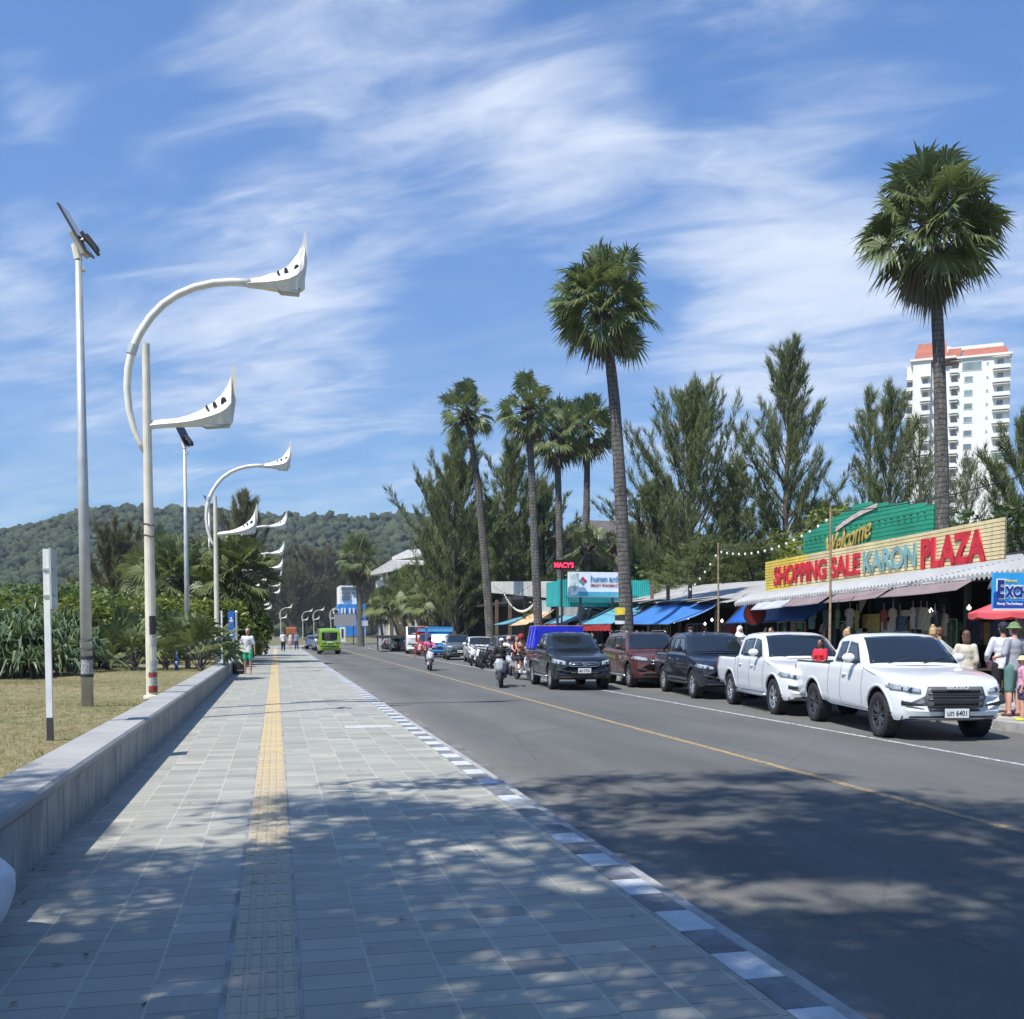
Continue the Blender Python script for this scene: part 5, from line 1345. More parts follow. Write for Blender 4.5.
MB().b2((-.1, -3.6, 3.9), (.2, 6, 5.4)).build('balcony_panel', mat('shop_purple_grey', (.28, .24, .30), .6, var=.25, scale=1.2), bx)
MB().b2((-.3, -3.8, 5.5), (6, 6.2, 5.65)).build('roof', GSHEET, bx)

# teal box kiosk and pharmacy board
tk = empty('teal_kiosk', (15.4, 47.4, 0), 0, 'teal sheet metal upper wall behind the pharmacy board', 'kiosk')
TEAL = mat('teal_sheet', (.03, .36, .34), .5, var=.12, scale=1.5)
t0 = gy(558, 580, 47.4); t1 = gy(650, 580, 47.4)
mb = MB(); n = 46
mb.grid(lambda a, b: V3((t0.x + (t1.x - t0.x) * a - 15.4, .018 * math.sin(a * n * 2 * PI), 2.86 + 1.3 * b)), n * 8, 1); o = mb.build('front_sheet', TEAL, tk); o.modifiers.new('s', 'SOLIDIFY').thickness = .02
MB().b2((t0.x - 15.4, .06, 2.9), (t1.x - 15.4, 2.2, 4.1)).build('box', TEAL, tk)
mb = MB()
for fx in (0, .335, .66, 1): x = t0.x + (t1.x - t0.x) * fx - 15.4; mb.b2((x - .05, .0, 0), (x + .05, .12, 2.86))
mb.build('leg', DARKM, tk)
MB().b2((t0.x - 15.4 + .5, -.10, 3.06), (t0.x - 15.4 + 4.0, -.06, 3.42)).build('lower_strip', mat('teal_dark', (.02, .2, .22), .5), tk)
pb = empty('pharmacy_board', (14.9, 46.6, 0), 0, 'white pharmacy board with red and green clover emblem on teal wall', 'sign')
b0 = gy(568, 571, 46.6); b1 = gy(621, 571, 46.6); bw = b1.x - b0.x
mb = MB(); mb.b2((b0.x - 14.9, -.06, 3.3), (b1.x - 14.9, .06, 4.48)); mb.build('board', mat('board_white', (.72, .76, .80), .5, var=.05), pb, bevel=.01)
mb = MB(); mb.b2((b0.x - 14.9 + .05, -.075, 3.33), (b1.x - 14.9 - .04, -.065, 3.55)); mb.build('blue_band', mat('band_blue', (.08, .36, .50), .5), pb)
kp = dict(O=V3((14.9, 46.6, 0)), A0=V3((b0.x, 46.53, 0)), UX=V3((1, 0, 0)), N=V3((0, -1, 0)))
put_text(pb, 'letters_thai', 'ร้านขายยา สมาร์ท', bw * .41, bw * .97, 4.02, 4.33, mat('letter_blue', (.05, .22, .45), .5), .01, .006, .01, **kp)
put_text(pb, 'letters_english', 'SMART PHARMACY', bw * .41, bw * .97, 3.80, 3.93, mat('letter_dull_red', (.45, .08, .10), .5), .015, .006, .01, **kp)
mb = MB(); 
for k, (dx, dz, mi) in enumerate(((0, .11, 0), (.11, 0, 0), (-.11, 0, 1), (0, -.11, 1))):
    mb.lathe([(.085, -.005), (.085, .005)], 12, Matrix.Translation((b0.x - 14.9 + bw * .27 + dx, -.07, 4.05 + dz)) @ Matrix.Rotation(PI / 2, 4, 'X'), mi)
mb.build('clover_emblem', [mat('emblem_red', (.5, .02, .06), .5), mat('emblem_green', (.10, .26, .24), .5)], pb)
mb = MB(); mb.b2((b0.x - 14.9 + .08, -.08, 3.36), (b0.x - 14.9 + .48, -.066, 4.42)); mb.build('side_panel', mat('panel_icons', (.55, .62, .62), .5, var=.4, scale=6), pb)
mb = MB(); mb.b2((-.9, -.03, 0), (-.8, .05, 3.3)); mb.b2((.7, -.03, 0), (.8, .05, 3.3)); mb.build('leg', DARKM, pb)
# red light sign
q = gy(553, 560, 46); q2 = gy(575, 570, 46)
rl = empty('light_sign', (q.x, 46, q2.z), 0, 'small black sign with glowing red letters above the pharmacy board', 'sign')
MB().b2((0, 0, 0), (q2.x - q.x, .1, q.z - q2.z)).build('box', mat('sign_black', (.02, .005, .006), .4), rl)
put_text(rl, 'letters', "MACY'S", .06, q2.x - q.x - .06, .10, q.z - q2.z - .10, mat('led_red', (.6, .02, .04), .5, emit=((1, .03, .08), 1.6)), .03, .006, .01, O=V3((0, 0, 0)), A0=V3((0, 0, 0)), UX=V3((1, 0, 0)), N=V3((0, -1, 0)))
MB().b2((.4, .02, -4.0), (.48, .08, 0)).build('post', DARKM, rl)

# grey house with dark roof
hs = empty('house', (30, 90, 0), 0, 'pale grey two storey house with dark overhanging roof behind the palms', 'house')
h0 = gy(556, 520, 90); h1 = gy(640, 520, 90); h2_ = gy(700, 530, 90)
WALLG = mat('house_wall', (.42, .42, .42), .85, var=.08, scale=.3); ROOFD = mat('house_roof', (.10, .085, .075), .8, var=.2, scale=2)
mb = MB(); mb.b2((h0.x - 30 + 1.5, 0, 0), (h1.x - 30, 9, 10.2)); mb.b2((h1.x - 30, -.8, 0), (h2_.x - 30, 8, 10.0)); mb.build('wall', WALLG, hs)
mb = MB(); X0, X1 = h0.x - 30, h2_.x - 30 + 1
mb.add([V3((X0, -1.8, 10.3)), V3((X1, -1.8, 10.3)), V3((X1, 10.5, 10.3)), V3((X0, 10.5, 10.3)), V3((X0 + 4.5, 4.2, 12.3)), V3((X1 - 4.5, 4.2, 12.3))], [(0, 1, 5, 4), (1, 2, 5), (2, 3, 4, 5), (3, 0, 4), (3, 2, 1, 0)]); mb.build('roof', ROOFD, hs)
MB().b2((X0 - .05, -1.9, 10.0), (X1 + .05, -1.75, 10.34)).build('gutter_board', mat('gutter_brown', (.16, .13, .11), .7), hs)
for fx in (.12, .38, .55, .78, .92):
    x = X0 + (X1 - X0) * fx; wdw = MB().b2((x - .9, -.86 if fx > .5 else -.06, 7.6), (x + .9, -.80 if fx > .5 else -.01, 9.2)).build('window', mat('window_frame_white', (.55, .55, .55), .6), hs)
    MB().b2((x - .8, -.90 if fx > .5 else -.10, 7.7), (x + .8, -.865 if fx > .5 else -.065, 9.1)).build('pane', mat('pane_dark', (.03, .045, .05), .1), wdw)
# white building right behind trees (660-700,510..)
# ---- white tower block
def tower():
    ce = gy(952, 632, 215); dirv = V3((ce.x, ce.y, 0)).normalized(); rz = -math.atan2(ce.x, ce.y)
    root = empty('apartment_tower', (ce.x, ce.y, 0), rz, 'tall white apartment tower with red tiled roof edges and stacked balconies', 'apartment tower')
    Zc = ce.x * fw.x + ce.y * fw.y; k = Zc / 1024
    U = lambda px: (px - 955.5) * k * .92; Hh = lambda y: EYE + (632 - y) * k * .985
    W_ = mat('tower_white', (.70, .69, .66), .8, var=.04, scale=.05); T_ = mat('tower_tile_red', (.34, .10, .06), .7, var=.15, scale=.5)
    G_ = mat('tower_glass', (.20, .26, .26), .15, var=.3, scale=.3); GD_ = mat('tower_shade', (.24, .24, .24), .6)
    mb = MB()
    mb.b2((U(956.5), 0, 0), (U(1007), 13, Hh(359))); mb.b2((U(950), 1.5, 0), (U(956.5), 12, Hh(362))); mb.b2((U(929), .5, 0), (U(950), 12.5, Hh(364))); mb.b2((U(911), -.6, 0), (U(929), 12.5, Hh(358))); mb.b2((U(904.5), 2, 0), (U(911), 12, Hh(360)))
    mb.build('wall', W_, root)
    mb = MB(); mb.b2((U(954), -.6, Hh(359)), (U(1008.2), 13.4, Hh(357))); mb.b2((U(908), -1.1, Hh(358)), (U(954), 13, Hh(356))); mb.b2((U(948), 3, Hh(347)), (U(1000), 9, Hh(343.5))); mb.b2((U(958), 4, Hh(356)), (U(990), 9, Hh(343.5))); mb.b2((U(920), 4, Hh(356)), (U(948), 10, Hh(341))); mb.build('cornice', W_, root)
    mb = MB()
    mb.prism([(U(959), Hh(357)), (U(1005), Hh(357)), (U(1002), Hh(349)), (U(962), Hh(349))], lambda a, b, t: V3((a, t + (b - Hh(357)) * .6, b)), 0, .5)
    mb.prism([(U(912), Hh(356)), (U(946), Hh(356)), (U(943), Hh(339)), (U(916), Hh(339))], lambda a, b, t: V3((a, t + (b - Hh(357)) * .5 - .9, b)), 0, .5)
    mb.prism([(U(943), Hh(363)), (U(956), Hh(363)), (U(959), Hh(347)), (U(946), Hh(347))], lambda a, b, t: V3((a, t + (b - Hh(363)) * .4 - .4, b)), 0, .5)
    mb.build('roof_tiles', T_, root, fixn=True)
    nf = 16
    for i in range(nf):
        y = 366.5 + 13.35 * i
        def win(x0, x1, dy, h, d=0.0, nm='window'):
            m1 = MB().b2((U(x0), -.10 + d, Hh(y + dy + h)), (U(x1), -.01 + d, Hh(y + dy))).build(nm, W_, root)
            MB().b2((U(x0) + .15, -.13 + d, Hh(y + dy + h) + .15), (U(x1) - .15, -.105 + d, Hh(y + dy) - .12)).build('pane', G_, m1)
        if i > 0: win(961.8, 971.2, -3.3, 6.4)
        else: win(959.5, 979.5, -4, 9)
        win(983.2, 986.2, -2.3, 3.0, nm='small_window')
        if i: win(934, 938, -3, 6, .5)
        for (x0, x1, d) in ((990.5, 1005.5, 0), (903.6, 911.5, 1.9), (919.5, 928, -.6), (948.5, 955.8, .5)):
            if i == 0 and x0 in (919.5, 903.6): continue
            bal = MB().b2((U(x0) - .2, -1.3 + d, Hh(y + 6.2)), (U(x1) + .2, -.02 + d, Hh(y + 4.9))).b2((U(x0) - .2, -1.3 + d, Hh(y + 4.9)), (U(x1) + .2, -1.15 + d, Hh(y + 2.3))).build('balcony', W_, root)
            MB().b2((U(x0) + (.35 if x0 != 990.5 else .8), -.08 + d, Hh(y + 4.8)), (U(x1) - (.35 if x0 != 990.5 else 1.2), -.012 + d, Hh(y - 3.6))).build('balcony_opening', GD_ if x0 != 990.5 else G_, bal)  # flat grey panel paints the shade of the open balcony; one column is glass
            MB().b2((U(x0) - .1, -1.12 + d, Hh(y - 5.2)), (U(x1) + .1, -.02 + d, Hh(y - 5.8))).build('ceiling_edge', W_, bal)
    # roof plants
    return root
tower()

# ---- buildings left of centre
wr = empty('modern_building', (16, 122, 0), 0, 'modern white building with two angular upswept roof slabs', 'building')
mb = MB()
def slabp(pts, th=.35):
    for a, b in ((pts, 0),):
        vs = [V3(p_) - V3((16, 122, 0)) for p_ in a]; vs2 = [v_ + V3((0, 0, -th)) for v_ in vs]; n = len(vs)
        mb.add(vs + vs2, [tuple(range(n)), tuple(range(2 * n - 1, n - 1, -1))] + [(i, n + i, n + (i + 1) % n, (i + 1) % n) for i in range(n)])
A1 = gy(371, 572, 118); A2 = gy(391, 560, 118); A3 = gy(425, 562, 118)
slabp([A1, A1 + V3((3, 9, .3)), A3 + V3((2, 9, .8)), A3, A2])
A1 = gy(392, 557, 124); A2 = gy(408, 549.5, 124); A3 = gy(440, 551, 124)
slabp([A1, A1 + V3((3, 9, .3)), A3 + V3((2, 9, 1)), A3, A2])
A1 = gy(425, 551, 128); A2 = gy(437, 543, 128); A3 = gy(452, 545, 128); slabp([A1, A1 + V3((3, 9, .3)), A3 + V3((2, 9, 1)), A3, A2])
mb.build('roof_slab', mat('roof_white', (.62, .60, .56), .7), wr, fixn=True)
q = gy(385, 600, 121); mb = MB(); mb.b2((q.x - 16, -1, 0), (q.x + 9 - 16, 8, 8.3)); mb.build('wall', mat('glass_grey_wall', (.32, .34, .35), .5, var=.15, scale=.4), wr)
mb = MB()
for fx in (0, 2.2, 4.4): mb.b2((q.x - 16 + fx, -2.4, 0), (q.x - 16 + fx + .2, -2.2, 9.0))
mb.build('column', LWHITE, wr)
wn = gy(381, 586, 119); w_ = MB().b2((wn.x - 16 - .6, -3.1, wn.z - .9), (wn.x - 16 + .6, -3.0, wn.z + .6)).build('window', LWHITE, wr); MB().b2((wn.x - 16 - .45, -3.14, wn.z - .75), (wn.x - 16 + .45, -3.11, wn.z - .15)).build('pane', mat('pane_blue', (.12, .2, .3), .2), w_)
cb = empty('cream_building', (20, 112, 0), 0, 'cream and white building with tall panels behind the clumped palms', 'building')
CW = mat('cream_wall', (.62, .50, .32), .8, var=.08, scale=.5); WW = mat('white_wall', (.70, .69, .66), .8)
def seg(x0, x1, y0, y1, Y, m, nm, dd=1.0):
    a = gy(x0, y0, Y); b = gy(x1, y1, Y); return MB().b2((a.x - 20, Y - 112, max(0, b.z)), (b.x - 20, Y - 112 + dd, a.z)).build(nm, m, cb)
seg(395, 480, 596, 655, 108, CW, 'wall', 8); seg(415, 420, 606, 655, 106, WW, 'pillar', .6); seg(390, 394, 607, 655, 106, WW, 'pillar', .6); seg(421, 440, 601, 617, 106.5, WW, 'upper_panel', .4); seg(446, 474, 604, 617, 106.8, WW, 'upper_panel', .4)
seg(421, 437, 617.5, 630, 106.2, mat('door_teal_glass', (.04, .09, .09), .2), 'shop_window', .3); seg(441, 446, 606, 640, 106, CW, 'pillar', .5); seg(476, 483, 575, 640, 104, CW, 'pillar', .8)
wb = empty('blue_white_building', (9, 150, 0), 0, 'white and blue stacked building with grey board at the street end', 'building')
def sg2(x0, x1, y0, y1, Y, m, nm, dd=1.0, parent=None):
    a = gy(x0, y0, Y); b = gy(x1, y1, Y); return MB().b2((a.x - 9, Y - 150, max(0, b.z)), (b.x - 9, Y - 150 + dd, a.z)).build(nm, m, parent or wb)
sg2(340, 362, 585.5, 606, 150, WW, 'upper_storey', 8)
for (x0, x1, y0, y1) in ((341.5, 356, 587, 590), (342, 350, 592, 594), (342, 350, 596, 600), (352, 360, 592, 594)): sg2(x0, x1, y0, y1, 149.8, mat('pane_slate', (.10, .13, .17), .3), 'window', .18)
BL = mat('wall_bright_blue', (.03, .20, .55), .6); sg2(339, 366, 604, 636, 149, BL, 'lower_storey', 8)
for x in (341, 344, 349, 353): sg2(x, x + 1.7, 608, 613.5, 148.7, WW, 'window', .25)
bbd = empty('grey_billboard', (9, 140, 0), 0, 'large blank grey board with white disc panel on top', 'billboard')
def sg3(x0, x1, y0, y1, Y, m, nm, dd=.3):
    a = gy(x0, y0, Y); b = gy(x1, y1, Y); return MB().b2((a.x - 9, Y - 140, b.z), (b.x - 9, Y - 140 + dd, a.z)).build(nm, m, bbd)
sg3(334, 356, 614, 626, 140, mat('board_grey', (.27, .28, .30), .7, var=.06), 'board'); sg3(333, 339, 609, 613.6, 140, WW, 'top_panel'); sg3(335, 336, 626, 650, 140.05, DARKM, 'post'); sg3(353, 354, 626, 650, 140.05, DARKM, 'post')
a = gy(336, 611.3, 139.9); MB().lathe([(.27, -.02), (.27, .02)], 14, Matrix.Translation((a.x - 9, -.06, a.z)) @ Matrix.Rotation(PI / 2, 4, 'X')).build('disc', DARKM, bbd)
vb = empty('banner', (9, 110, 0), 0, 'tall white banner with black marks right of the green minibus', 'banner')
a = gy(339.5, 627, 112); b = gy(345.5, 642, 112); MB().b2((a.x - 9, 2, b.z), (b.x - 9, 2.06, a.z)).build('cloth', WW, vb); MB().b2((a.x - 9 + .2, 1.95, b.z + .5), (a.x - 9 + .38, 1.99, a.z - .2)).build('marks', DARKM, vb); MB().b2((a.x - 9 + .3, 2.1, 0), (a.x - 9 + .36, 2.16, b.z + .1)).build('pole', STEEL, vb)
sb = empty('street_sign', (10, 100, 0), 0, 'pale square street sign on a post before the far fan palm', 'sign')
a = gy(362, 620.5, 100); b = gy(368, 626, 100); MB().b2((a.x - 10, 0, b.z), (b.x - 10, .05, a.z)).build('board', mat('board_pale', (.5, .55, .6), .5), sb); MB().b2((a.x - 10 + .28, .06, -.1), (a.x - 10 + .36, .12, b.z + .3)).build('post', STEEL, sb)
# orange roofed kiosk at street end
kk = empty('orange_kiosk', (-2.5, 130, 0), 0, 'little kiosk with orange roof at the end of the sidewalk', 'kiosk')
a = gy(286, 627, 130); b = gy(297, 636, 130); MB().b2((a.x + 2.5, -.5, b.z), (b.x + 2.5, 1.5, a.z)).build('roof', mat('kiosk_orange', (.30, .10, .04), .8, var=.3, scale=1), kk, bevel=.2); MB().b2((a.x + 2.7, 0, 0), (b.x + 2.3, 1.2, b.z)).build('wall', mat('kiosk_grey', (.25, .26, .30), .7, var=.3), kk)
# hillside villa
vl = empty('hillside_villa', (0, 0, 0), 0, 'small pale villa among trees at the foot of the hill', 'house')
q = gy(118, 603, 210); vl.location = (q.x, 210, 0); MB().b2((-1.4, 0, 0), (1.9, 5, 7.2)).build('wall', WW, vl); MB().b2((-1.8, -.5, 7.2), (2.3, 5.5, 7.6)).build('roof', mat('villa_roof', (.6, .58, .52), .7), vl)
# dark covered passage and green car port at far right kerb
cp = empty('carport', (12, 92, 0), 0, 'low dark roofed carport left of the white van', 'carport')
a = gy(372, 635, 96); b = gy(398, 638, 96); MB().b2((a.x - 12, 0, b.z), (b.x - 12, 6, b.z + .25)).build('roof', mat('roof_dark', (.05, .05, .055), .8), cp); MB().b2((a.x - 12 + .1, .1, 0), (a.x - 12 + .2, .2, b.z)).b2((b.x - 12 - .2, .1, 0), (b.x - 12 - .1, .2, b.z)).build('post', DARKM, cp)

# ---- goods in the stalls ----------------------------------------------------------------------------
GC_ = [(.34, .34, .34), (.05, .10, .14), (.22, .05, .04), (.26, .20, .06), (.04, .05, .1), (.14, .06, .12), (.06, .16, .08), (.30, .27, .22), (.02, .02, .025), (.08, .18, .2)]
GM = [mat('cloth_%s' % n_, c_, .85, var=.2, scale=8) for n_, c_ in zip(['white', 'petrol', 'red', 'mustard', 'navy', 'plum', 'green', 'sand', 'black', 'aqua'], GC_)]
random.seed(21)
def garment(parent, x, y, z, w_, h_, m, kind=0):
    if kind == 0: pol = [(-.30, -.0), (-.12, .06), (.12, .06), (.30, 0), (.36, -.22), (.24, -.26), (.22, -.7), (-.22, -.7), (-.24, -.26), (-.36, -.22)]
    elif kind == 1: pol = [(-.12, .0), (.12, 0), (.16, -.3), (.34, -1.15), (-.34, -1.15), (-.16, -.3)]
    else: pol = [(-.25, 0), (.25, 0), (.25, -.55), (-.25, -.55)]
    o = MB().prism([(a * w_, b * h_) for a, b in pol], lambda a, b, t: V3((t, a, b)), -.015, .015).build('garment', m, parent)
    o.location = (x, y, z); o.rotation_euler = (0, 0, random.uniform(-.5, .5)); return o
racks = [(17.0, 20.2, 'clothes rail of plain shirts behind the near white truck cab'), (17.2, 22.6, 'clothes rail with pale dresses under the widest mauve cloth'), (17.0, 25.0, 'clothes rail of mixed beachwear near the woman in red'), (17.3, 27.4, 'clothes rail with blue towels behind the second white truck'), (17.1, 30.0, 'clothes rail at the left end of the plaza front'), (17.2, 33.4, 'clothes rail below the bright blue tarp'), (17.0, 18.0, 'clothes rail behind the exchange board'), (16.6, 37.2, 'clothes rail under the wide blue tarp'), (16.6, 40.5, 'clothes rail behind the tallest palm trunk'), (16.6, 44.4, 'clothes rail under the teal awning'), (16.6, 49.5, 'clothes rail behind the black pickup')]
for i, (x, y, l_) in enumerate(racks):
    zf = .24; x += .7
    r_ = empty('clothes_rail', (x, y, zf), 0, l_, 'clothes rail', 'clothes rails in the market')
    mb = MB()
    for s_ in (-1, 1): mb.bar((0, s_ * 1.0, 0), (0, s_ * 1.0, 1.75), .02, .02, 6); mb.bar((-.2, s_ * 1.0, .02), (.2, s_ * 1.0, .02), .02, .02, 6)
    mb.bar((0, -1, 1.75), (0, 1, 1.75), .018, .018, 6); mb.build('rail', STEEL, r_)
    for k in range(9): garment(r_, random.uniform(-.08, .08), -.85 + k * .21, 1.66, random.uniform(.75, 1), random.uniform(.8, 1.15), random.choice(GM), random.choice([0, 0, 1, 2]))
k = 0
wl = ['yellow and black poster hanging inside the plaza front', 'pair of white posters on the wall behind the woman in red', 'white price board left of the mauve cloth middle', 'pale lace cloth hanging by a post', 'tall pale dress hanging at the right post']
for i, (px, y0, y1, Xp, c_, w_) in enumerate([(871, 614, 632, 16.4, 3, .9), (862, 628, 646, 16.4, 0, .55), (891, 622, 645, 16.4, 0, .9), (905, 610, 616, 16.3, 7, .9), (932, 624, 652, 16.3, 7, .35)]):
    a = gx(px, y0, Xp); b = gx(px, y1, Xp)
    o = MB().prism([(-w_ / 2, 0), (w_ / 2, 0), (w_ / 2 * .9, b.z - a.z), (-w_ / 2, b.z - a.z)], lambda p_, q_, t: V3((t, p_, q_)), -.01, .01).build('hanging_display', GM[c_]); o.location = a
    tag(o, wl[i], 'display', 'flat displays hanging in the plaza front')
hd = [(800, 612), (812, 612), (826, 611), (838, 611), (850, 610), (884, 611), (893, 610), (913, 609), (921, 609), (927, 610), (935, 612), (786, 616), (857, 612), (900, 612), (944, 615), (906, 633), (915, 635), (922, 636)]
for i, (px, y0) in enumerate(hd):
    a = gx(px, y0, 16.2 + .1 * (i % 3)); r_ = empty('hanging_shirt', a, 0, None, 'hanging shirt', 'small shirts hung along the plaza beam'); garment(r_, 0, 0, 0, .75, .75, GM[[6, 9, 1, 6, 0, 2, 7, 0, 0, 7, 4, 9, 3, 1, 7, 0, 7, 0][i]], 0); MB().bar((0, 0, .02), (0, 0, .22), .008, .008, 4).build('hanger', STEEL, r_)
    tag(r_, ['green shirt hung at the left end of the plaza beam', 'aqua shirt hung beside the leftmost green one', 'petrol shirt hung behind the thin pole', 'green shirt hung right of the thin pole', 'white shirt hung above the woman in red', 'red shirt hung at the dark post', 'sand shirt hung right of the red one', 'white shirt hung first in the group over the near cab', 'white shirt hung second in the group over the near cab', 'sand shirt hung last in the group over the near cab', 'navy shirt hung near the lit lamp', 'aqua shirt hung above the second white truck cab', 'mustard shirt hung above the woman in red', 'petrol shirt hung between red and white ones', 'sand shirt hung far right by the parasol', 'white top hung low behind the near cab', 'sand top hung low behind the near cab', 'small white top hung low near the pale dress'][i])
lit = mat('lit_bulb', (.9, .9, .85), .4, emit=((1, .96, .85), 2.2))
for i, (px, y, X_) in enumerate([(674, 622, 15.8), (681, 618, 15.8), (683, 617, 16.4), (688, 618, 16.0), (705, 624, 16.5), (712, 620, 16.6), (722, 621, 16.4), (969, 608, 16.2), (931, 611, 16.2), (905, 646, 18.5)]):
    a = gx(px, y, X_); o = MB().sphere((0, 0, 0), .05, 10, 7).sphere((0, 0, .06), .02, 6, 4).build('light_bulb', lit, smooth=True); o.location = a
    tag(o, ['lit bulb far left in the stall under the wide blue tarp', 'lit bulb second from left under the wide blue tarp', 'lit bulb third from left under the wide blue tarp', 'lit bulb at the right end of the wide blue tarp', 'lit bulb left of the rusty pole', 'lit bulb just left of the rusty pole, upper', 'lit bulb right of the rusty pole', 'lit bulb left of the faded red parasol', 'lit bulb at the plaza beam above the near cab', 'lit bulb deep inside the hall behind the near cab'][i], 'light bulb', 'lit bulbs in the stalls')
# tables with goods
for i, (x, y, l_) in enumerate([(15.9, 21.3, 'low goods table behind the near white truck'), (15.9, 26.4, 'low goods table behind the second white truck'), (15.6, 38.6, 'goods table under the wide blue tarp'), (15.5, 44.5, 'goods table under the teal awning')]):
    r_ = empty('goods_table', (x, y, .24 if x > 16.2 else .03), 0, l_, 'table', 'goods tables at the market front')
    mb = MB(); mb.b2((-.4, -1, .74), (.4, 1, .78)); mb.build('tabletop', WOODP, r_)
    for sx_ in (-.36, .36):
        for sy_ in (-.95, .95): MB().b2((sx_ - .025, sy_ - .025, 0), (sx_ + .025, sy_ + .025, .74)).build('leg', WOODP, r_)
    for k in range(8):
        o = MB().b2((-.14, -.1, 0), (.14, .1, random.uniform(.08, .3))).build('goods_box', random.choice(GM), bevel=.01); o.location = (x + random.choice([-.2, .18]), y - .85 + k * .24, (.24 if x > 16.2 else .03) + .785)
        tag(o, 'x', 'box', 'goods boxes on market tables'); o['label'] = '%s box from the near end on the %s' % (['first', 'second', 'third', 'fourth', 'fifth', 'sixth', 'seventh', 'eighth'][k], l_)
# white sack at the left edge of the picture
mb = MB(); rng = np.random.default_rng(4)
mb.sphere((0, 0, .27), (.25, .24, .28), 48, 34); me = mb.mesh('white_sack', smooth=True)
for v_ in me.vertices:
    nn_ = mn.noise(v_.co * 7) * .05 + mn.noise(v_.co * 19) * .03; v_.co *= 1 + nn_ * 2.2
    if v_.co.z < .03: v_.co.z = .005
    if v_.co.z > .45: v_.co.x *= .8; v_.co.y *= .8
o = link_mesh('plastic_sack', me, mat('sack_white', (.62, .62, .66), .45, var=.12, scale=6, bump=.5, bscale=12)); o.location = (-1.64, 5.86, 0); tag(o, 'crumpled white plastic sack on the sidewalk at the left picture edge', 'sack')
# ================================================================ vehicles
def lerp_tab(tab, x):
    if x <= tab[0][0]: return tab[0][1]
    for (a, ya), (b, yb) in zip(tab, tab[1:]):
        if x <= b:
            t = (x - a) / (b - a) if b > a else 1; t = t * t * (3 - 2 * t) * .35 + t * .65
            return ya + (yb - ya) * t
    return tab[-1][1]
TYRE = mat('tyre_rubber', (.018, .018, .019), .75, var=.2, bump=.2, bscale=60)
CHROME = mat('chrome', (.75, .75, .76), .12, 1.0, var=0)
ALLOY = mat('alloy_silver', (.50, .51, .52), .3, .8, var=.05); ALLOYD = mat('alloy_black', (.10, .10, .11), .3, .6, var=.1)
GL = mat('tinted_glass', (.012, .016, .02), .04, var=0, spec=.9, coat=.6)
BLK = mat('black_plastic', (.02, .02, .021), .55, var=.15); WELL = mat('wheel_well', (.008, .008, .008), .95, var=0)
GRY = mat('grey_plastic', (.10, .10, .105), .4, var=.1)
HL = mat('headlamp_glass', (.50, .52, .54), .06, .35, var=.25, scale=14, spec=.8, coat=1); HLD = mat('headlamp_dark', (.06, .065, .07), .08, .3, var=.3, scale=14, coat=1)
TL = mat('tail_lamp_red', (.35, .01, .012), .15, var=.1, coat=1); AMB = mat('amber_lens', (.6, .22, .02), .2, var=.05)
PLATE = mat('plate_white', (.62, .63, .62), .5, var=.05); PBLK = mat('plate_ink', (.02, .02, .02), .6, var=0)
def paint(name, col, metal=.0, rough=.28): return mat(name, col, rough, metal, var=.03, scale=1, coat=1.0)
PW = paint('paint_white', (.74, .75, .76)); PW2 = paint('paint_pearl_white', (.70, .71, .72)); PNV = paint('paint_navy_black', (.010, .013, .024)); PMR = paint('paint_maroon', (.125, .045, .042), .25, .35); PBK = paint('paint_black', (.012, .014, .016))

def wheel(parent, x, y, r, w_, side, rim=ALLOY, spokes=6, rr=.64):
    M = Matrix.Rotation(-side * PI / 2, 4, 'Y') if side < 0 else Matrix.Rotation(PI / 2, 4, 'Y')
    # local z of lathe -> outward
    M = Matrix(((0, 0, side, 0), (0, 1, 0, 0), (1, 0, 0, 0), (0, 0, 0, 1)))
    ri = r * rr; h = w_ / 2
    prof = [(ri, -h * .9), (r * .93, -h), (r * .985, -h * .86), (r, -h * .6), (r, h * .6), (r * .985, h * .86), (r * .93, h), (r * .80, h * 1.03), (ri * 1.03, h * .92), (ri, h * .8), (ri * .97, h * .2), (ri * .97, -h * .5)]
    mb = MB().lathe(prof, 40, M, closed=True)
    for k in range(30):
        a = 2 * PI * k / 30
        for sx_ in (-.3, .3): mb.box((sx_ * w_ * 1.4 * .7, math.cos(a) * r, math.sin(a) * r), (w_ * .32, .035, .012), Euler((a - PI / 2 + .3 * (1 if sx_ > 0 else -1) * 0, 0, 0)).to_matrix())
    o = mb.build('wheel', TYRE, parent, smooth=False); auto_smooth(o.data, 40); o.location = (x, y, r)
    rb = MB(); rb.lathe([(ri * 1.0, h * .80), (ri * 1.0, h * .86), (ri * .93, h * .80), (ri * .90, h * .35)], 36, M, closed=True)
    for k in range(spokes):
        a = 2 * PI * k / spokes + .26
        for dd in (-.13, .13):
            c, s = math.cos(a + dd * .6), math.sin(a + dd * .6); c2, s2 = math.cos(a + dd), math.sin(a + dd)
            p_ = M @ V3((c * ri * .17, s * ri * .17, h * .62)); q_ = M @ V3((c2 * ri * .93, s2 * ri * .93, h * .78))
            rb.bar(p_, q_, ri * .085, ri * .06, 6)
    rb.lathe([(.0, h * .66), (ri * .2, h * .68), (ri * .24, h * .58), (ri * .24, h * .3)], 16, M)
    rm = rb.build('rim', rim, o, smooth=False); auto_smooth(rm.data, 40)
    MB().lathe([(0, h * .18), (ri * .66, h * .18), (ri * .66, h * .1), (ri * .93, h * .05), (ri * .94, -h * .3)], 24, M).build('brake_disc', WELL, o)
    return o

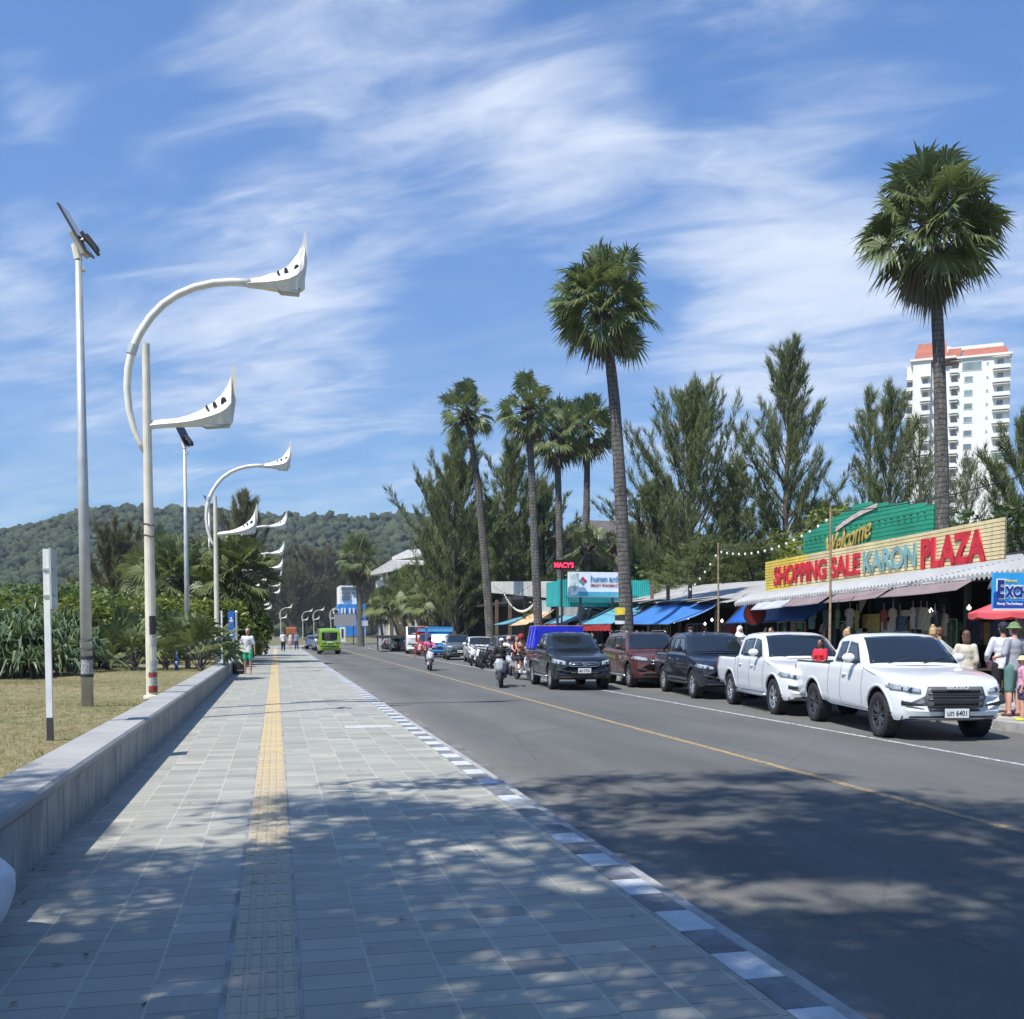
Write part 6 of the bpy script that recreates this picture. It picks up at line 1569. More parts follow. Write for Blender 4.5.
class Car:
    def __init__(s, root, L, W, fo, wb, wr, top, bot, belt, cab, beltw=None, bow=.17, taper=.15, rtaper=.07, tumble=.28, rear_bow=.04, color=PW, flare=None, tyre_w=.25):
        s.__dict__.update(locals()); s.root = root; s.zn = lambda z: z
    def hw(s, t):
        h = s.W / 2; f = max(0, 1 - t / .62); g = max(0, 1 - (s.L - t) / .4)
        return h * (1 - s.taper * f ** 2.1 - s.rtaper * g ** 2)
    def warp(s, x, t, z):
        b = s.bow * max(0, 1 - t / 1.7) ** 1.2 - s.rear_bow * max(0, 1 - (s.L - t) / .5)
        q = (x / (s.W / 2)) ** 2
        return V3((x, t - s.fo + b * q, z))
    def sec(s, t, f):
        """half width multiplier up the body side, f 0 bottom..1 top"""
        tab = [(0, .93), (.12, .975), (.35, .995), (.6, 1.0), (.75, .985), (.9, .975), (1, .955)]
        return lerp_tab(tab, f)
    def side(s, t, z, off=0.0):
        b, tp = lerp_tab(s.bot, t), lerp_tab(s.top, t)
        f = min(1, max(0, (z - b) / (tp - b)))
        return s.hw(t) * s.sec(t, f) + off
    def sp(s, sd, t, z, off=.004): return s.warp(sd * s.side(t, z, off), t, z)
    def body(s, arches, cuts=()):
        ts = [0, .02, .05, .1, .16, .25, .36, .5, .65] + list(np.arange(.8, s.L - .5, .13)) + [s.L - .4, s.L - .25, s.L - .12, s.L - .05, s.L - .015, s.L]
        for c in s.cabt: ts.append(c)
        ts = sorted(set(round(float(x), 3) for x in ts)); fs_ = [0, .04, .10, .18, .28, .4, .5, .6, .7, .8, .88, .94, .98]
        rings = []
        for t in ts:
            b, tp = lerp_tab(s.bot, t), lerp_tab(s.top, t); h = s.hw(t); ring = []
            for f in fs_:
                rr = 1.0
                ring.append((h * s.sec(t, f), b + (tp - b) * f * .985))
            ring.append((h * .945, tp - .004)); ring.append((h * .90, tp + .004)); ring.append((h * .6, tp + s.crown * .6)); ring.append((h * .3, tp + s.crown * .92)); ring.append((0, tp + s.crown))
            full = [(-x, z) for x, z in ring] + [(x, z) for x, z in reversed(ring[:-1])]
            full += [(h * .5, b - .005), (0, b - .006), (-h * .5, b - .005)]
            rings.append([s.warp(x, t, z) for x, z in full])
        n = len(rings[0]); vs = [p for r_ in rings for p in r_]; fcs = []
        for i in range(len(rings) - 1):
            for k in range(n): fcs.append((i * n + k, i * n + (k + 1) % n, (i + 1) * n + (k + 1) % n, (i + 1) * n + k))
        fcs.append(tuple(range(n - 1, -1, -1))); fcs.append(tuple((len(rings) - 1) * n + k for k in range(n)))
        me = MB().add(vs, fcs).mesh('body', fixn=True); me.materials.append(s.color); me.materials.append(WELL)
        o = bpy.data.objects.new('body', me); C.objects.link(o)
        cm = MB()
        for (ax, ar, z) in arches:
            for sd in (-1, 1):
                M = Matrix.Translation((sd * (s.W / 2 - .13), ax, z)) @ Matrix.Rotation(PI / 2, 4, 'Y')
                cm.lathe([(ar, -.24), (ar, .24)], 40, M, mi=1)
                
        for (lo_, hi_) in cuts: cm.b2(lo_, hi_, 1)
        cme = cm.mesh('cut', fixn=True); cme.materials.append(s.color); cme.materials.append(WELL); co = bpy.data.objects.new('cut', cme); C.objects.link(co)
        md_ = o.modifiers.new('b', 'BOOLEAN'); md_.operation = 'DIFFERENCE'; md_.object = co; md_.solver = 'EXACT'; md_.use_self = True
        me2 = eval_mesh(o, 'body'); bpy.data.objects.remove(co)
        auto_smooth(me2, 28)
        return link_mesh('body', me2, None, s.root)
    def cabhw(s, t, z, zb): return s.hw(t) * .945 - s.tumble * (z - zb)
    def cabin(s, prof, zb, crown=.03, nm='cab', m=None, bowc=.10):
        """prof: list (t, ztop) along the roof line from windscreen base to rear window base"""
        ts = []; 
        for (a, za), (b, zb_) in zip(prof, prof[1:]):
            k = max(1, int((b - a) / .06)); ts += [a + (b - a) * i / k for i in range(k)]
        ts.append(prof[-1][0]); t0, t1 = ts[0], ts[-1]
        def topz(t):
            for (a, za), (b, zb_) in zip(prof, prof[1:]):
                if t <= b + 1e-9: return za + (zb_ - za) * ((t - a) / (b - a))
            return prof[-1][1]
        s.topz = topz; s.zb = zb; s.t0, s.t1 = t0, t1
        def P_(x, t, z):
            h = s.hw(t) * .9; q = (x / h) ** 2
            fr = max(0, 1 - (t - t0) / 1.2); rr_ = max(0, 1 - (t1 - t) / .8)
            return s.warp(x, t, z) + V3((0, bowc * q * fr - .05 * q * rr_, 0))
        s.CP = P_
        rings = []
        for t in ts:
            zt = topz(t); ring = []; r_ = .07
            for f in (0, .2, .4, .6, .8, 1.0):
                z = zb + (max(zt - r_, zb) - zb) * f; ring.append((s.cabhw(t, z, zb), z))
            hh = s.cabhw(t, max(zt - r_, zb), zb); dz = min(r_, zt - zb)
            ring += [(hh - .012, zt - dz * .55), (hh - .035, zt - dz * .22), (hh - .075, zt - dz * .04), (hh * .75, zt + crown * .45), (hh * .4, zt + crown * .85), (0, zt + crown)]
            full = [(-x, z) for x, z in ring] + [(x, z) for x, z in reversed(ring[:-1])]
            rings.append([P_(x, t, z) for x, z in full])
        n = len(rings[0]); vs = [p for r_ in rings for p in r_]; fcs = []
        for i in range(len(rings) - 1):
            for k in range(n): fcs.append((i * n + k, i * n + (k + 1) % n, (i + 1) * n + (k + 1) % n, (i + 1) * n + k))
        fcs.append(tuple(range(n - 1, -1, -1))); fcs.append(tuple((len(rings) - 1) * n + k for k in range(n)))
        me = MB().add(vs, fcs).mesh(nm, fixn=True); auto_smooth(me, 30)
        return link_mesh(nm, me, m or s.color, s.root)
    def side_glass(s, poly, name='side_window', sides=(-1, 1), nu=8):
        """poly: 4 corners (t,z): front-bottom, rear-bottom, rear-top, front-top"""
        a, b, c, d = poly
        for sd in sides:
            def f(u_, v_):
                t = (a[0] * (1 - u_) + b[0] * u_) * (1 - v_) + (d[0] * (1 - u_) + c[0] * u_) * v_
                z = (a[1] * (1 - u_) + b[1] * u_) * (1 - v_) + (d[1] * (1 - u_) + c[1] * u_) * v_
                return s.CP(sd * (s.cabhw(t, z, s.zb) + .006), t, z)
            o = MB().grid(f, nu, 6).build(name, GL, s.root, smooth=True); so_ = o.modifiers.new('s', 'SOLIDIFY'); so_.thickness = .004; so_.offset = 0
    def screen(s, ta, tb, name='windscreen', inset=.07, rear=False, crown=.03, mg=.05):
        def f(u_, v_):
            t = ta + (tb - ta) * v_; zt = s.topz(t); hh = s.cabhw(t, max(zt - .07, s.zb), s.zb) - inset - .015
            x = hh * (2 * u_ - 1); q = abs(2 * u_ - 1)
            p_ = s.CP(x, t, zt + crown * (1 - q ** 1.7))
            dy = -.010 if not rear else .010
            return p_ + V3((0, dy, .008))
        o = MB().grid(f, 14, 10).build(name, GL, s.root, smooth=True); so_ = o.modifiers.new('s', 'SOLIDIFY'); so_.thickness = .004; so_.offset = 0
    def patch(s, name, m, sd, tz, off=.006, n=10, th=.006, parent=None):
        """tz: fn(u,v)->(t,z) on side/corner surface"""
        def f(u_, v_):
            t, z = tz(u_, v_); return s.sp(sd, t, z, off)
        o = MB().grid(f, n, 5).build(name, m, parent or s.root, smooth=True); so_ = o.modifiers.new('s', 'SOLIDIFY'); so_.thickness = th; so_.offset = 0
        return o
    def front(s, name, m, fn, nu=10, nv=4, y=-.006, th=.012, parent=None):
        """fn(u,v)->(x,z) on the nose, pushed y ahead"""
        def f(u_, v_):
            x, z = fn(u_, v_); z = s.zn(z)
            # find nose station where the top line reaches z
            t = 0
            for tt in (0, .01, .02, .03, .05, .07, .1, .13, .16, .2, .25, .3, .4, .5):
                t = tt
                if lerp_tab(s.top, tt) > z + .01 and lerp_tab(s.bot, tt) < z - .005: break
            # wrap at corner
            while t < .62 and s.side(t, z) < abs(x): t += .01
            return s.warp(x, t, z) + V3((0, y, 0))
        o = MB().grid(f, nu, nv).build(name, m, parent or s.root, smooth=True); so_ = o.modifiers.new('s', 'SOLIDIFY'); so_.thickness = th; so_.offset = 0
        return o
    def seam(s, t0, z0, t1, z1, w_=.007, sides=(-1, 1)):
        for sd in sides:
            P0 = [s.sp(sd, t0 + (t1 - t0) * k / 8, z0 + (z1 - z0) * k / 8, .0015) for k in range(9)]
            s.seams.tube(P0, w_ / 2, 4)
    def arch_ring(s, ax, ar, z, m, w_=.04, name='wheel_arch', out=.010):
        for sd in (-1, 1):
            mb = MB(); vs = []; n = 26
            for i in range(n + 1):
                a = R(8) + R(164) * i / n
                for rr_, of in ((ar - .004, -.02), (ar - .004, out), (ar + w_, out * .6), (ar + w_ + .012, -.004)):
                    yy = ax - math.cos(a) * rr_; zz_ = z + math.sin(a) * rr_; t = yy + s.fo
                    for _k in range(3): t = yy + s.fo - s.bow * max(0, 1 - t / 1.7) ** 1.2 * (s.side(min(max(t, .02), s.L - .02), zz_) / (s.W / 2)) ** 2
                    vs.append(s.warp(sd * (s.side(min(max(t, .02), s.L - .02), zz_) + of), t, zz_) * 1.0 if False else V3((sd * (s.side(min(max(t, .02), s.L - .02), zz_) + of), yy, zz_)))
            fcs = [(i * 4 + k, i * 4 + k + 1, i * 4 + 5 + k, i * 4 + 4 + k) for i in range(n) for k in range(3)]
            mb.add(vs, fcs).build(name, m, s.root, smooth=True)

def common(car, mirror_t, mirror_z, handles, plate_z=.62, plate=True, mir=None, platetext=None, py=-.03):
    s = car
    for sd in (-1, 1):
        mb = MB(); c = s.CP(sd * (s.cabhw(mirror_t, mirror_z, s.zb) + .17), mirror_t, mirror_z + .02)
        vs = MB().sphere((c.x, c.y, c.z), (.12, .06, .085), 14, 10).build('mirror', mir or s.color, s.root, smooth=True)
        MB().box((c.x, c.y + .062, c.z), (.19, .012, .13)).build('mirror_glass', GL, vs, bevel=.004)
        MB().bar(c + V3((0, 0, -.05)), s.CP(sd * s.cabhw(mirror_t, mirror_z - .07, s.zb), mirror_t, mirror_z - .06), .03, .035, 6).build('mirror_arm', BLK, vs)
        for (t, z) in handles:
            p_ = s.sp(sd, t, z, .02); MB().tube([s.sp(sd, t - .08, z, .0), s.sp(sd, t - .07, z, .03), s.sp(sd, t + .07, z, .03), s.sp(sd, t + .08, z, 0)], .013, 6).build('door_handle', CHROME if s.color in (PNV, PBK) else s.color, s.root, smooth=True)
    if plate:
        y = -s.fo + py
        o = MB().b2((-.20, y - .012, plate_z - .075), (.20, y, plate_z + .075)).build('license_plate', PLATE, s.root, bevel=.004)
        MB().b2((-.215, y - .008, plate_z - .09), (.215, y + .004, plate_z + .09)).build('plate_frame', BLK, o)
        put_text(o, 'plate_text', platetext or 'กข 2187', 0.04, .36, .035, .12, PBLK, .01, .002, .002, O=V3((0, 0, 0)), A0=V3((-.20, y - .012, plate_z - .075)), UX=V3((1, 0, 0)), N=V3((0, -1, 0)))
    s.seams.build('panel_gaps', BLK, s.root)
    # wipers and aerial
    mb = MB()
    t = s.t0 + .1
    for x0 in (-.5, .12): mb.tube([s.CP(x0, t - .06, s.topz(t - .06) + .04), s.CP(x0 + .45, t + .06, s.topz(t + .06) + .045)], .008, 4)
    mb.build('wiper', BLK, s.root)
    MB().prism([(0, 0), (.09, 0), (.10, .055), (.07, .05)], lambda a, b, t_: V3((t_, s.t0 + 1.35 - s.fo + a, s.topz(s.t0 + 1.2) + .03 + b)), -.012, .012).build('roof_aerial', BLK, s.root)

def pickup(label, color, style, loc, rz, double=True):
    r_ = empty('pickup_truck', loc, rz, label, 'pickup truck', None); r_['group'] = 'pickup trucks along the kerb'; del r_['group']
    L, W, fo, wb, wr = 5.25, 1.87, .90, 3.10, .385
    hood = [(0, .74), (.012, .88), (.05, .955), (.14, .995), (.4, 1.05), (.8, 1.105), (1.32, 1.165), (1.5, 1.185)]
    belt_z = 1.19; bedz = 1.17
    cabend = 3.52 if double else 3.12
    top = hood + [(cabend, 1.20), (cabend + .02, 1.205), (cabend + .08, bedz), (L, bedz)]
    bot = [(0, .50), (.05, .38), (.2, .33), (.5, .36), (1.0, .40), (cabend, .42), (cabend + .3, .46), (L - .3, .52), (L, .58)]
    s = Car(r_, L, W, fo, wb, wr, top, bot, belt_z, None, color=color); s.crown = .02; s.cabt = [cabend, cabend + .02, cabend + .08]; s.seams = MB(); s.zn = lambda z: z if z < .5 else .5 + (z - .5) * .80
    bed_in = ((-W / 2 + .14, cabend + .14 - fo, .80), (W / 2 - .14, L - .09 - fo, 1.6))
    s.body([(0, wr + .085, wr + .01), (wb, wr + .085, wr + .01)], [bed_in])
    prof = [(1.32, 1.175), (1.40, 1.225), (1.62, 1.395), (1.98, 1.64), (2.18, 1.715), (2.45, 1.752), (2.9, 1.758), (cabend - .28, 1.735), (cabend - .10, 1.69), (cabend - .03, 1.60), (cabend, 1.20)]
    if not double: prof = [(1.36, 1.175), (1.44, 1.225), (1.66, 1.395), (2.0, 1.63), (2.2, 1.705), (2.45, 1.735), (2.75, 1.735), (cabend - .16, 1.70), (cabend - .06, 1.64), (cabend, 1.2)]
    s.cabin(prof, 1.15, .03)
    s.screen(prof[1][0] + .0, prof[3][0] + .13)
    zt0, zt1 = 1.60, 1.64
    if double:
        s.side_glass([(1.66, 1.235), (2.44, 1.225), (2.40, zt1), (2.06, zt0)]); s.side_glass([(2.53, 1.225), (3.12, 1.225), (3.04, 1.625), (2.50, zt1)]); s.side_glass([(3.15, 1.235), (3.36, 1.26), (3.27, 1.59), (3.09, 1.62)], 'quarter_window', nu=3)
        s.seam(1.52, .45, 1.50, 1.17); s.seam(2.48, .45, 2.48, 1.18); s.seam(3.30, .60, 3.34, 1.18); s.seam(1.52, .45, 3.2, .45); s.seam(cabend + .04, .5, cabend + .04, 1.15)
        hd_ = [(2.30, 1.02), (3.16, 1.03)]
    else:
        s.side_glass([(1.70, 1.235), (2.50, 1.225), (2.46, 1.615), (2.08, 1.58)]); s.side_glass([(2.58, 1.225), (3.0, 1.235), (2.90, 1.60), (2.55, 1.62)], 'quarter_window')
        s.seam(1.56, .45, 1.54, 1.17); s.seam(2.55, .45, 2.55, 1.18); s.seam(1.56, .45, 2.55, .45); s.seam(cabend + .04, .5, cabend + .04, 1.15)
        hd_ = [(2.38, 1.02)]
    s.seam(.95, 1.05, 1.5, 1.14)
    for (yy, sd) in ((0, -1), (0, 1), (wb, -1), (wb, 1)):
        wheel(r_, sd * (W / 2 - .15), yy, wr, .255, sd, {'plain': ALLOYD, 'chrome': ALLOY, 'low': ALLOY, 'dark': ALLOY}.get(style, ALLOY), 8 if style == 'plain' else 6)
    arc_m = color; s.arch_ring(0, wr + .085, wr + .01, arc_m); s.arch_ring(wb, wr + .085, wr + .01, arc_m)
    # lower valance, step bar
    s.front('lower_bumper', BLK, lambda u, v: ((2 * u - 1) * .80, .355 + .065 * v), 14, 3, -.008, .02)
    if double:
        for sd in (-1, 1): MB().tube([V3((sd * .80, .55, .40)), V3((sd * .93, .66, .39)), V3((sd * .93, 2.45, .39)), V3((sd * .80, 2.55, .40))], .035, 8).build('side_step', ALLOY if style != 'dark' else BLK, r_, smooth=True)
    # headlights
    for sd in (-1, 1):
        def hlf(u, v):
            x = .56 + (.90 - .56) * u; z = (.865 + .05 * u) + ((.085 + .055 * u) if style != 'chrome' else (.15 + .02 * u)) * v
            if style == 'chrome': z -= .03 * (1 - u)
            return (sd * x, z)
        h = s.front('headlight', HL, hlf, 12, 4, -.012, .02)
        mb = MB(); cx = s.warp(sd * .70, .03, s.zn(.93)); mb.sphere((cx.x, cx.y - .025, cx.z - .005), (.055, .02, .045), 12, 8); cx = s.warp(sd * .80, .09, s.zn(.95)); mb.sphere((cx.x, cx.y - .03, cx.z), (.04, .02, .04), 10, 7); mb.build('lamp_lens', HLD, h, smooth=True)
        def hl2(u, v): return (.12 + .34 * u, .845 + .03 * u + (.03 + .06 * (1 - u)) * v) if style != 'chrome' else (.10 + .30 * u, .81 + .04 * u + .11 * v * (1 - .3 * u))
        s.patch('headlight_corner', HL, sd, hl2, .008, parent=h)
        # fog lamp recess
        fg = s.front('fog_recess', BLK, lambda u, v: (sd * (.52 + .30 * u), .60 + .02 * u + (.035 + .055 * u) * v), 8, 3, -.010, .02)
        c = s.warp(sd * .74, .05, s.zn(.645)); MB().sphere((c.x, c.y - .03, c.z), (.035, .02, .035), 10, 7).build('fog_lamp', HL, fg, smooth=True)
        s.patch('tail_light', TL, sd, lambda u, v: (L - .13 + .115 * u, .80 + .32 * v), .012, 6, .01)
        MB().b2((sd * .70 - .02, L - fo - .0, .5), (sd * .70 + .02, L - fo + .03, .6)).build('tow_eye', BLK, r_)
    if style == 'plain':       # blocky grey grille with lettering
        g = s.front('grille', GRY, lambda u, v: ((2 * u - 1) * (.50 - .05 * abs(2 * v - 1)), .575 + .42 * v), 14, 6, -.020, .03)
        for k, (z0, z1, wd) in enumerate(((.875, .93, .40), (.765, .83, .38), (.625, .70, .37))):
            s.front('grille_slot', WELL, lambda u, v: ((2 * u - 1) * wd, z0 + (z1 - z0) * v), 10, 2, -.040, .006, g)
        for k, z0 in enumerate((.848, .735)):
            s.front('grille_bar', ALLOYD, lambda u, v: ((2 * u - 1) * .46, z0 + .014 * v), 10, 1, -.046, .01, g)
        put_text(g, 'grille_letters', 'ISUZU', -.03, .33, 0, .042, mat('badge_silver', (.62, .62, .62), .35, var=0), .03, .004, .004, O=V3((0, 0, 0)), A0=V3((-.15, -fo - .050, s.zn(.955))), UX=V3((1, 0, 0)), N=V3((0, -1, 0)))
        s.front('bumper_slot', BLK, lambda u, v: ((2 * u - 1) * (.42 - .04 * v), .505 + .045 * v), 12, 2, -.014, .02)
        pz, py = .47, -.035
    elif style == 'chrome':    # wide horizontal chrome ring with emblem
        g = s.front('grille', BLK, lambda u, v: ((2 * u - 1) * .46, .815 + .13 * v), 14, 4, -.014, .02)
        mb = MB(); ringp = []
        for k in range(28):
            a = 2 * PI * k / 28; x = .47 * (abs(math.cos(a)) ** .45) * (1 if math.cos(a) >= 0 else -1); z = .88 + .08 * (abs(math.sin(a)) ** .6) * (1 if math.sin(a) >= 0 else -1)
            ringp.append(s.warp(x, .03, s.zn(z)) + V3((0, -.035, 0)))
        mb.tube(ringp + [ringp[0]], .017, 6); mb.tube([s.warp(x, .02, s.zn(.882)) + V3((0, -.035, 0)) for x in (-.45, -.2, -.09)], .014, 6); mb.tube([s.warp(x, .02, s.zn(.882)) + V3((0, -.035, 0)) for x in (.09, .2, .45)], .014, 6)
        mb.build('grille_surround', CHROME, g, smooth=True)
        mb = MB()
        for (rx, rz_, cz) in ((.075, .052, 0), (.03, .05, .004), (.055, .022, .024)):
            mb.tube([V3((rx * math.cos(a), -fo - .055, s.zn(.882) + cz * .8 + rz_ * .8 * math.sin(a))) for a in np.linspace(0, 2 * PI, 21)], .008, 5)
        mb.build('emblem', CHROME, g, smooth=True)
        s.front('bumper_slot', WELL, lambda u, v: ((2 * u - 1) * .55, .56 + .07 * v), 12, 2, -.012, .02)
        mb = MB(); mb.b2((-.42, -fo - .03, .545), (-.24, -fo - .0, .56)); mb.b2((.24, -fo - .03, .545), (.42, -fo - .0, .56)); mb.build('chrome_trim', CHROME, r_)
        pz, py = .61, -.03
    else:
        g = s.front('grille', BLK, lambda u, v: ((2 * u - 1) * (.40 - .06 * v), .70 + .22 * v), 14, 4, -.014, .02)
        mb = MB()
        for z in (.76, .82, .88): mb.tube([s.warp(x, .02, s.zn(z)) + V3((0, -.03, 0)) for x in (-.37, -.18, 0, .18, .37)], .012, 6)
        mb.build('grille_bar', CHROME, g, smooth=True)
        s.front('bumper_slot', BLK, lambda u, v: ((2 * u - 1) * .5, .55 + .08 * v), 12, 2, -.012, .02)
        pz, py = .62, -.03
    common(s, 1.83 if double else 1.86, 1.30, hd_, pz, True, platetext={'plain': 'บท 6401', 'chrome': 'ผต 3725', 'low': 'กธ 918', 'dark': 'ขค 5540'}[style], py=py)
    # bed rail caps and tailgate
    mb = MB()
    for sd in (-1, 1): mb.b2((sd * (W / 2 - .15), cabend + .15 - fo, bedz + .005), (sd * (W / 2 - .08), L - .12 - fo, bedz + .03))
    mb.build('bed_rail', BLK, r_, bevel=.008)
    MB().b2((-.62, L - fo + .045, .72), (.62, L - fo + .06, 1.12)).build('tailgate', color, r_, bevel=.01)
    return r_, s

V1, c1s = pickup('white extended cab pickup with blocky grey grille, nearest of the parked row', PW, 'plain', (10.83, 15.35, -.13), R(-9.5), False)
V2, c2s = pickup('white double cab pickup parked second in the row with silver wheels', PW2, 'low', (11.35, 20.15, -.13), R(-8), True)
V3_, c3s = pickup('dark navy double cab pickup parked behind the second white one', PNV, 'dark', (11.78, 25.6, -.13), R(-7), True)
V5, c5s = pickup('black double cab pickup with chrome grille ring standing in the lane', PBK, 'chrome', (9.15, 30.6, -.13), R(-4), True)
mb = MB(); mb.tube([V3((.82, 2.72, 1.2)), V3((.78, 2.75, 1.55)), V3((.60, 2.78, 1.72)), V3((-.60, 2.78, 1.72)), V3((-.78, 2.75, 1.55)), V3((-.82, 2.72, 1.2))], .035, 8); mb.tube([V3((-.80, 2.75, 1.5)), V3((-.82, 3.35, 1.25))], .035, 8); mb.tube([V3((.80, 2.75, 1.5)), V3((.82, 3.35, 1.25))], .035, 8); mb.build('roll_bar', BLK, V3_, smooth=True)
# blue tarp load on the black pickup
r_ = empty('tarp_load', (0, 0, 0), R(-4), 'bright blue tarp covered load on the bed of the black pickup', 'tarp load'); Mx = Matrix.Translation((9.15, 30.6, -.13)) @ Matrix.Rotation(R(-4), 4, 'Z')
r_.location = Mx @ V3((0, 2.75, 1.2)); r_.rotation_euler = (0, 0, R(-4))
mb = MB(); 
def tl(u, v):
    a = v * 2 * PI; x = .90 * max(-1, min(1, 1.5 * math.cos(a))); z = .37 + .37 * max(-1, min(1, 1.5 * math.sin(a)))
    x *= (1 - .14 * (z / .74)); return V3((x + .02 * math.sin(u * 22 + z * 9), u * 1.55 + .02 * math.sin(x * 14), z + .02 + .015 * math.sin(u * 13 + x * 5)))
mb.grid(tl, 16, 40); mb.prism([(-.9, .0), (.9, .0), (.77, .76), (-.77, .76)], lambda a, b, t: V3((a, t, b + .01)), -.005, .01); mb.prism([(-.9, .0), (.9, .0), (.77, .76), (-.77, .76)], lambda a, b, t: V3((a, t, b + .01)), 1.54, 1.555)
mb.build('cover', mat('tarp_royal_blue', (.012, .022, .50), .5, var=.15, scale=3, bump=.5, bscale=9), r_)
mb = MB()
for y in (.25, .8, 1.3): mb.tube([V3((-.93, y, .02)), V3((-.8, y, .79)), V3((.8, y, .79)), V3((.93, y, .02))], .009, 4)
mb.build('rope', mat('rope_pale', (.35, .33, .28), .8), r_)

# ---- maroon SUV
def suv(label, color, loc, rz, L=4.85, W=1.87, H=1.80, fo=.88, wb=2.85, name='suv', cat='car', lower=True, hatch=False, plate='ญส 77'):
    r_ = empty(name, loc, rz, label, cat); wr = .38 if not hatch else .31; k = H / 1.80
    top = [(0, .76 * k), (.012, .96 * k), (.05, 1.03 * k), (.16, 1.07 * k), (.5, 1.11 * k), (1.1, 1.15 * k), (L - .5, 1.20 * k), (L - .03, 1.16 * k), (L, 1.0 * k)]
    bot = [(0, .46 * k), (.06, .33 * k), (.4, .30 * k), (L - .4, .34 * k), (L, .5 * k)]
    s = Car(r_, L, W, fo, wb, wr, top, bot, 1.15, None, color=color, tumble=.26); s.crown = .02; s.cabt = []; s.seams = MB()
    s.body([(0, wr + .08, wr + .01), (wb, wr + .08, wr + .01)])
    z = lambda q: q * k
    prof = [(1.12, z(1.15)), (1.22, z(1.21)), (1.48, z(1.42)), (1.80, z(1.655)), (1.98, z(1.725)), (2.3, z(1.765)), (3.1, z(1.77)), (L - .85, z(1.735)), (L - .55, z(1.66)), (L - .28, z(1.42)), (L - .14, z(1.16))]
    s.cabin(prof, z(1.12), .03); s.screen(prof[1][0], prof[3][0] + .12); s.screen(L - .50, L - .22, 'rear_window', rear=True)
    s.side_glass([(1.48, z(1.22)), (2.28, z(1.215)), (2.25, z(1.65)), (1.88, z(1.62))]); s.side_glass([(2.37, z(1.215)), (3.15, z(1.225)), (3.10, z(1.64)), (2.34, z(1.65))]); s.side_glass([(3.24, z(1.235)), (L - .58, z(1.29)), (L - .70, z(1.58)), (3.20, z(1.63))], 'quarter_window')
    s.seam(1.40, .42, 1.38, z(1.14)); s.seam(2.33, .42, 2.33, z(1.17)); s.seam(3.18, .62, 3.22, z(1.18)); s.seam(1.4, .42, 3.0, .42); s.seam(.8, z(1.08), 1.35, z(1.12))
    for (yy, sd) in ((0, -1), (0, 1), (wb, -1), (wb, 1)): wheel(r_, sd * (W / 2 - .14), yy, wr, .25, sd, ALLOY, 6)
    am = mat('arch_matt', (.05, .04, .04), .6) if lower else color
    s.arch_ring(0, wr + .08, wr + .01, am, .06); s.arch_ring(wb, wr + .08, wr + .01, am, .06)
    for sd in (-1, 1):
        if lower: MB().tube([V3((sd * .86, .5, .36)), V3((sd * .93, .6, .36)), V3((sd * .93, wb - .6, .36)), V3((sd * .86, wb - .5, .36))], .04, 8).build('side_step', ALLOY, r_, smooth=True)
        h = s.front('headlight', HL, lambda u, v: (sd * (.50 + .38 * u), z(.86 + .04 * u) + (.09 + .03 * u) * v), 12, 4, -.012, .02)
        s.patch('headlight_corner', HL, sd, lambda u, v: (.12 + .3 * u, z(.90) + .03 * u + (.11 - .07 * u) * v), .008, parent=h)
        fg = s.front('fog_recess', BLK, lambda u, v: (sd * (.50 + .30 * u), z(.56) + (.05 + .06 * u) * v), 8, 3, -.010, .02); c = s.warp(sd * .70, .05, z(.61)); MB().sphere((c.x, c.y - .03, c.z), (.035, .02, .035), 10, 7).build('fog_lamp', HL, fg, smooth=True)
        s.patch('tail_light', TL, sd, lambda u, v: (L - .34 + .30 * u, z(1.0) + .12 * v), .012, 6, .01)
    g = s.front('grille', BLK, lambda u, v: ((2 * u - 1) * (.47 - .05 * abs(2 * v - 1)), z(.72) + .23 * v), 14, 4, -.014, .02)
    mb = MB()
    for zz_ in (.78, .88): mb.tube([s.warp(x, .02, z(zz_)) + V3((0, -.03, 0)) for x in (-.42, -.2, 0, .2, .42)], .018, 6)
    mb.build('grille_bar', CHROME, g, smooth=True)
    s.front('lower_bumper', BLK, lambda u, v: ((2 * u - 1) * .62, z(.42) + .09 * v), 14, 3, -.012, .02)
    if lower:
        for sd in (-1, 1): MB().tube([s.CP(sd * (s.cabhw(2.0, z(1.7), s.zb) - .07), 2.0, z(1.76)), s.CP(sd * (s.cabhw(2.2, z(1.7), s.zb) - .07), 2.15, z(1.83)), s.CP(sd * (s.cabhw(3.6, z(1.7), s.zb) - .07), 3.7, z(1.82)), s.CP(sd * (s.cabhw(3.8, z(1.7), s.zb) - .07), 3.85, z(1.75))], .016, 6).build('roof_rail', ALLOY, r_, smooth=True)
    common(s, 1.66, z(1.27), [(2.12, z(1.03)), (2.98, z(1.04))], z(.62), True, platetext=plate)
    return r_, s
V4, s4 = suv('maroon SUV parked at the kerb right of the black pickup', PMR, (11.95, 31.2, -.13), R(-5))
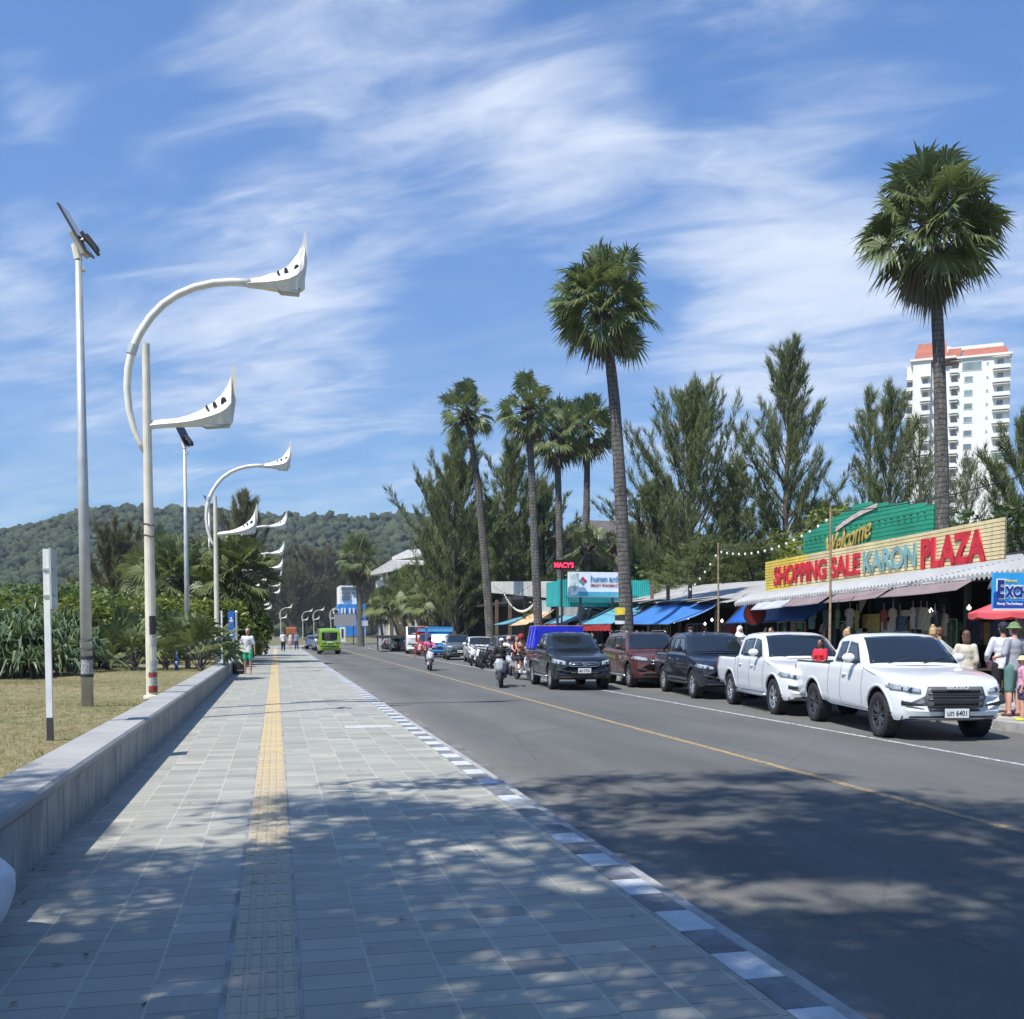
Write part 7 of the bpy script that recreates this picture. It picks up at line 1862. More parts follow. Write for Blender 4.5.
# ---- more distant cars
PSG = paint('paint_grey_green', (.10, .14, .15)); PTC = paint('paint_dark_grey', (.06, .065, .07))
suv('white hatchback parked beyond the scooters, right of the dark green one', PW2, (11.6, 58.0, -.13), R(-5), 3.9, 1.70, 1.52, .75, 2.45, 'parked_car', 'car', False, True, 'ธง 44')
suv('grey green car parked between the blue truck and the white hatchback', PSG, (11.4, 64.5, -.13), R(-5), 4.3, 1.75, 1.62, .8, 2.6, 'parked_car', 'car', False, True, 'พร 12')
suv('dark car parked right behind the white hatchback near the bar', PTC, (12.1, 52.2, -.13), R(-3), 4.3, 1.78, 1.62, .8, 2.6, 'parked_car', 'car', False, True, 'วส 65')
suv('dark car parked before the low dark carport', PTC, (11.7, 96.0, -.13), R(2), 4.3, 1.78, 1.5, .8, 2.6, 'parked_car', 'car', False, True, 'มก 31')
q = gz(316, 656, -.13); 
for i, (px, Y, l_, cc, hh) in enumerate([(328, 93, 'white car driving away left of the green minibus', PW, 1.62), (321, 102, 'silver car ahead of the white one at the street end', ALLOY, 1.6), (313, 112, 'small pale car farthest left at the street end', PW2, 1.45)]):
    q = gy(px, 655, Y); suv(l_, cc, (q.x, Y, -.13), PI + R(2), 4.2, 1.75, hh, .8, 2.6, 'driving_car', 'car', False, True, 'บล %d' % (20 + i))

# ---- box shaped small vehicles --------------------------------------------------------------------
def boxcar(name, label, cat, loc, rz, L, W, H, color, hood=.0, nose=.35, wr=.3, wb=None, fo=.6, roof=None, sw=3, flatnose=True, belt=.95):
    """van / minibus: rounded loft body, panes on the upper half"""
    r_ = empty(name, loc, rz, label, cat); wb = wb or L - 1.5
    top = [(0, .55 * H), (.03, .62 * H), (nose, .72 * H if hood else .80 * H), (nose + .45, .975 * H), (nose + .75, H), (L - .25, H), (L - .05, H * .97), (L, H * .9)]
    bot = [(0, .32), (.1, .27), (L - .1, .30), (L, .36)]
    s = Car(r_, L, W, fo, wb, wr, top, bot, belt, None, color=color, bow=.12, taper=.08, rtaper=.03); s.crown = .03; s.cabt = []; s.seams = MB()
    s.sec = lambda t, f: lerp_tab([(0, .95), (.15, .99), (.5, 1.0), (.75, .96), (.93, .90), (1, .86)], f)
    s.body([(0, wr + .06, wr + .01), (wb, wr + .06, wr + .01)])
    for (yy, sd) in ((0, -1), (0, 1), (wb, -1), (wb, 1)): wheel(r_, sd * (W / 2 - .12), yy, wr, .2, sd, ALLOY, 5)
    z0, z1 = belt, H - .2
    for sd in (-1, 1):
        a = nose + .55; n = sw; step = (L - .3 - a) / n
        for k in range(n): s.patch('side_window', GL, sd, lambda u, v, k=k: (a + step * k + .05 + (step - .1) * u, z0 + .1 + (z1 - z0 - .12) * v), .004, 5, .006)
        s.front('headlight', HL, lambda u, v: (sd * (.50 * W / 1.7 + .22 * u), belt * .70 + .16 * v), 5, 3, -.012, .02)
        s.patch('tail_light', TL, sd, lambda u, v: (L - .07 + .06 * u, .75 + .35 * v), .012, 3, .01)
        m_ = MB().sphere((sd * (W / 2 + .08), nose - fo + .35, belt + .25), (.07, .05, .12), 8, 6).build('mirror', BLK, r_, smooth=True)
    def ws(u, v):
        t = nose * .55 + (nose + .5 - nose * .55) * v; x = (2 * u - 1) * s.hw(t) * .82; z = lerp_tab(s.top, t)
        return s.warp(x, t, z + .03) + V3((0, -.012, .006))
    o = MB().grid(ws, 10, 6).build('windscreen', GL, r_, smooth=True); o.modifiers.new('s', 'SOLIDIFY').thickness = .004
    rw = MB().grid(lambda u, v: V3(((2 * u - 1) * W * .36, L - fo + .012 - .045 * (2 * u - 1) ** 2 - .0 * v, belt + .08 + (H * .9 - belt - .12) * v * .92)), 6, 2).build('rear_window', GL, r_); rw.modifiers.new('s', 'SOLIDIFY').thickness = .006
    s.front('grille', BLK, lambda u, v: ((2 * u - 1) * W * .26, belt * .62 + .13 * v), 8, 2, -.012, .02)
    s.front('bumper', BLK if color is not PW else color, lambda u, v: ((2 * u - 1) * W * .44, .36 + .16 * v), 8, 2, -.02, .03)
    o = MB().b2((-.18, -fo - .05, .42), (.18, -fo - .035, .54)).build('license_plate', PLATE, r_)
    return r_, s
boxcar('van', 'white high roof van parked left of the red and blue open trucks', 'van', (11.3, 84, -.13), R(-6), 5.0, 1.85, 2.25, PW, True, .55, .34, None, .95, sw=3, belt=1.15)
GRN2 = paint('paint_lime_green', (.22, .42, .02)); gq = gz(333, 656, -.13)
g_, gs = boxcar('minibus', 'lime green minibus driving away up the street', 'minibus', (gq.x, 85.5, -.13), PI + R(1), 3.6, 1.72, 2.05, GRN2, False, .35, .29, None, .6, sw=3, belt=1.05)
mb = MB(); mb.b2((-.72, 3.03, .58), (.72, 3.09, .70)); mb.build('rear_bumper', BLK, g_, bevel=.01)
for sx_ in (-1, 1): MB().b2((sx_ * .52 - .14, 3.02, .98), (sx_ * .52 + .14, 3.05, 1.08)).build('rear_lamp', HL, g_)
MB().b2((-.22, 3.02, .92), (.22, 3.04, 1.03)).build('rear_plate', PLATE, g_)
for sx_ in (-1, 1): MB().b2((sx_ * .5 - .12, 3.03, .62), (sx_ * .5 + .12, 3.10, .70)).build('rear_light', TL, g_)

def songthaew(label, color, loc, rz, W=1.75, roofcol=None, screen=None):
    """small open truck taxi seen from the front"""
    r_ = empty('truck_taxi', loc, rz, label, 'truck taxi')
    top = [(0, .62), (.02, .82), (.08, .90), (.5, .95), (.62, 1.0), (4.2, 1.0)]; bot = [(0, .4), (.1, .30), (4.2, .40)]
    s = Car(r_, 4.2, W, .75, 2.5, .30, top, bot, 1.0, None, color=color, bow=.12, taper=.10); s.crown = .02; s.cabt = []; s.seams = MB()
    s.body([(0, .37, .31), (2.5, .37, .31)])
    s.cabin([(.40, .96), (.50, 1.02), (.95, 1.62), (1.1, 1.72), (1.8, 1.74), (1.95, 1.0)], .95, .03); s.screen(.50, .92, inset=.05); s.side_glass([(.72, 1.03), (1.7, 1.03), (1.7, 1.6), (1.05, 1.58)])
    for (yy, sd) in ((0, -1), (0, 1), (2.5, -1), (2.5, 1)): wheel(r_, sd * (W / 2 - .12), yy, .30, .19, sd, ALLOY, 5)
    for sd in (-1, 1): s.front('headlight', HL, lambda u, v: (sd * (.48 + .22 * u), .66 + .13 * v), 5, 3, -.012, .02)
    s.front('grille', BLK, lambda u, v: ((2 * u - 1) * .42, .66 + .12 * v), 8, 2, -.012, .02)
    s.front('bumper', color, lambda u, v: ((2 * u - 1) * .76, .40 + .14 * v), 8, 2, -.03, .04)
    MB().b2((-W / 2 - .02, .20, 2.05), (W / 2 + .02, 3.4, 2.14)).build('roof', color, r_, bevel=.03)
    MB().b2((-W / 2 + .02, .32, 1.66), (W / 2 - .02, .40, 2.05)).build('front_panel', color, r_)
    mb = MB(); mb.b2((-W / 2 + .03, .22, 1.80), (W / 2 - .03, .30, 2.05)); mb.build('roof_sign', mat('sign_sky', (.10, .35, .62), .5), r_)
    for sd in (-1, 1):
        for y in (1.3, 2.4, 3.4): MB().bar((sd * (W / 2 - .05), y, 1.0), (sd * (W / 2 - .05), y, 2.06), .03, .03, 6).build('post', color, r_)
        MB().b2((sd * (W / 2 - .45), 1.4, 1.02), (sd * (W / 2 - .1), 3.35, 1.12)).build('bench', BLK, r_)
    if screen: MB().prism([(-.66, .0), (.66, 0), (.60, .58), (-.60, .58)], lambda a, b, t: V3((a, -.30 + b * .75 + t, 1.03 + b)), -.012, 0).build('sun_shade', screen, r_)
    return r_
songthaew('blue open truck taxi with white sheet over its windscreen', paint('paint_sky_blue', (.03, .22, .52)), (11.2, 71, -.13), R(-5), 1.8, screen=mat('sheet_white', (.72, .73, .74), .5))
songthaew('red open truck taxi parked between the white van and the blue one', paint('paint_red', (.42, .02, .025)), (11.2, 77.2, -.13), R(-5), 1.55)
# ================================================================ people
def skinm(n_, c_): return mat('skin_' + n_, c_, .5, var=.06, scale=6)
SK = {'light': skinm('light', (.52, .30, .21)), 'tan': skinm('tan', (.40, .21, .13)), 'brown': skinm('brown', (.24, .125, .075)), 'pink': skinm('pink', (.56, .30, .23))}
HAIR = {'blond': mat('hair_blond', (.42, .29, .14), .6, var=.3, scale=20), 'brown': mat('hair_brown', (.10, .05, .03), .5, var=.3, scale=20), 'black': mat('hair_black', (.012, .01, .01), .45, var=.2), 'grey': mat('hair_grey', (.35, .33, .31), .6, var=.2)}
_fab = {}
def fab(n_, c_): return mat('fabric_' + n_, c_, .85, var=.12, scale=9, bump=.3, bscale=18)
def cap(mb, p, q, r1, r2, n=10):
    mb.sphere(p, r1, n, 7); mb.sphere(q, r2, n, 7); mb.bar(p, q, r1, r2, n)
def person(label, loc, rz, H=1.75, skin='light', hair='brown', hairlen=0, top=None, sleeve=.5, bottom=None, leglen=.5, pose=None, vox=.02, hat=None, shoes=None, female=False, skirt=False, group=None, hijab=None, shirtless=False, name='person', lean=0.0, cat='person'):
    """body joints for a 1.75 m figure, facing -y; pose overrides joints"""
    r_ = empty(name, loc, rz, label, cat, group); k = H / 1.75
    sw = .168 if not female else .150; hwid = .095
    J = dict(pel=(0, 0, .95), chest=(0, .0, 1.30), neck=(0, .01, 1.47), head=(0, -.02, 1.62), hip=(hwid, 0, .91), kneeL=(-.10, -.01, .50), kneeR=(.10, -.01, .50), ankL=(-.11, .02, .08), ankR=(.11, .02, .08),
             shL=(-sw, .0, 1.40), shR=(sw, .0, 1.40), elL=(-sw - .05, .03, 1.12), elR=(sw + .05, .03, 1.12), wrL=(-sw - .05, -.04, .88), wrR=(sw + .05, -.04, .88))
    if pose: J.update(pose)
    for a in J: J[a] = V3(J[a])
    hipL = J['pel'] + V3((-hwid, 0, -.04)); hipR = J['pel'] + V3((hwid, 0, -.04))
    def torso(mb, g=0.0):
        c = J['chest']; p_ = J['pel']; m_ = (c + p_) / 2; up = (c - p_).normalized()
        for q, rx, ry, rz_ in ((c + up * .02, .155, .105, .14), (c - up * .08, .150, .10, .12), (m_, .130 if not female else .115, .095, .13), (p_ + up * .02, .155 if not female else .165, .11, .11)):
            mb.sphere(q, (rx + g, ry + g, rz_ + g * .5), 14, 10)
        mb.bar(J['shL'], J['shR'], .046 + g * .7, .046 + g * .7, 8)
        if female: mb.sphere(c + V3((-.07, -.075, -.02)), .06 + g * .5, 8, 6); mb.sphere(c + V3((.07, -.075, -.02)), .06 + g * .5, 8, 6)
    def arm(mb, sd, g=0.0, upto=2.0):
        s_, e_, w_ = J['sh' + sd], J['el' + sd], J['wr' + sd]
        t = min(1, upto); cap(mb, s_, s_ + (e_ - s_) * t, .052 + g, (.052 - .012 * t) + g)
        if upto > 1: t = upto - 1; cap(mb, e_, e_ + (w_ - e_) * t, .040 + g, (.040 - .014 * t) + g)
    def leg(mb, sd, g=0.0, upto=2.0):
        h_, kn, an = (hipL if sd == 'L' else hipR), J['knee' + sd], J['ank' + sd]
        t = min(1, upto); cap(mb, h_, h_ + (kn - h_) * t, .085 + g, .085 - .030 * t + g * 1.1, 12)
        if upto > 1:
            t = upto - 1; md_ = kn + (an - kn) * .3; cap(mb, kn, md_ + V3((0, .012, 0)), .053 + g, .056 + g); cap(mb, md_ + V3((0, .012, 0)), kn + (an - kn) * t, .056 + g, .034 + g)
    mb = MB(); torso(mb); cap(mb, J['chest'] + V3((0, .01, .1)), J['neck'] + V3((0, 0, .05)), .06, .048)
    hd = J['head']; mb.sphere(hd + V3((0, .005, .025)), (.073, .092, .095), 14, 10); mb.sphere(hd + V3((0, -.025, -.055)), (.055, .06, .06), 12, 8)
    mb.bar(hd + V3((0, -.083, .012)), hd + V3((0, -.105, -.025)), .010, .017, 6)
    for sx_ in (-1, 1): mb.sphere(hd + V3((sx_ * .076, .01, -.005)), (.012, .02, .032), 6, 5)
    for sd in 'LR': arm(mb, sd); leg(mb, sd)
    for sd in 'LR':
        an = J['ank' + sd]; kn = J['knee' + sd]; f_ = V3((0, -1, 0)); cap(mb, an + V3((0, .02, -.03)), an + f_ * .13 + V3((0, 0, -.055)), .036, .026)
        w_ = J['wr' + sd]; d = (w_ - J['el' + sd]).normalized(); mb.sphere(w_ + d * .05, (.028, .036, .045) if abs(d.z) > .6 else (.034, .045, .028), 8, 6)
    me = remeshed(mb, 'body', vox, 3)
    fb = MB()
    for sd in 'LR':
        w_ = J['wr' + sd]; d = (w_ - J['el' + sd]).normalized(); sx_ = -1 if sd == 'L' else 1
        lat = d.cross(V3((sx_, 0, 0))); lat = lat.normalized() if lat.length > .2 else V3((0, 0, 1)); inn = V3((-sx_ * .35, -.2, 0))
        for i in range(4):
            b_ = w_ + d * .075 + lat * (i - 1.5) * .018; ln = (.065, .078, .072, .055)[i]; m_ = b_ + d * ln * .55; e_ = m_ + (d + inn * 1.6).normalized() * ln * .5
            fb.tube([b_ - d * .02, m_, e_], [.0095, .0085, .007], 6)
        b_ = w_ + d * .03 + lat * (-.032); fb.tube([b_, b_ + (d * .7 - lat * .7 + inn) * .035, b_ + (d * 1.1 - lat * .6 + inn) * .06], [.012, .010, .008], 6)
    bm = bmesh.new(); bm.from_mesh(me); m2 = fb.mesh('f', smooth=True); bm.from_mesh(m2); bm.to_mesh(me); bm.free()
    me.polygons.foreach_set('use_smooth', [True] * len(me.polygons))
    me.transform(Matrix.Scale(k, 4)); link_mesh('body', me, SK[skin], r_)
    def part(nm, mb, m, v=None, sm=3):
        me = remeshed(mb, nm, v or vox, sm); me.transform(Matrix.Scale(k, 4)); return link_mesh(nm, me, m, r_)
    if top and not shirtless:
        mb = MB(); torso(mb, .018); mb.bar(J['chest'] + V3((0, 0, .06)), J['neck'] - V3((0, 0, .02)), .12, .062, 12)
        p_ = J['pel']; vs_ = []
        for z_, rx_, ry_ in ((.16, .150, .112), (.05, .165, .122), (-.10, .180, .135)):
            for kk in range(20): vs_.append(p_ + V3((rx_ * math.cos(kk * PI / 10), ry_ * math.sin(kk * PI / 10), z_)))
        mb.add(vs_, [(i_ * 20 + kk, i_ * 20 + (kk + 1) % 20, i_ * 20 + 20 + (kk + 1) % 20, i_ * 20 + 20 + kk) for i_ in range(2) for kk in range(20)] + [tuple(range(19, -1, -1)), tuple(range(40, 60))])
        for sd in 'LR': arm(mb, sd, .020, sleeve * 2)
        part('shirt' if not skirt else 'dress', mb, top)
    if bottom:
        mb = MB(); p_ = J['pel']; mb.sphere(p_, (.170, .122, .11), 14, 8)
        if skirt:
            mb.lathe([(.165, .02), (.20, -.2), (.235, -.55 * leglen * 2)], 16, Matrix.Translation(p_))
        else:
            for sd in 'LR': leg(mb, sd, .022, leglen * 2)
        part('skirt' if skirt else ('trousers' if leglen > .8 else 'shorts'), mb, bottom)
    if hijab:
        mb = MB(); mb.sphere(hd + V3((0, .02, .02)), (.10, .115, .13), 14, 10); mb.bar(hd + V3((0, .03, -.05)), J['chest'] + V3((0, 0, .08)), .10, .19, 14); mb.sphere(J['chest'] + V3((0, 0, .05)), (.2, .14, .1), 14, 8)
        o = part('hijab', mb, hijab)
        mf = MB(); mf.sphere((hd + V3((0, -.07, -.005))) * k, (.055 * k, .045 * k, .075 * k), 12, 8); mf.build('face', SK[skin], o, smooth=True)
    elif hair and not (hat and hat[0] == 'helmet'):
        mb = MB(); mb.sphere(hd + V3((0, .02, .045)), (.083, .092, .088), 14, 10); mb.sphere(hd + V3((0, .045, -.01)), (.078, .07, .08), 12, 8)
        if hairlen == 1: mb.sphere(hd + V3((0, .06, -.08)), (.085, .055, .10), 12, 8); mb.sphere(hd + V3((0, .03, -.06)), (.092, .06, .09), 12, 8)
        if hairlen == 2: mb.sphere(hd + V3((0, .06, -.10)), (.088, .05, .14), 12, 8); mb.sphere(hd + V3((0, .065, -.2)), (.08, .04, .1), 12, 8)
        if hairlen == 3: mb.sphere(hd + V3((0, .06, .13)), .045, 10, 8)
        part('hair', mb, HAIR[hair], .016)
    fm = MB()
    for sx_ in (-1, 1): fm.sphere((hd + V3((sx_ * .03, -.080, .015))) * k, .010 * k, 6, 5)
    fm.build('eyes', mat('eye_dark', (.02, .015, .012), .3), r_)
    if hat:
        kind, hm_ = hat; mb = MB()
        if kind == 'cap': mb.sphere(hd + V3((0, .012, .055)), (.09, .105, .085), 14, 10); mb.box(hd + V3((0, -.12, .055)), (.13, .11, .018))
        elif kind == 'bucket': mb.sphere(hd + V3((0, .012, .06)), (.092, .107, .09), 14, 10); mb.lathe([(.10, .03), (.15, -.005), (.15, -.015), (.09, .01)], 18, Matrix.Translation(hd + V3((0, .01, .03))))
        elif kind == 'helmet': mb.sphere(hd + V3((0, .01, .03)), (.118, .135, .13), 14, 10)
        part('helmet' if kind == 'helmet' else ('cap' if kind == 'cap' else 'hat'), mb, hm_, .016)
        if kind == 'helmet': MB().grid(lambda u, v: (hd + V3((.108 * math.sin((u - .5) * 2.0), .01 - .128 * math.cos((u - .5) * 2.0), .035 - .10 * v))) * k, 8, 3).build('visor', GL, r_, smooth=True)
    if shoes:
        for sd in 'LR':
            an = J['ank' + sd]; mb = MB(); cap(mb, an + V3((0, .03, -.045)), an + V3((0, -.14, -.055)), .044, .036); o = part('shoe', mb, shoes, .018)
    return r_, J, k

WHT = fab('white', (.66, .66, .70)); 
# man with bag on the sidewalk
man, J, k = person('man in white shirt and green shorts standing by the wall with a strap bag', (-1.08, 41.2, 0), R(-12), 1.80, 'tan', 'grey', 0, fab('white_tee', (.60, .60, .63)), .42, fab('jade_green', (.03, .34, .19)), .40,
    pose=dict(elL=(-.27, .06, 1.14), wrL=(-.22, -.16, 1.10), elR=(.24, .03, 1.12), wrR=(.27, -.03, .86)), vox=.025)
mb = MB(); mb.tube([V3((.14, -.02, 1.46)), V3((.05, -.14, 1.30)), V3((-.12, -.15, 1.08)), V3((-.19, -.02, .98))], .012, 5); mb.tube([V3((.14, -.02, 1.46)), V3((.04, .13, 1.3)), V3((-.12, .12, 1.08)), V3((-.19, .0, .98))], .012, 5); mb.build('bag_strap', BLK, man)
MB().sphere((-.17, -.11, .99), (.10, .06, .09), 12, 8).build('waist_bag', fab('bag_white', (.6, .6, .6)), man, smooth=True)
r_ = empty('travel_bag', (-1.42, 41.6, 0), .2, 'black travel bag on the ground against the wall beside the man', 'bag')
MB().b2((-.24, -.16, 0), (.24, .16, .48)).build('bag_body', fab('bag_black', (.015, .015, .017)), r_, bevel=.06); MB().tube([V3((-.12, 0, .47)), V3((-.1, 0, .58)), V3((.1, 0, .58)), V3((.12, 0, .47))], .015, 6).build('handle', BLK, r_); MB().b2((-.13, -.168, .14), (.13, -.161, .17)).build('label_patch', mat('grey_paper2', (.3, .3, .3), .6), r_)
# far people near the sidewalk end
FP = 'people at the far end of the sidewalk'
pw_, J, k = person('person in dark clothes under a white umbrella at the sidewalk end', (-1.35, 74, 0), 0, 1.7, 'tan', 'black', 0, fab('black', (.012, .012, .015)), .9, fab('black_t', (.012, .012, .014)), .95, pose=dict(elR=(.26, -.12, 1.15), wrR=(.18, -.22, 1.35)), vox=.04, group=FP)
ub2 = empty('umbrella', (-.75, 76, .0), 0, 'white umbrella held up beside the person in dark clothes', 'umbrella'); vs = MB(); vs.lathe([(.62, 1.78), (.55, 1.9), (.35, 2.02), (.01, 2.08)], 16); vs.build('canopy', fab('umbrella_white', (.7, .7, .7)), ub2, smooth=True); MB().bar((0, 0, 1.15), (0, 0, 2.1), .012, .012, 6).build('handle', STEEL, ub2)
person('person in grey under the white umbrella', (-.72, 76.2, 0), 0, 1.65, 'light', 'brown', 1, fab('grey', (.22, .22, .25)), .5, fab('pale_grey', (.4, .4, .42)), .45, pose=dict(elR=(.22, -.12, 1.15), wrR=(.10, -.22, 1.25)), vox=.04, group=FP)
person('person in white shirt and dark trousers walking right of the umbrella', (.55, 84, 0), .3, 1.75, 'tan', 'black', 0, WHT, .5, fab('navy', (.02, .025, .05)), .9, vox=.04, group=FP)
person('person in blue grey top before the orange kiosk', (1.75, 92, 0), -.3, 1.7, 'tan', 'black', 0, fab('slate', (.16, .18, .26)), .6, fab('navy2', (.03, .035, .06)), .9, vox=.04, group=FP)
person('person in pale top left of the orange kiosk', (1.25, 96, 0), -.8, 1.68, 'light', 'blond', 1, fab('cream', (.5, .45, .38)), .4, fab('pinkish', (.4, .25, .25)), .4, vox=.04, group=FP)

# shoppers on the right pavement
SG = 'shoppers on the market pavement'
person('man in white sleeved shirt, black shorts and dark cap seen from behind', (14.15, 17.75, .03), PI + R(-20), 1.82, 'tan', 'black', 0, fab('white_rash', (.62, .62, .68)), .95, fab('black_shorts', (.014, .014, .016)), .5, pose=dict(elL=(-.25, -.10, 1.14), wrL=(-.12, -.24, 1.14), elR=(.26, -.05, 1.12), wrR=(.22, -.2, 1.0)), hat=('cap', fab('cap_navy', (.02, .025, .045))), shoes=fab('sandal', (.25, .08, .06)), group=SG)
m3, J, k = person('man in grey shirt with camouflage hat at the right picture edge', (13.80, 17.0, .03), PI + R(10), 1.80, 'pink', 'brown', 0, fab('grey_tee', (.30, .31, .34)), .45, fab('floral_teal', (.10, .20, .18)), .5, pose=dict(elL=(-.28, .02, 1.14), wrL=(-.24, -.2, 1.08), elR=(.28, .02, 1.14), wrR=(.2, -.22, 1.1)), hat=('bucket', fab('camo', (.14, .20, .09))), shoes=fab('sandal2', (.1, .05, .04)), group=SG)
ch, J, k = person('child in white and pink top with yellow hat at the right picture edge', (13.30, 16.15, .03), PI + R(60), 1.18, 'pink', 'blond', 0, fab('pink_white', (.62, .30, .42)), .5, fab('dark_blue', (.05, .05, .12)), .35, vox=.018, hat=('bucket', fab('hat_pale_yellow', (.6, .55, .25))), shoes=fab('neon_clogs', (.45, .55, .02)), group=SG)
person('brown haired woman in loose beige dress behind the near truck bonnet', (13.2, 17.6, .03), PI + R(-25), 1.66, 'light', 'brown', 1, fab('beige', (.52, .46, .37)), .55, fab('beige2', (.50, .44, .35)), .4, pose=dict(elR=(.26, -.04, 1.13), wrR=(.14, -.2, 1.05)), female=True, skirt=True, group=SG)
person('blonde woman in sage long sleeves left of the woman in beige', (13.1, 18.5, .03), PI + R(-50), 1.74, 'light', 'blond', 3, fab('sage', (.36, .38, .33)), .95, fab('light_trs', (.45, .42, .36)), .9, pose=dict(elR=(.36, -.05, 1.18), wrR=(.40, -.2, 1.0), elL=(-.38, -.08, 1.2), wrL=(-.2, -.2, 1.0)), female=True, group=SG)
person('man in dark navy shirt in the shade behind the near truck', (14.6, 20.4, .03), PI + R(40), 1.74, 'tan', 'brown', 0, fab('navy_shirt', (.015, .02, .05)), .45, fab('khaki', (.2, .17, .12)), .5, group=SG)
person('blonde woman in red sundress between the two white trucks', (14.7, 24.4, .03), R(-140), 1.72, 'light', 'blond', 3, fab('coral_red', (.50, .07, .06)), .12, fab('coral_red2', (.50, .07, .06)), .4, female=True, skirt=True, pose=dict(elR=(.24, -.02, 1.13), wrR=(.18, -.14, .95)), group=SG)
person('woman in white headscarf behind the second white truck', (14.3, 30.0, .1), R(-10), 1.74, 'tan', None, 0, fab('white_cloth', (.62, .60, .62)), .95, fab('white_cloth2', (.55, .53, .56)), .9, hijab=fab('hijab_white', (.68, .66, .68)), female=True, group=SG)
person('tanned woman with raised hand beside the second white truck roof', (13.7, 26.7, .1), R(-60), 1.7, 'tan', 'black', 1, fab('dark_top', (.03, .03, .035)), .3, fab('dark_sk', (.03, .03, .04)), .4, pose=dict(elL=(-.20, -.22, 1.32), wrL=(-.10, -.22, 1.58)), female=True, group=SG)
person('shirt clad man with dark cap between the maroon and navy vehicles', (14.3, 34.0, .1), R(20), 1.74, 'light', 'black', 0, fab('dark_tee', (.03, .03, .04)), .45, fab('grey_s', (.15, .15, .16)), .5, hat=('cap', fab('cap_black', (.015, .015, .018))), group=SG)
person('person in pale blue top behind the maroon SUV roof', (14.4, 37.0, .03), R(30), 1.68, 'light', 'black', 1, fab('pale_blue', (.35, .42, .52)), .5, fab('grey_s2', (.12, .12, .13)), .5, vox=.025, group=SG)
person('person in white top behind the maroon SUV roof near the palm', (14.2, 39.2, .03), R(-20), 1.7, 'tan', 'brown', 0, WHT, .5, fab('dk', (.05, .05, .06)), .5, vox=.025, group=SG)
person('bare shouldered woman between the black pickup and the maroon SUV', (12.6, 37.6, .03), R(-150), 1.7, 'pink', 'black', 1, fab('black_tank', (.015, .015, .018)), .08, fab('black_sk', (.02, .02, .022)), .35, female=True, vox=.022, group=SG)
person('person with black hair and white top left of the bare shouldered woman', (12.1, 38.6, .03), R(20), 1.6, 'tan', 'black', 0, WHT, .5, fab('dk2', (.05, .05, .06)), .5, vox=.025, group=SG)
# girl in red riding on the bed side of the second truck: sits on the near truck bed rim
person('dark haired girl in red sitting in the bed of the nearest truck', (10.85, 19.0, .50), R(-60), 1.25, 'brown', 'black', 2, fab('bright_red', (.55, .02, .04)), .4, fab('jeans', (.05, .08, .16)), .9,
    pose=dict(pel=(0, 0, .62), chest=(0, .0, .97), neck=(0, .01, 1.14), head=(0, -.02, 1.29), kneeL=(-.10, -.38, .62), kneeR=(.10, -.38, .62), ankL=(-.1, -.40, .22), ankR=(.1, -.40, .22), shL=(-.16, 0, 1.07), shR=(.16, 0, 1.07), elL=(-.2, -.05, .82), elR=(.2, -.05, .82), wrL=(-.12, -.25, .72), wrR=(.12, -.25, .72)), female=True)

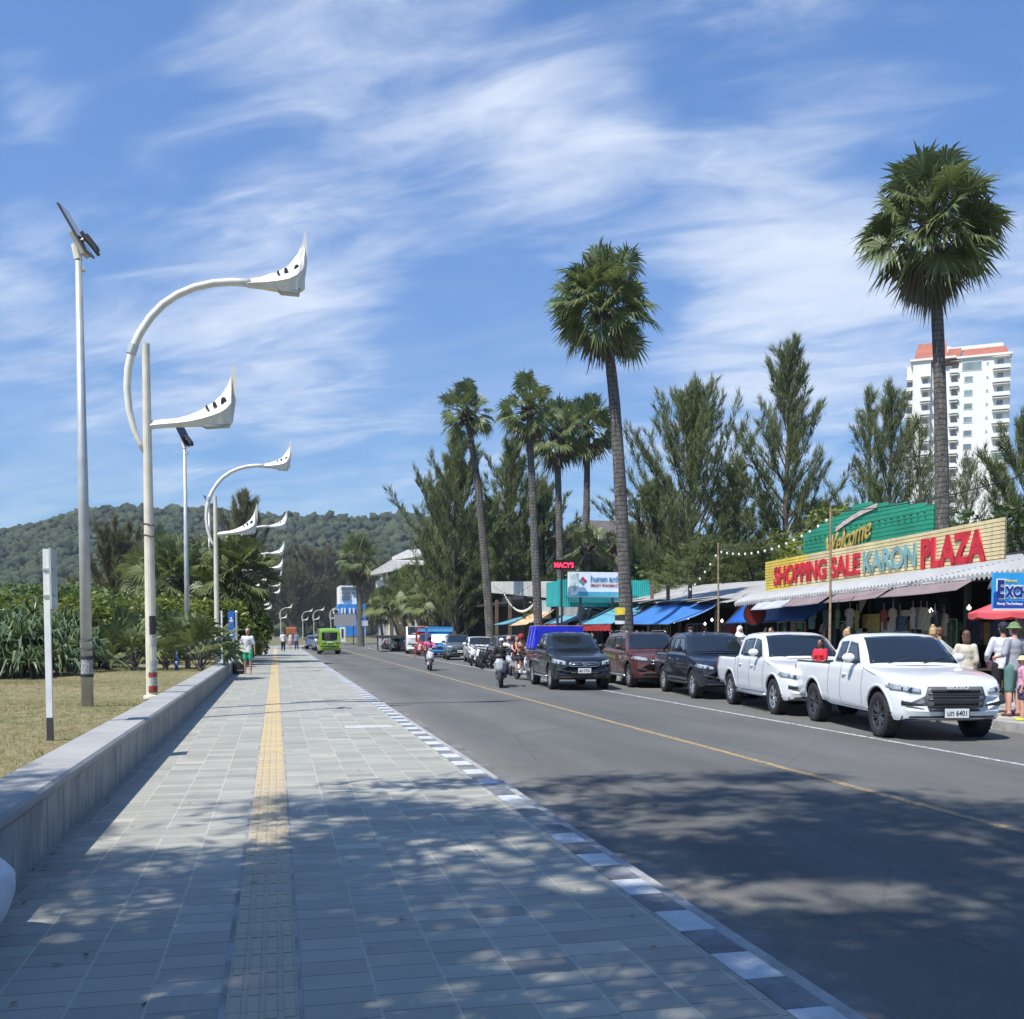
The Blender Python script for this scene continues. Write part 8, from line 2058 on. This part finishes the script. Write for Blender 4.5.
# ================================================================ motor scooters
def scooter(label, loc, rz, body, lean=0.0, steer=.0, basket=False, group='parked motor scooters', screen=False, col2=None):
    """step-through scooter facing -y, front axle at origin"""
    r_ = empty('motor_scooter', loc, rz, label, 'scooter', group); r_.rotation_euler = (0, lean, rz)
    wb, wr = 1.27, .285
    for (y, nm) in ((0, 'f'), (wb, 'r')):
        M = Matrix.Rotation(PI / 2, 4, 'Y'); w_ = MB().lathe([(wr * .76, -.045), (wr * .93, -.05), (wr, -.02), (wr, .02), (wr * .93, .05), (wr * .76, .045)], 28, M, closed=True).build('wheel', TYRE, r_, smooth=True); w_.location = (0, y, wr)
        rb = MB(); rb.lathe([(wr * .76, -.03), (wr * .70, -.02), (wr * .70, .02), (wr * .76, .03)], 24, M, closed=True)
        for k in range(5): a = 2 * PI * k / 5; rb.bar((0, math.cos(a) * .03, math.sin(a) * .03), (0, math.cos(a + .2) * wr * .72, math.sin(a + .2) * wr * .72), .018, .012, 5)
        rb.lathe([(.05, -.05), (.05, .05)], 12, M); rb.build('rim', ALLOYD, w_)
    mb = MB()
    for sx_ in (-1, 1): mb.bar((sx_ * .075, 0, wr), (sx_ * .06, .18, .78), .018, .02, 6)
    mb.bar((0, .16, .72), (0, .25, 1.02), .03, .028, 8); mb.build('fork', ALLOYD, r_)
    mb = MB(); mb.sphere((0, -.02, wr + .16), (.055, .22, .07), 14, 8); mb.sphere((0, .1, wr + .12), (.07, .14, .1), 12, 8); me = remeshed(mb, 'mudguard', .02, 3); link_mesh('front_mudguard', me, body, r_)
    # leg shield
    mb = MB(); mb.tube([V3((0, .12, .46)), V3((0, .10, .62)), V3((0, .14, .80)), V3((0, .19, .95))], [.07, .12, .15, .10], 14, flat=.4); mb.sphere((-.13, .2, .66), (.055, .04, .20), 10, 8); mb.sphere((.13, .2, .66), (.055, .04, .20), 10, 8)
    link_mesh('leg_shield', remeshed(mb, 'leg_shield', .022, 3), body, r_)
    # under body and tail
    mb = MB(); mb.box((0, .55, .30), (.26, .62, .10)); mb.tube([V3((0, .82, .42)), V3((0, 1.1, .62)), V3((0, 1.45, .74)), V3((0, 1.68, .80))], [.13, .15, .12, .05], 12, flat=1.0); mb.sphere((0, 1.05, .5), (.15, .3, .16), 14, 8)
    link_mesh('tail_body', remeshed(mb, 'tail_body', .024, 4), col2 or body, r_)
    mb = MB(); mb.sphere((0, .98, .80), (.13, .26, .06), 14, 8); mb.sphere((0, 1.34, .86), (.12, .26, .055), 14, 8); mb.box((0, 1.15, .77), (.2, .7, .06)); link_mesh('seat', remeshed(mb, 'seat', .022, 3), BLK, r_)
    mb = MB(); mb.sphere((0, .20, 1.0), (.14, .09, .09), 12, 8); mb.tube([V3((-.33, .34, 1.04)), V3((-.12, .24, 1.02)), V3((.12, .24, 1.02)), V3((.33, .34, 1.04))], .017, 7); mb.bar((-.35, .35, 1.04), (-.24, .30, 1.035), .022, .022, 7); mb.bar((.35, .35, 1.04), (.24, .30, 1.035), .022, .022, 7)
    hb = mb.build('handlebar', BLK, r_, smooth=True)
    mb = MB(); mb.sphere((0, .12, .98 if not col2 else .66), (.10, .05, .06), 12, 8); mb.build('headlight', HL, r_, smooth=True)
    for sx_ in (-1, 1):
        MB().bar((sx_ * .22, .28, 1.04), (sx_ * .30, .26, 1.20), .006, .006, 5).sphere((sx_ * .31, .255, 1.22), (.055, .015, .035), 10, 6).build('mirror', BLK, r_); MB().sphere((sx_ * .15, .12, .80), (.03, .03, .02), 8, 5).build('indicator', AMB, r_)
    MB().sphere((0, 1.70, .80), (.07, .03, .035), 8, 6).build('tail_light', TL, r_); MB().bar((.13, .95, .34), (.14, 1.62, .42), .045, .055, 10).build('exhaust', ALLOYD, r_, smooth=True)
    MB().b2((-.09, 1.70, .50), (.09, 1.715, .64)).build('license_plate', PLATE, r_)
    mb = MB(); mb.bar((0, wb, wr), (-.12, .9, .32), .05, .06, 8); mb.box((-.12, .98, .33), (.1, .3, .14)); mb.tube([V3((-.05, .62, .26)), V3((-.17, .66, .03))], .012, 5); mb.build('engine', GRY, r_)
    if basket:
        mb = MB()
        for z in (.70, .80, .90): mb.tube([V3((-.15, -.1, z)), V3((.15, -.1, z)), V3((.15, .08, z)), V3((-.15, .08, z)), V3((-.15, -.1, z))], .006, 4)
        for x, y in ((-.15, -.1), (-.05, -.1), (.05, -.1), (.15, -.1), (.15, 0), (-.15, 0)): mb.bar((x, y, .70), (x, y, .90), .005, .005, 4)
        mb.build('basket', DARKM, r_)
    return r_
RIDE = dict(pel=(0, 0, .86), chest=(0, -.06, 1.22), neck=(0, -.07, 1.39), head=(0, -.10, 1.54), kneeL=(-.17, -.44, .78), kneeR=(.17, -.44, .78), ankL=(-.15, -.42, .40), ankR=(.15, -.42, .40), shL=(-.18, -.06, 1.33), shR=(.18, -.06, 1.33), elL=(-.27, -.30, 1.16), elR=(.27, -.30, 1.16), wrL=(-.30, -.55, 1.10), wrR=(.30, -.55, 1.10))
def rider(label, sc, back=.97, **kw):
    M = Matrix.Translation(sc.location) @ sc.rotation_euler.to_matrix().to_4x4()
    p_ = M @ V3((0, back, .0)); H_ = kw.pop('H', 1.68); pz = dict(RIDE); pz.update(kw.pop('pose', {}))
    return person(label, p_, sc.rotation_euler.z, H_, pose=pz, vox=.024, **kw)
PSIL = paint('scooter_silver', (.33, .36, .36)); PRED = paint('scooter_red', (.45, .03, .03)); PWS = paint('scooter_white', (.62, .64, .66)); PBS = paint('scooter_black', (.014, .014, .017)); PBLU = paint('scooter_blue', (.03, .10, .35)); PTEAL = paint('scooter_teal', (.08, .30, .30))
RG = 'scooters being ridden'
q = gz(427, 670, -.13); a_ = scooter('white scooter with front wheel first rider in pink coming along the road', (q.x, 46.5, -.13), R(-4), PWS, group=RG); a_['label'] = 'white scooter ridden by a person in pink helmet down the road'
rider('rider in magenta top and dark trousers on the white scooter alone on the road', a_, skin='tan', hair='black', top=fab('magenta', (.50, .10, .20)), sleeve=.6, bottom=fab('dark_trs', (.02, .02, .03)), leglen=.95, hat=('helmet', fab('helmet_maroon', (.10, .02, .03))))
q = gz(500, 687, -.13); b_ = scooter('silver and black scooter nearest on the road, left of the black pickup', (q.x - .1, 31.8, -.13), R(-14), PSIL, lean=-.06, group=RG, col2=PBS)
rider('rider all in black with a small white cap on the silver scooter', b_, skin='tan', hair='black', top=fab('jet', (.012, .012, .014)), sleeve=.95, bottom=fab('slate_trs', (.05, .055, .09)), leglen=.95, hat=('cap', fab('cap_white', (.6, .6, .6))), shoes=BLK, H=1.66)
q = gz(486, 671, -.13); c_ = scooter('red scooter with white front behind the silver one', (q.x, 40.8, -.13), R(-8), PWS, group=RG, col2=PRED)
rider('rider with pale pink helmet and white sleeves on the red scooter', c_, skin='light', hair='blond', top=fab('white_l', (.6, .6, .58)), sleeve=.6, bottom=fab('grey_sh', (.2, .2, .22)), leglen=.5, hat=('helmet', fab('helmet_pink', (.55, .32, .30))))
rider('passenger in dark top behind the rider with pale pink helmet', c_, back=1.38, skin='tan', hair='black', top=fab('dk_top', (.03, .03, .035)), sleeve=.5, bottom=fab('grey_sh', (.2, .2, .22)), leglen=.5, H=1.75, pose=dict(wrL=(-.16, -.35, 1.1), wrR=(.16, -.35, 1.1)))
q = gx(521, 668, 9.2); d_ = scooter('white motorbike with two bare backed men left of the black pickup', (9.05, 36.3, -.13), R(10), PWS, group=RG)
rider('bare chested man with dark red helmet on the white motorbike', d_, skin='tan', hair=None, shirtless=True, bottom=fab('black_sh', (.02, .02, .022)), leglen=.5, hat=('helmet', fab('helmet_red', (.30, .02, .03))), H=1.78)
rider('passenger with sunburnt arms behind the man in the dark red helmet', d_, back=1.36, skin='pink', hair='brown', top=fab('brown_vest', (.06, .03, .03)), sleeve=.05, bottom=fab('black_sh', (.02, .02, .022)), leglen=.5, H=1.74, pose=dict(elR=(.34, -.2, 1.15), wrR=(.2, -.4, 1.1)))
# parked rows : two built, the others copied
PG = 'motor scooters parked along the kerb'
s0 = scooter('white parked scooter nearest the riders, beside the dark car', (9.9, 51.0, -.13), R(-25), PWS, lean=.12, group=PG)
s1_ = scooter('black parked scooter with front basket', (9.7, 48.6, -.13), R(-35), PBS, lean=.12, basket=True, group=PG); s1_['label'] = 'black parked scooter with basket behind the red scooter riders'
SW = [{'scooter_white': PBLU}, {'scooter_white': PBS}, {'scooter_white': PRED}, {}, {'scooter_white': PTEAL}, {'scooter_white': PSIL}]
cn = ['blue', 'black', 'red', 'white', 'teal', 'silver']
spots_ = [(10.0, 53.0), (9.8, 49.8), (10.6, 40.6)] + [(11.2 - .03 * i, 88.4 + 1.15 * i) for i in range(6)] + [(11.0, 98.6 + 1.3 * i) for i in range(9)]
words = ['just beyond the white parked one', 'second in the near cluster by the riders', 'half hidden behind the black pickup'] + ['%s in the row left of the white van' % w_ for w_ in ('nearest', 'second', 'third', 'fourth', 'fifth', 'farthest')] + ['%s in the far row before the carport' % w_ for w_ in ('nearest', 'second', 'third', 'fourth', 'fifth', 'sixth', 'seventh', 'eighth', 'farthest')]
for i, (x, y) in enumerate(spots_):
    kx = [3, 1, 0, 1, 5, 3, 1, 0, 4, 1, 3, 5, 4, 1, 3, 2, 1, 5][i]
    o = copy_tree(s0, swap=SW[kx]); o.location = (x, y, -.13); o.rotation_euler = (0, .12, R(-22 - 9 * ((i * 5) % 4))); o['label'] = '%s parked scooter %s' % (cn[kx], words[i])
# red and white barrier in front of the red taxi
r_ = empty('road_barrier', (10.2, 73.5, -.13), 0, 'small red and white street barrier before the red truck taxi', 'barrier'); mb = MB(); mb.bar((-.4, 0, 0), (-.4, 0, .8), .03, .03, 6); mb.bar((.4, 0, 0), (.4, 0, .8), .03, .03, 6); mb.b2((-.55, -.2, 0), (-.3, .2, .05)); mb.b2((.3, -.2, 0), (.55, .2, .05)); mb.build('frame', REDC, r_); MB().b2((-.5, -.03, .5), (.5, .0, .78)).build('plank', mat('plank_red', (.5, .03, .03), .5), r_); mb = MB(); mb.b2((-.25, -.035, .5), (-.05, -.031, .78)); mb.b2((.2, -.035, .5), (.4, -.031, .78)); mb.build('white_bands', LWHITE, r_)
# sticker band on the tallest palm
mb = MB(); q = gx(629, 603, 12.6)
o = MB().lathe([(.298, 0), (.298, .26)], 18).build('trunk_notice', mat('notice_yellow', (.62, .50, .04), .6, var=.1)); 
for f_ in list(o.data.polygons): pass
o.location = (12.42, q.y + .12, 2.28); tag(o, 'yellow notice band wrapped on the tallest palm trunk', 'notice')
o = MB().lathe([(.300, 0), (.302, .18)], 18).build('trunk_notice', mat('notice_black', (.03, .03, .03), .6)); o.location = (12.42, q.y + .12, 2.08); tag(o, 'black band below the yellow notice on the palm trunk', 'notice')
o = MB().lathe([(.299, 0), (.301, .12)], 18).build('trunk_notice', mat('notice_white', (.6, .6, .62), .6)); o.location = (12.42, q.y + .12, 1.94); tag(o, 'white band lowest on the tallest palm trunk', 'notice')
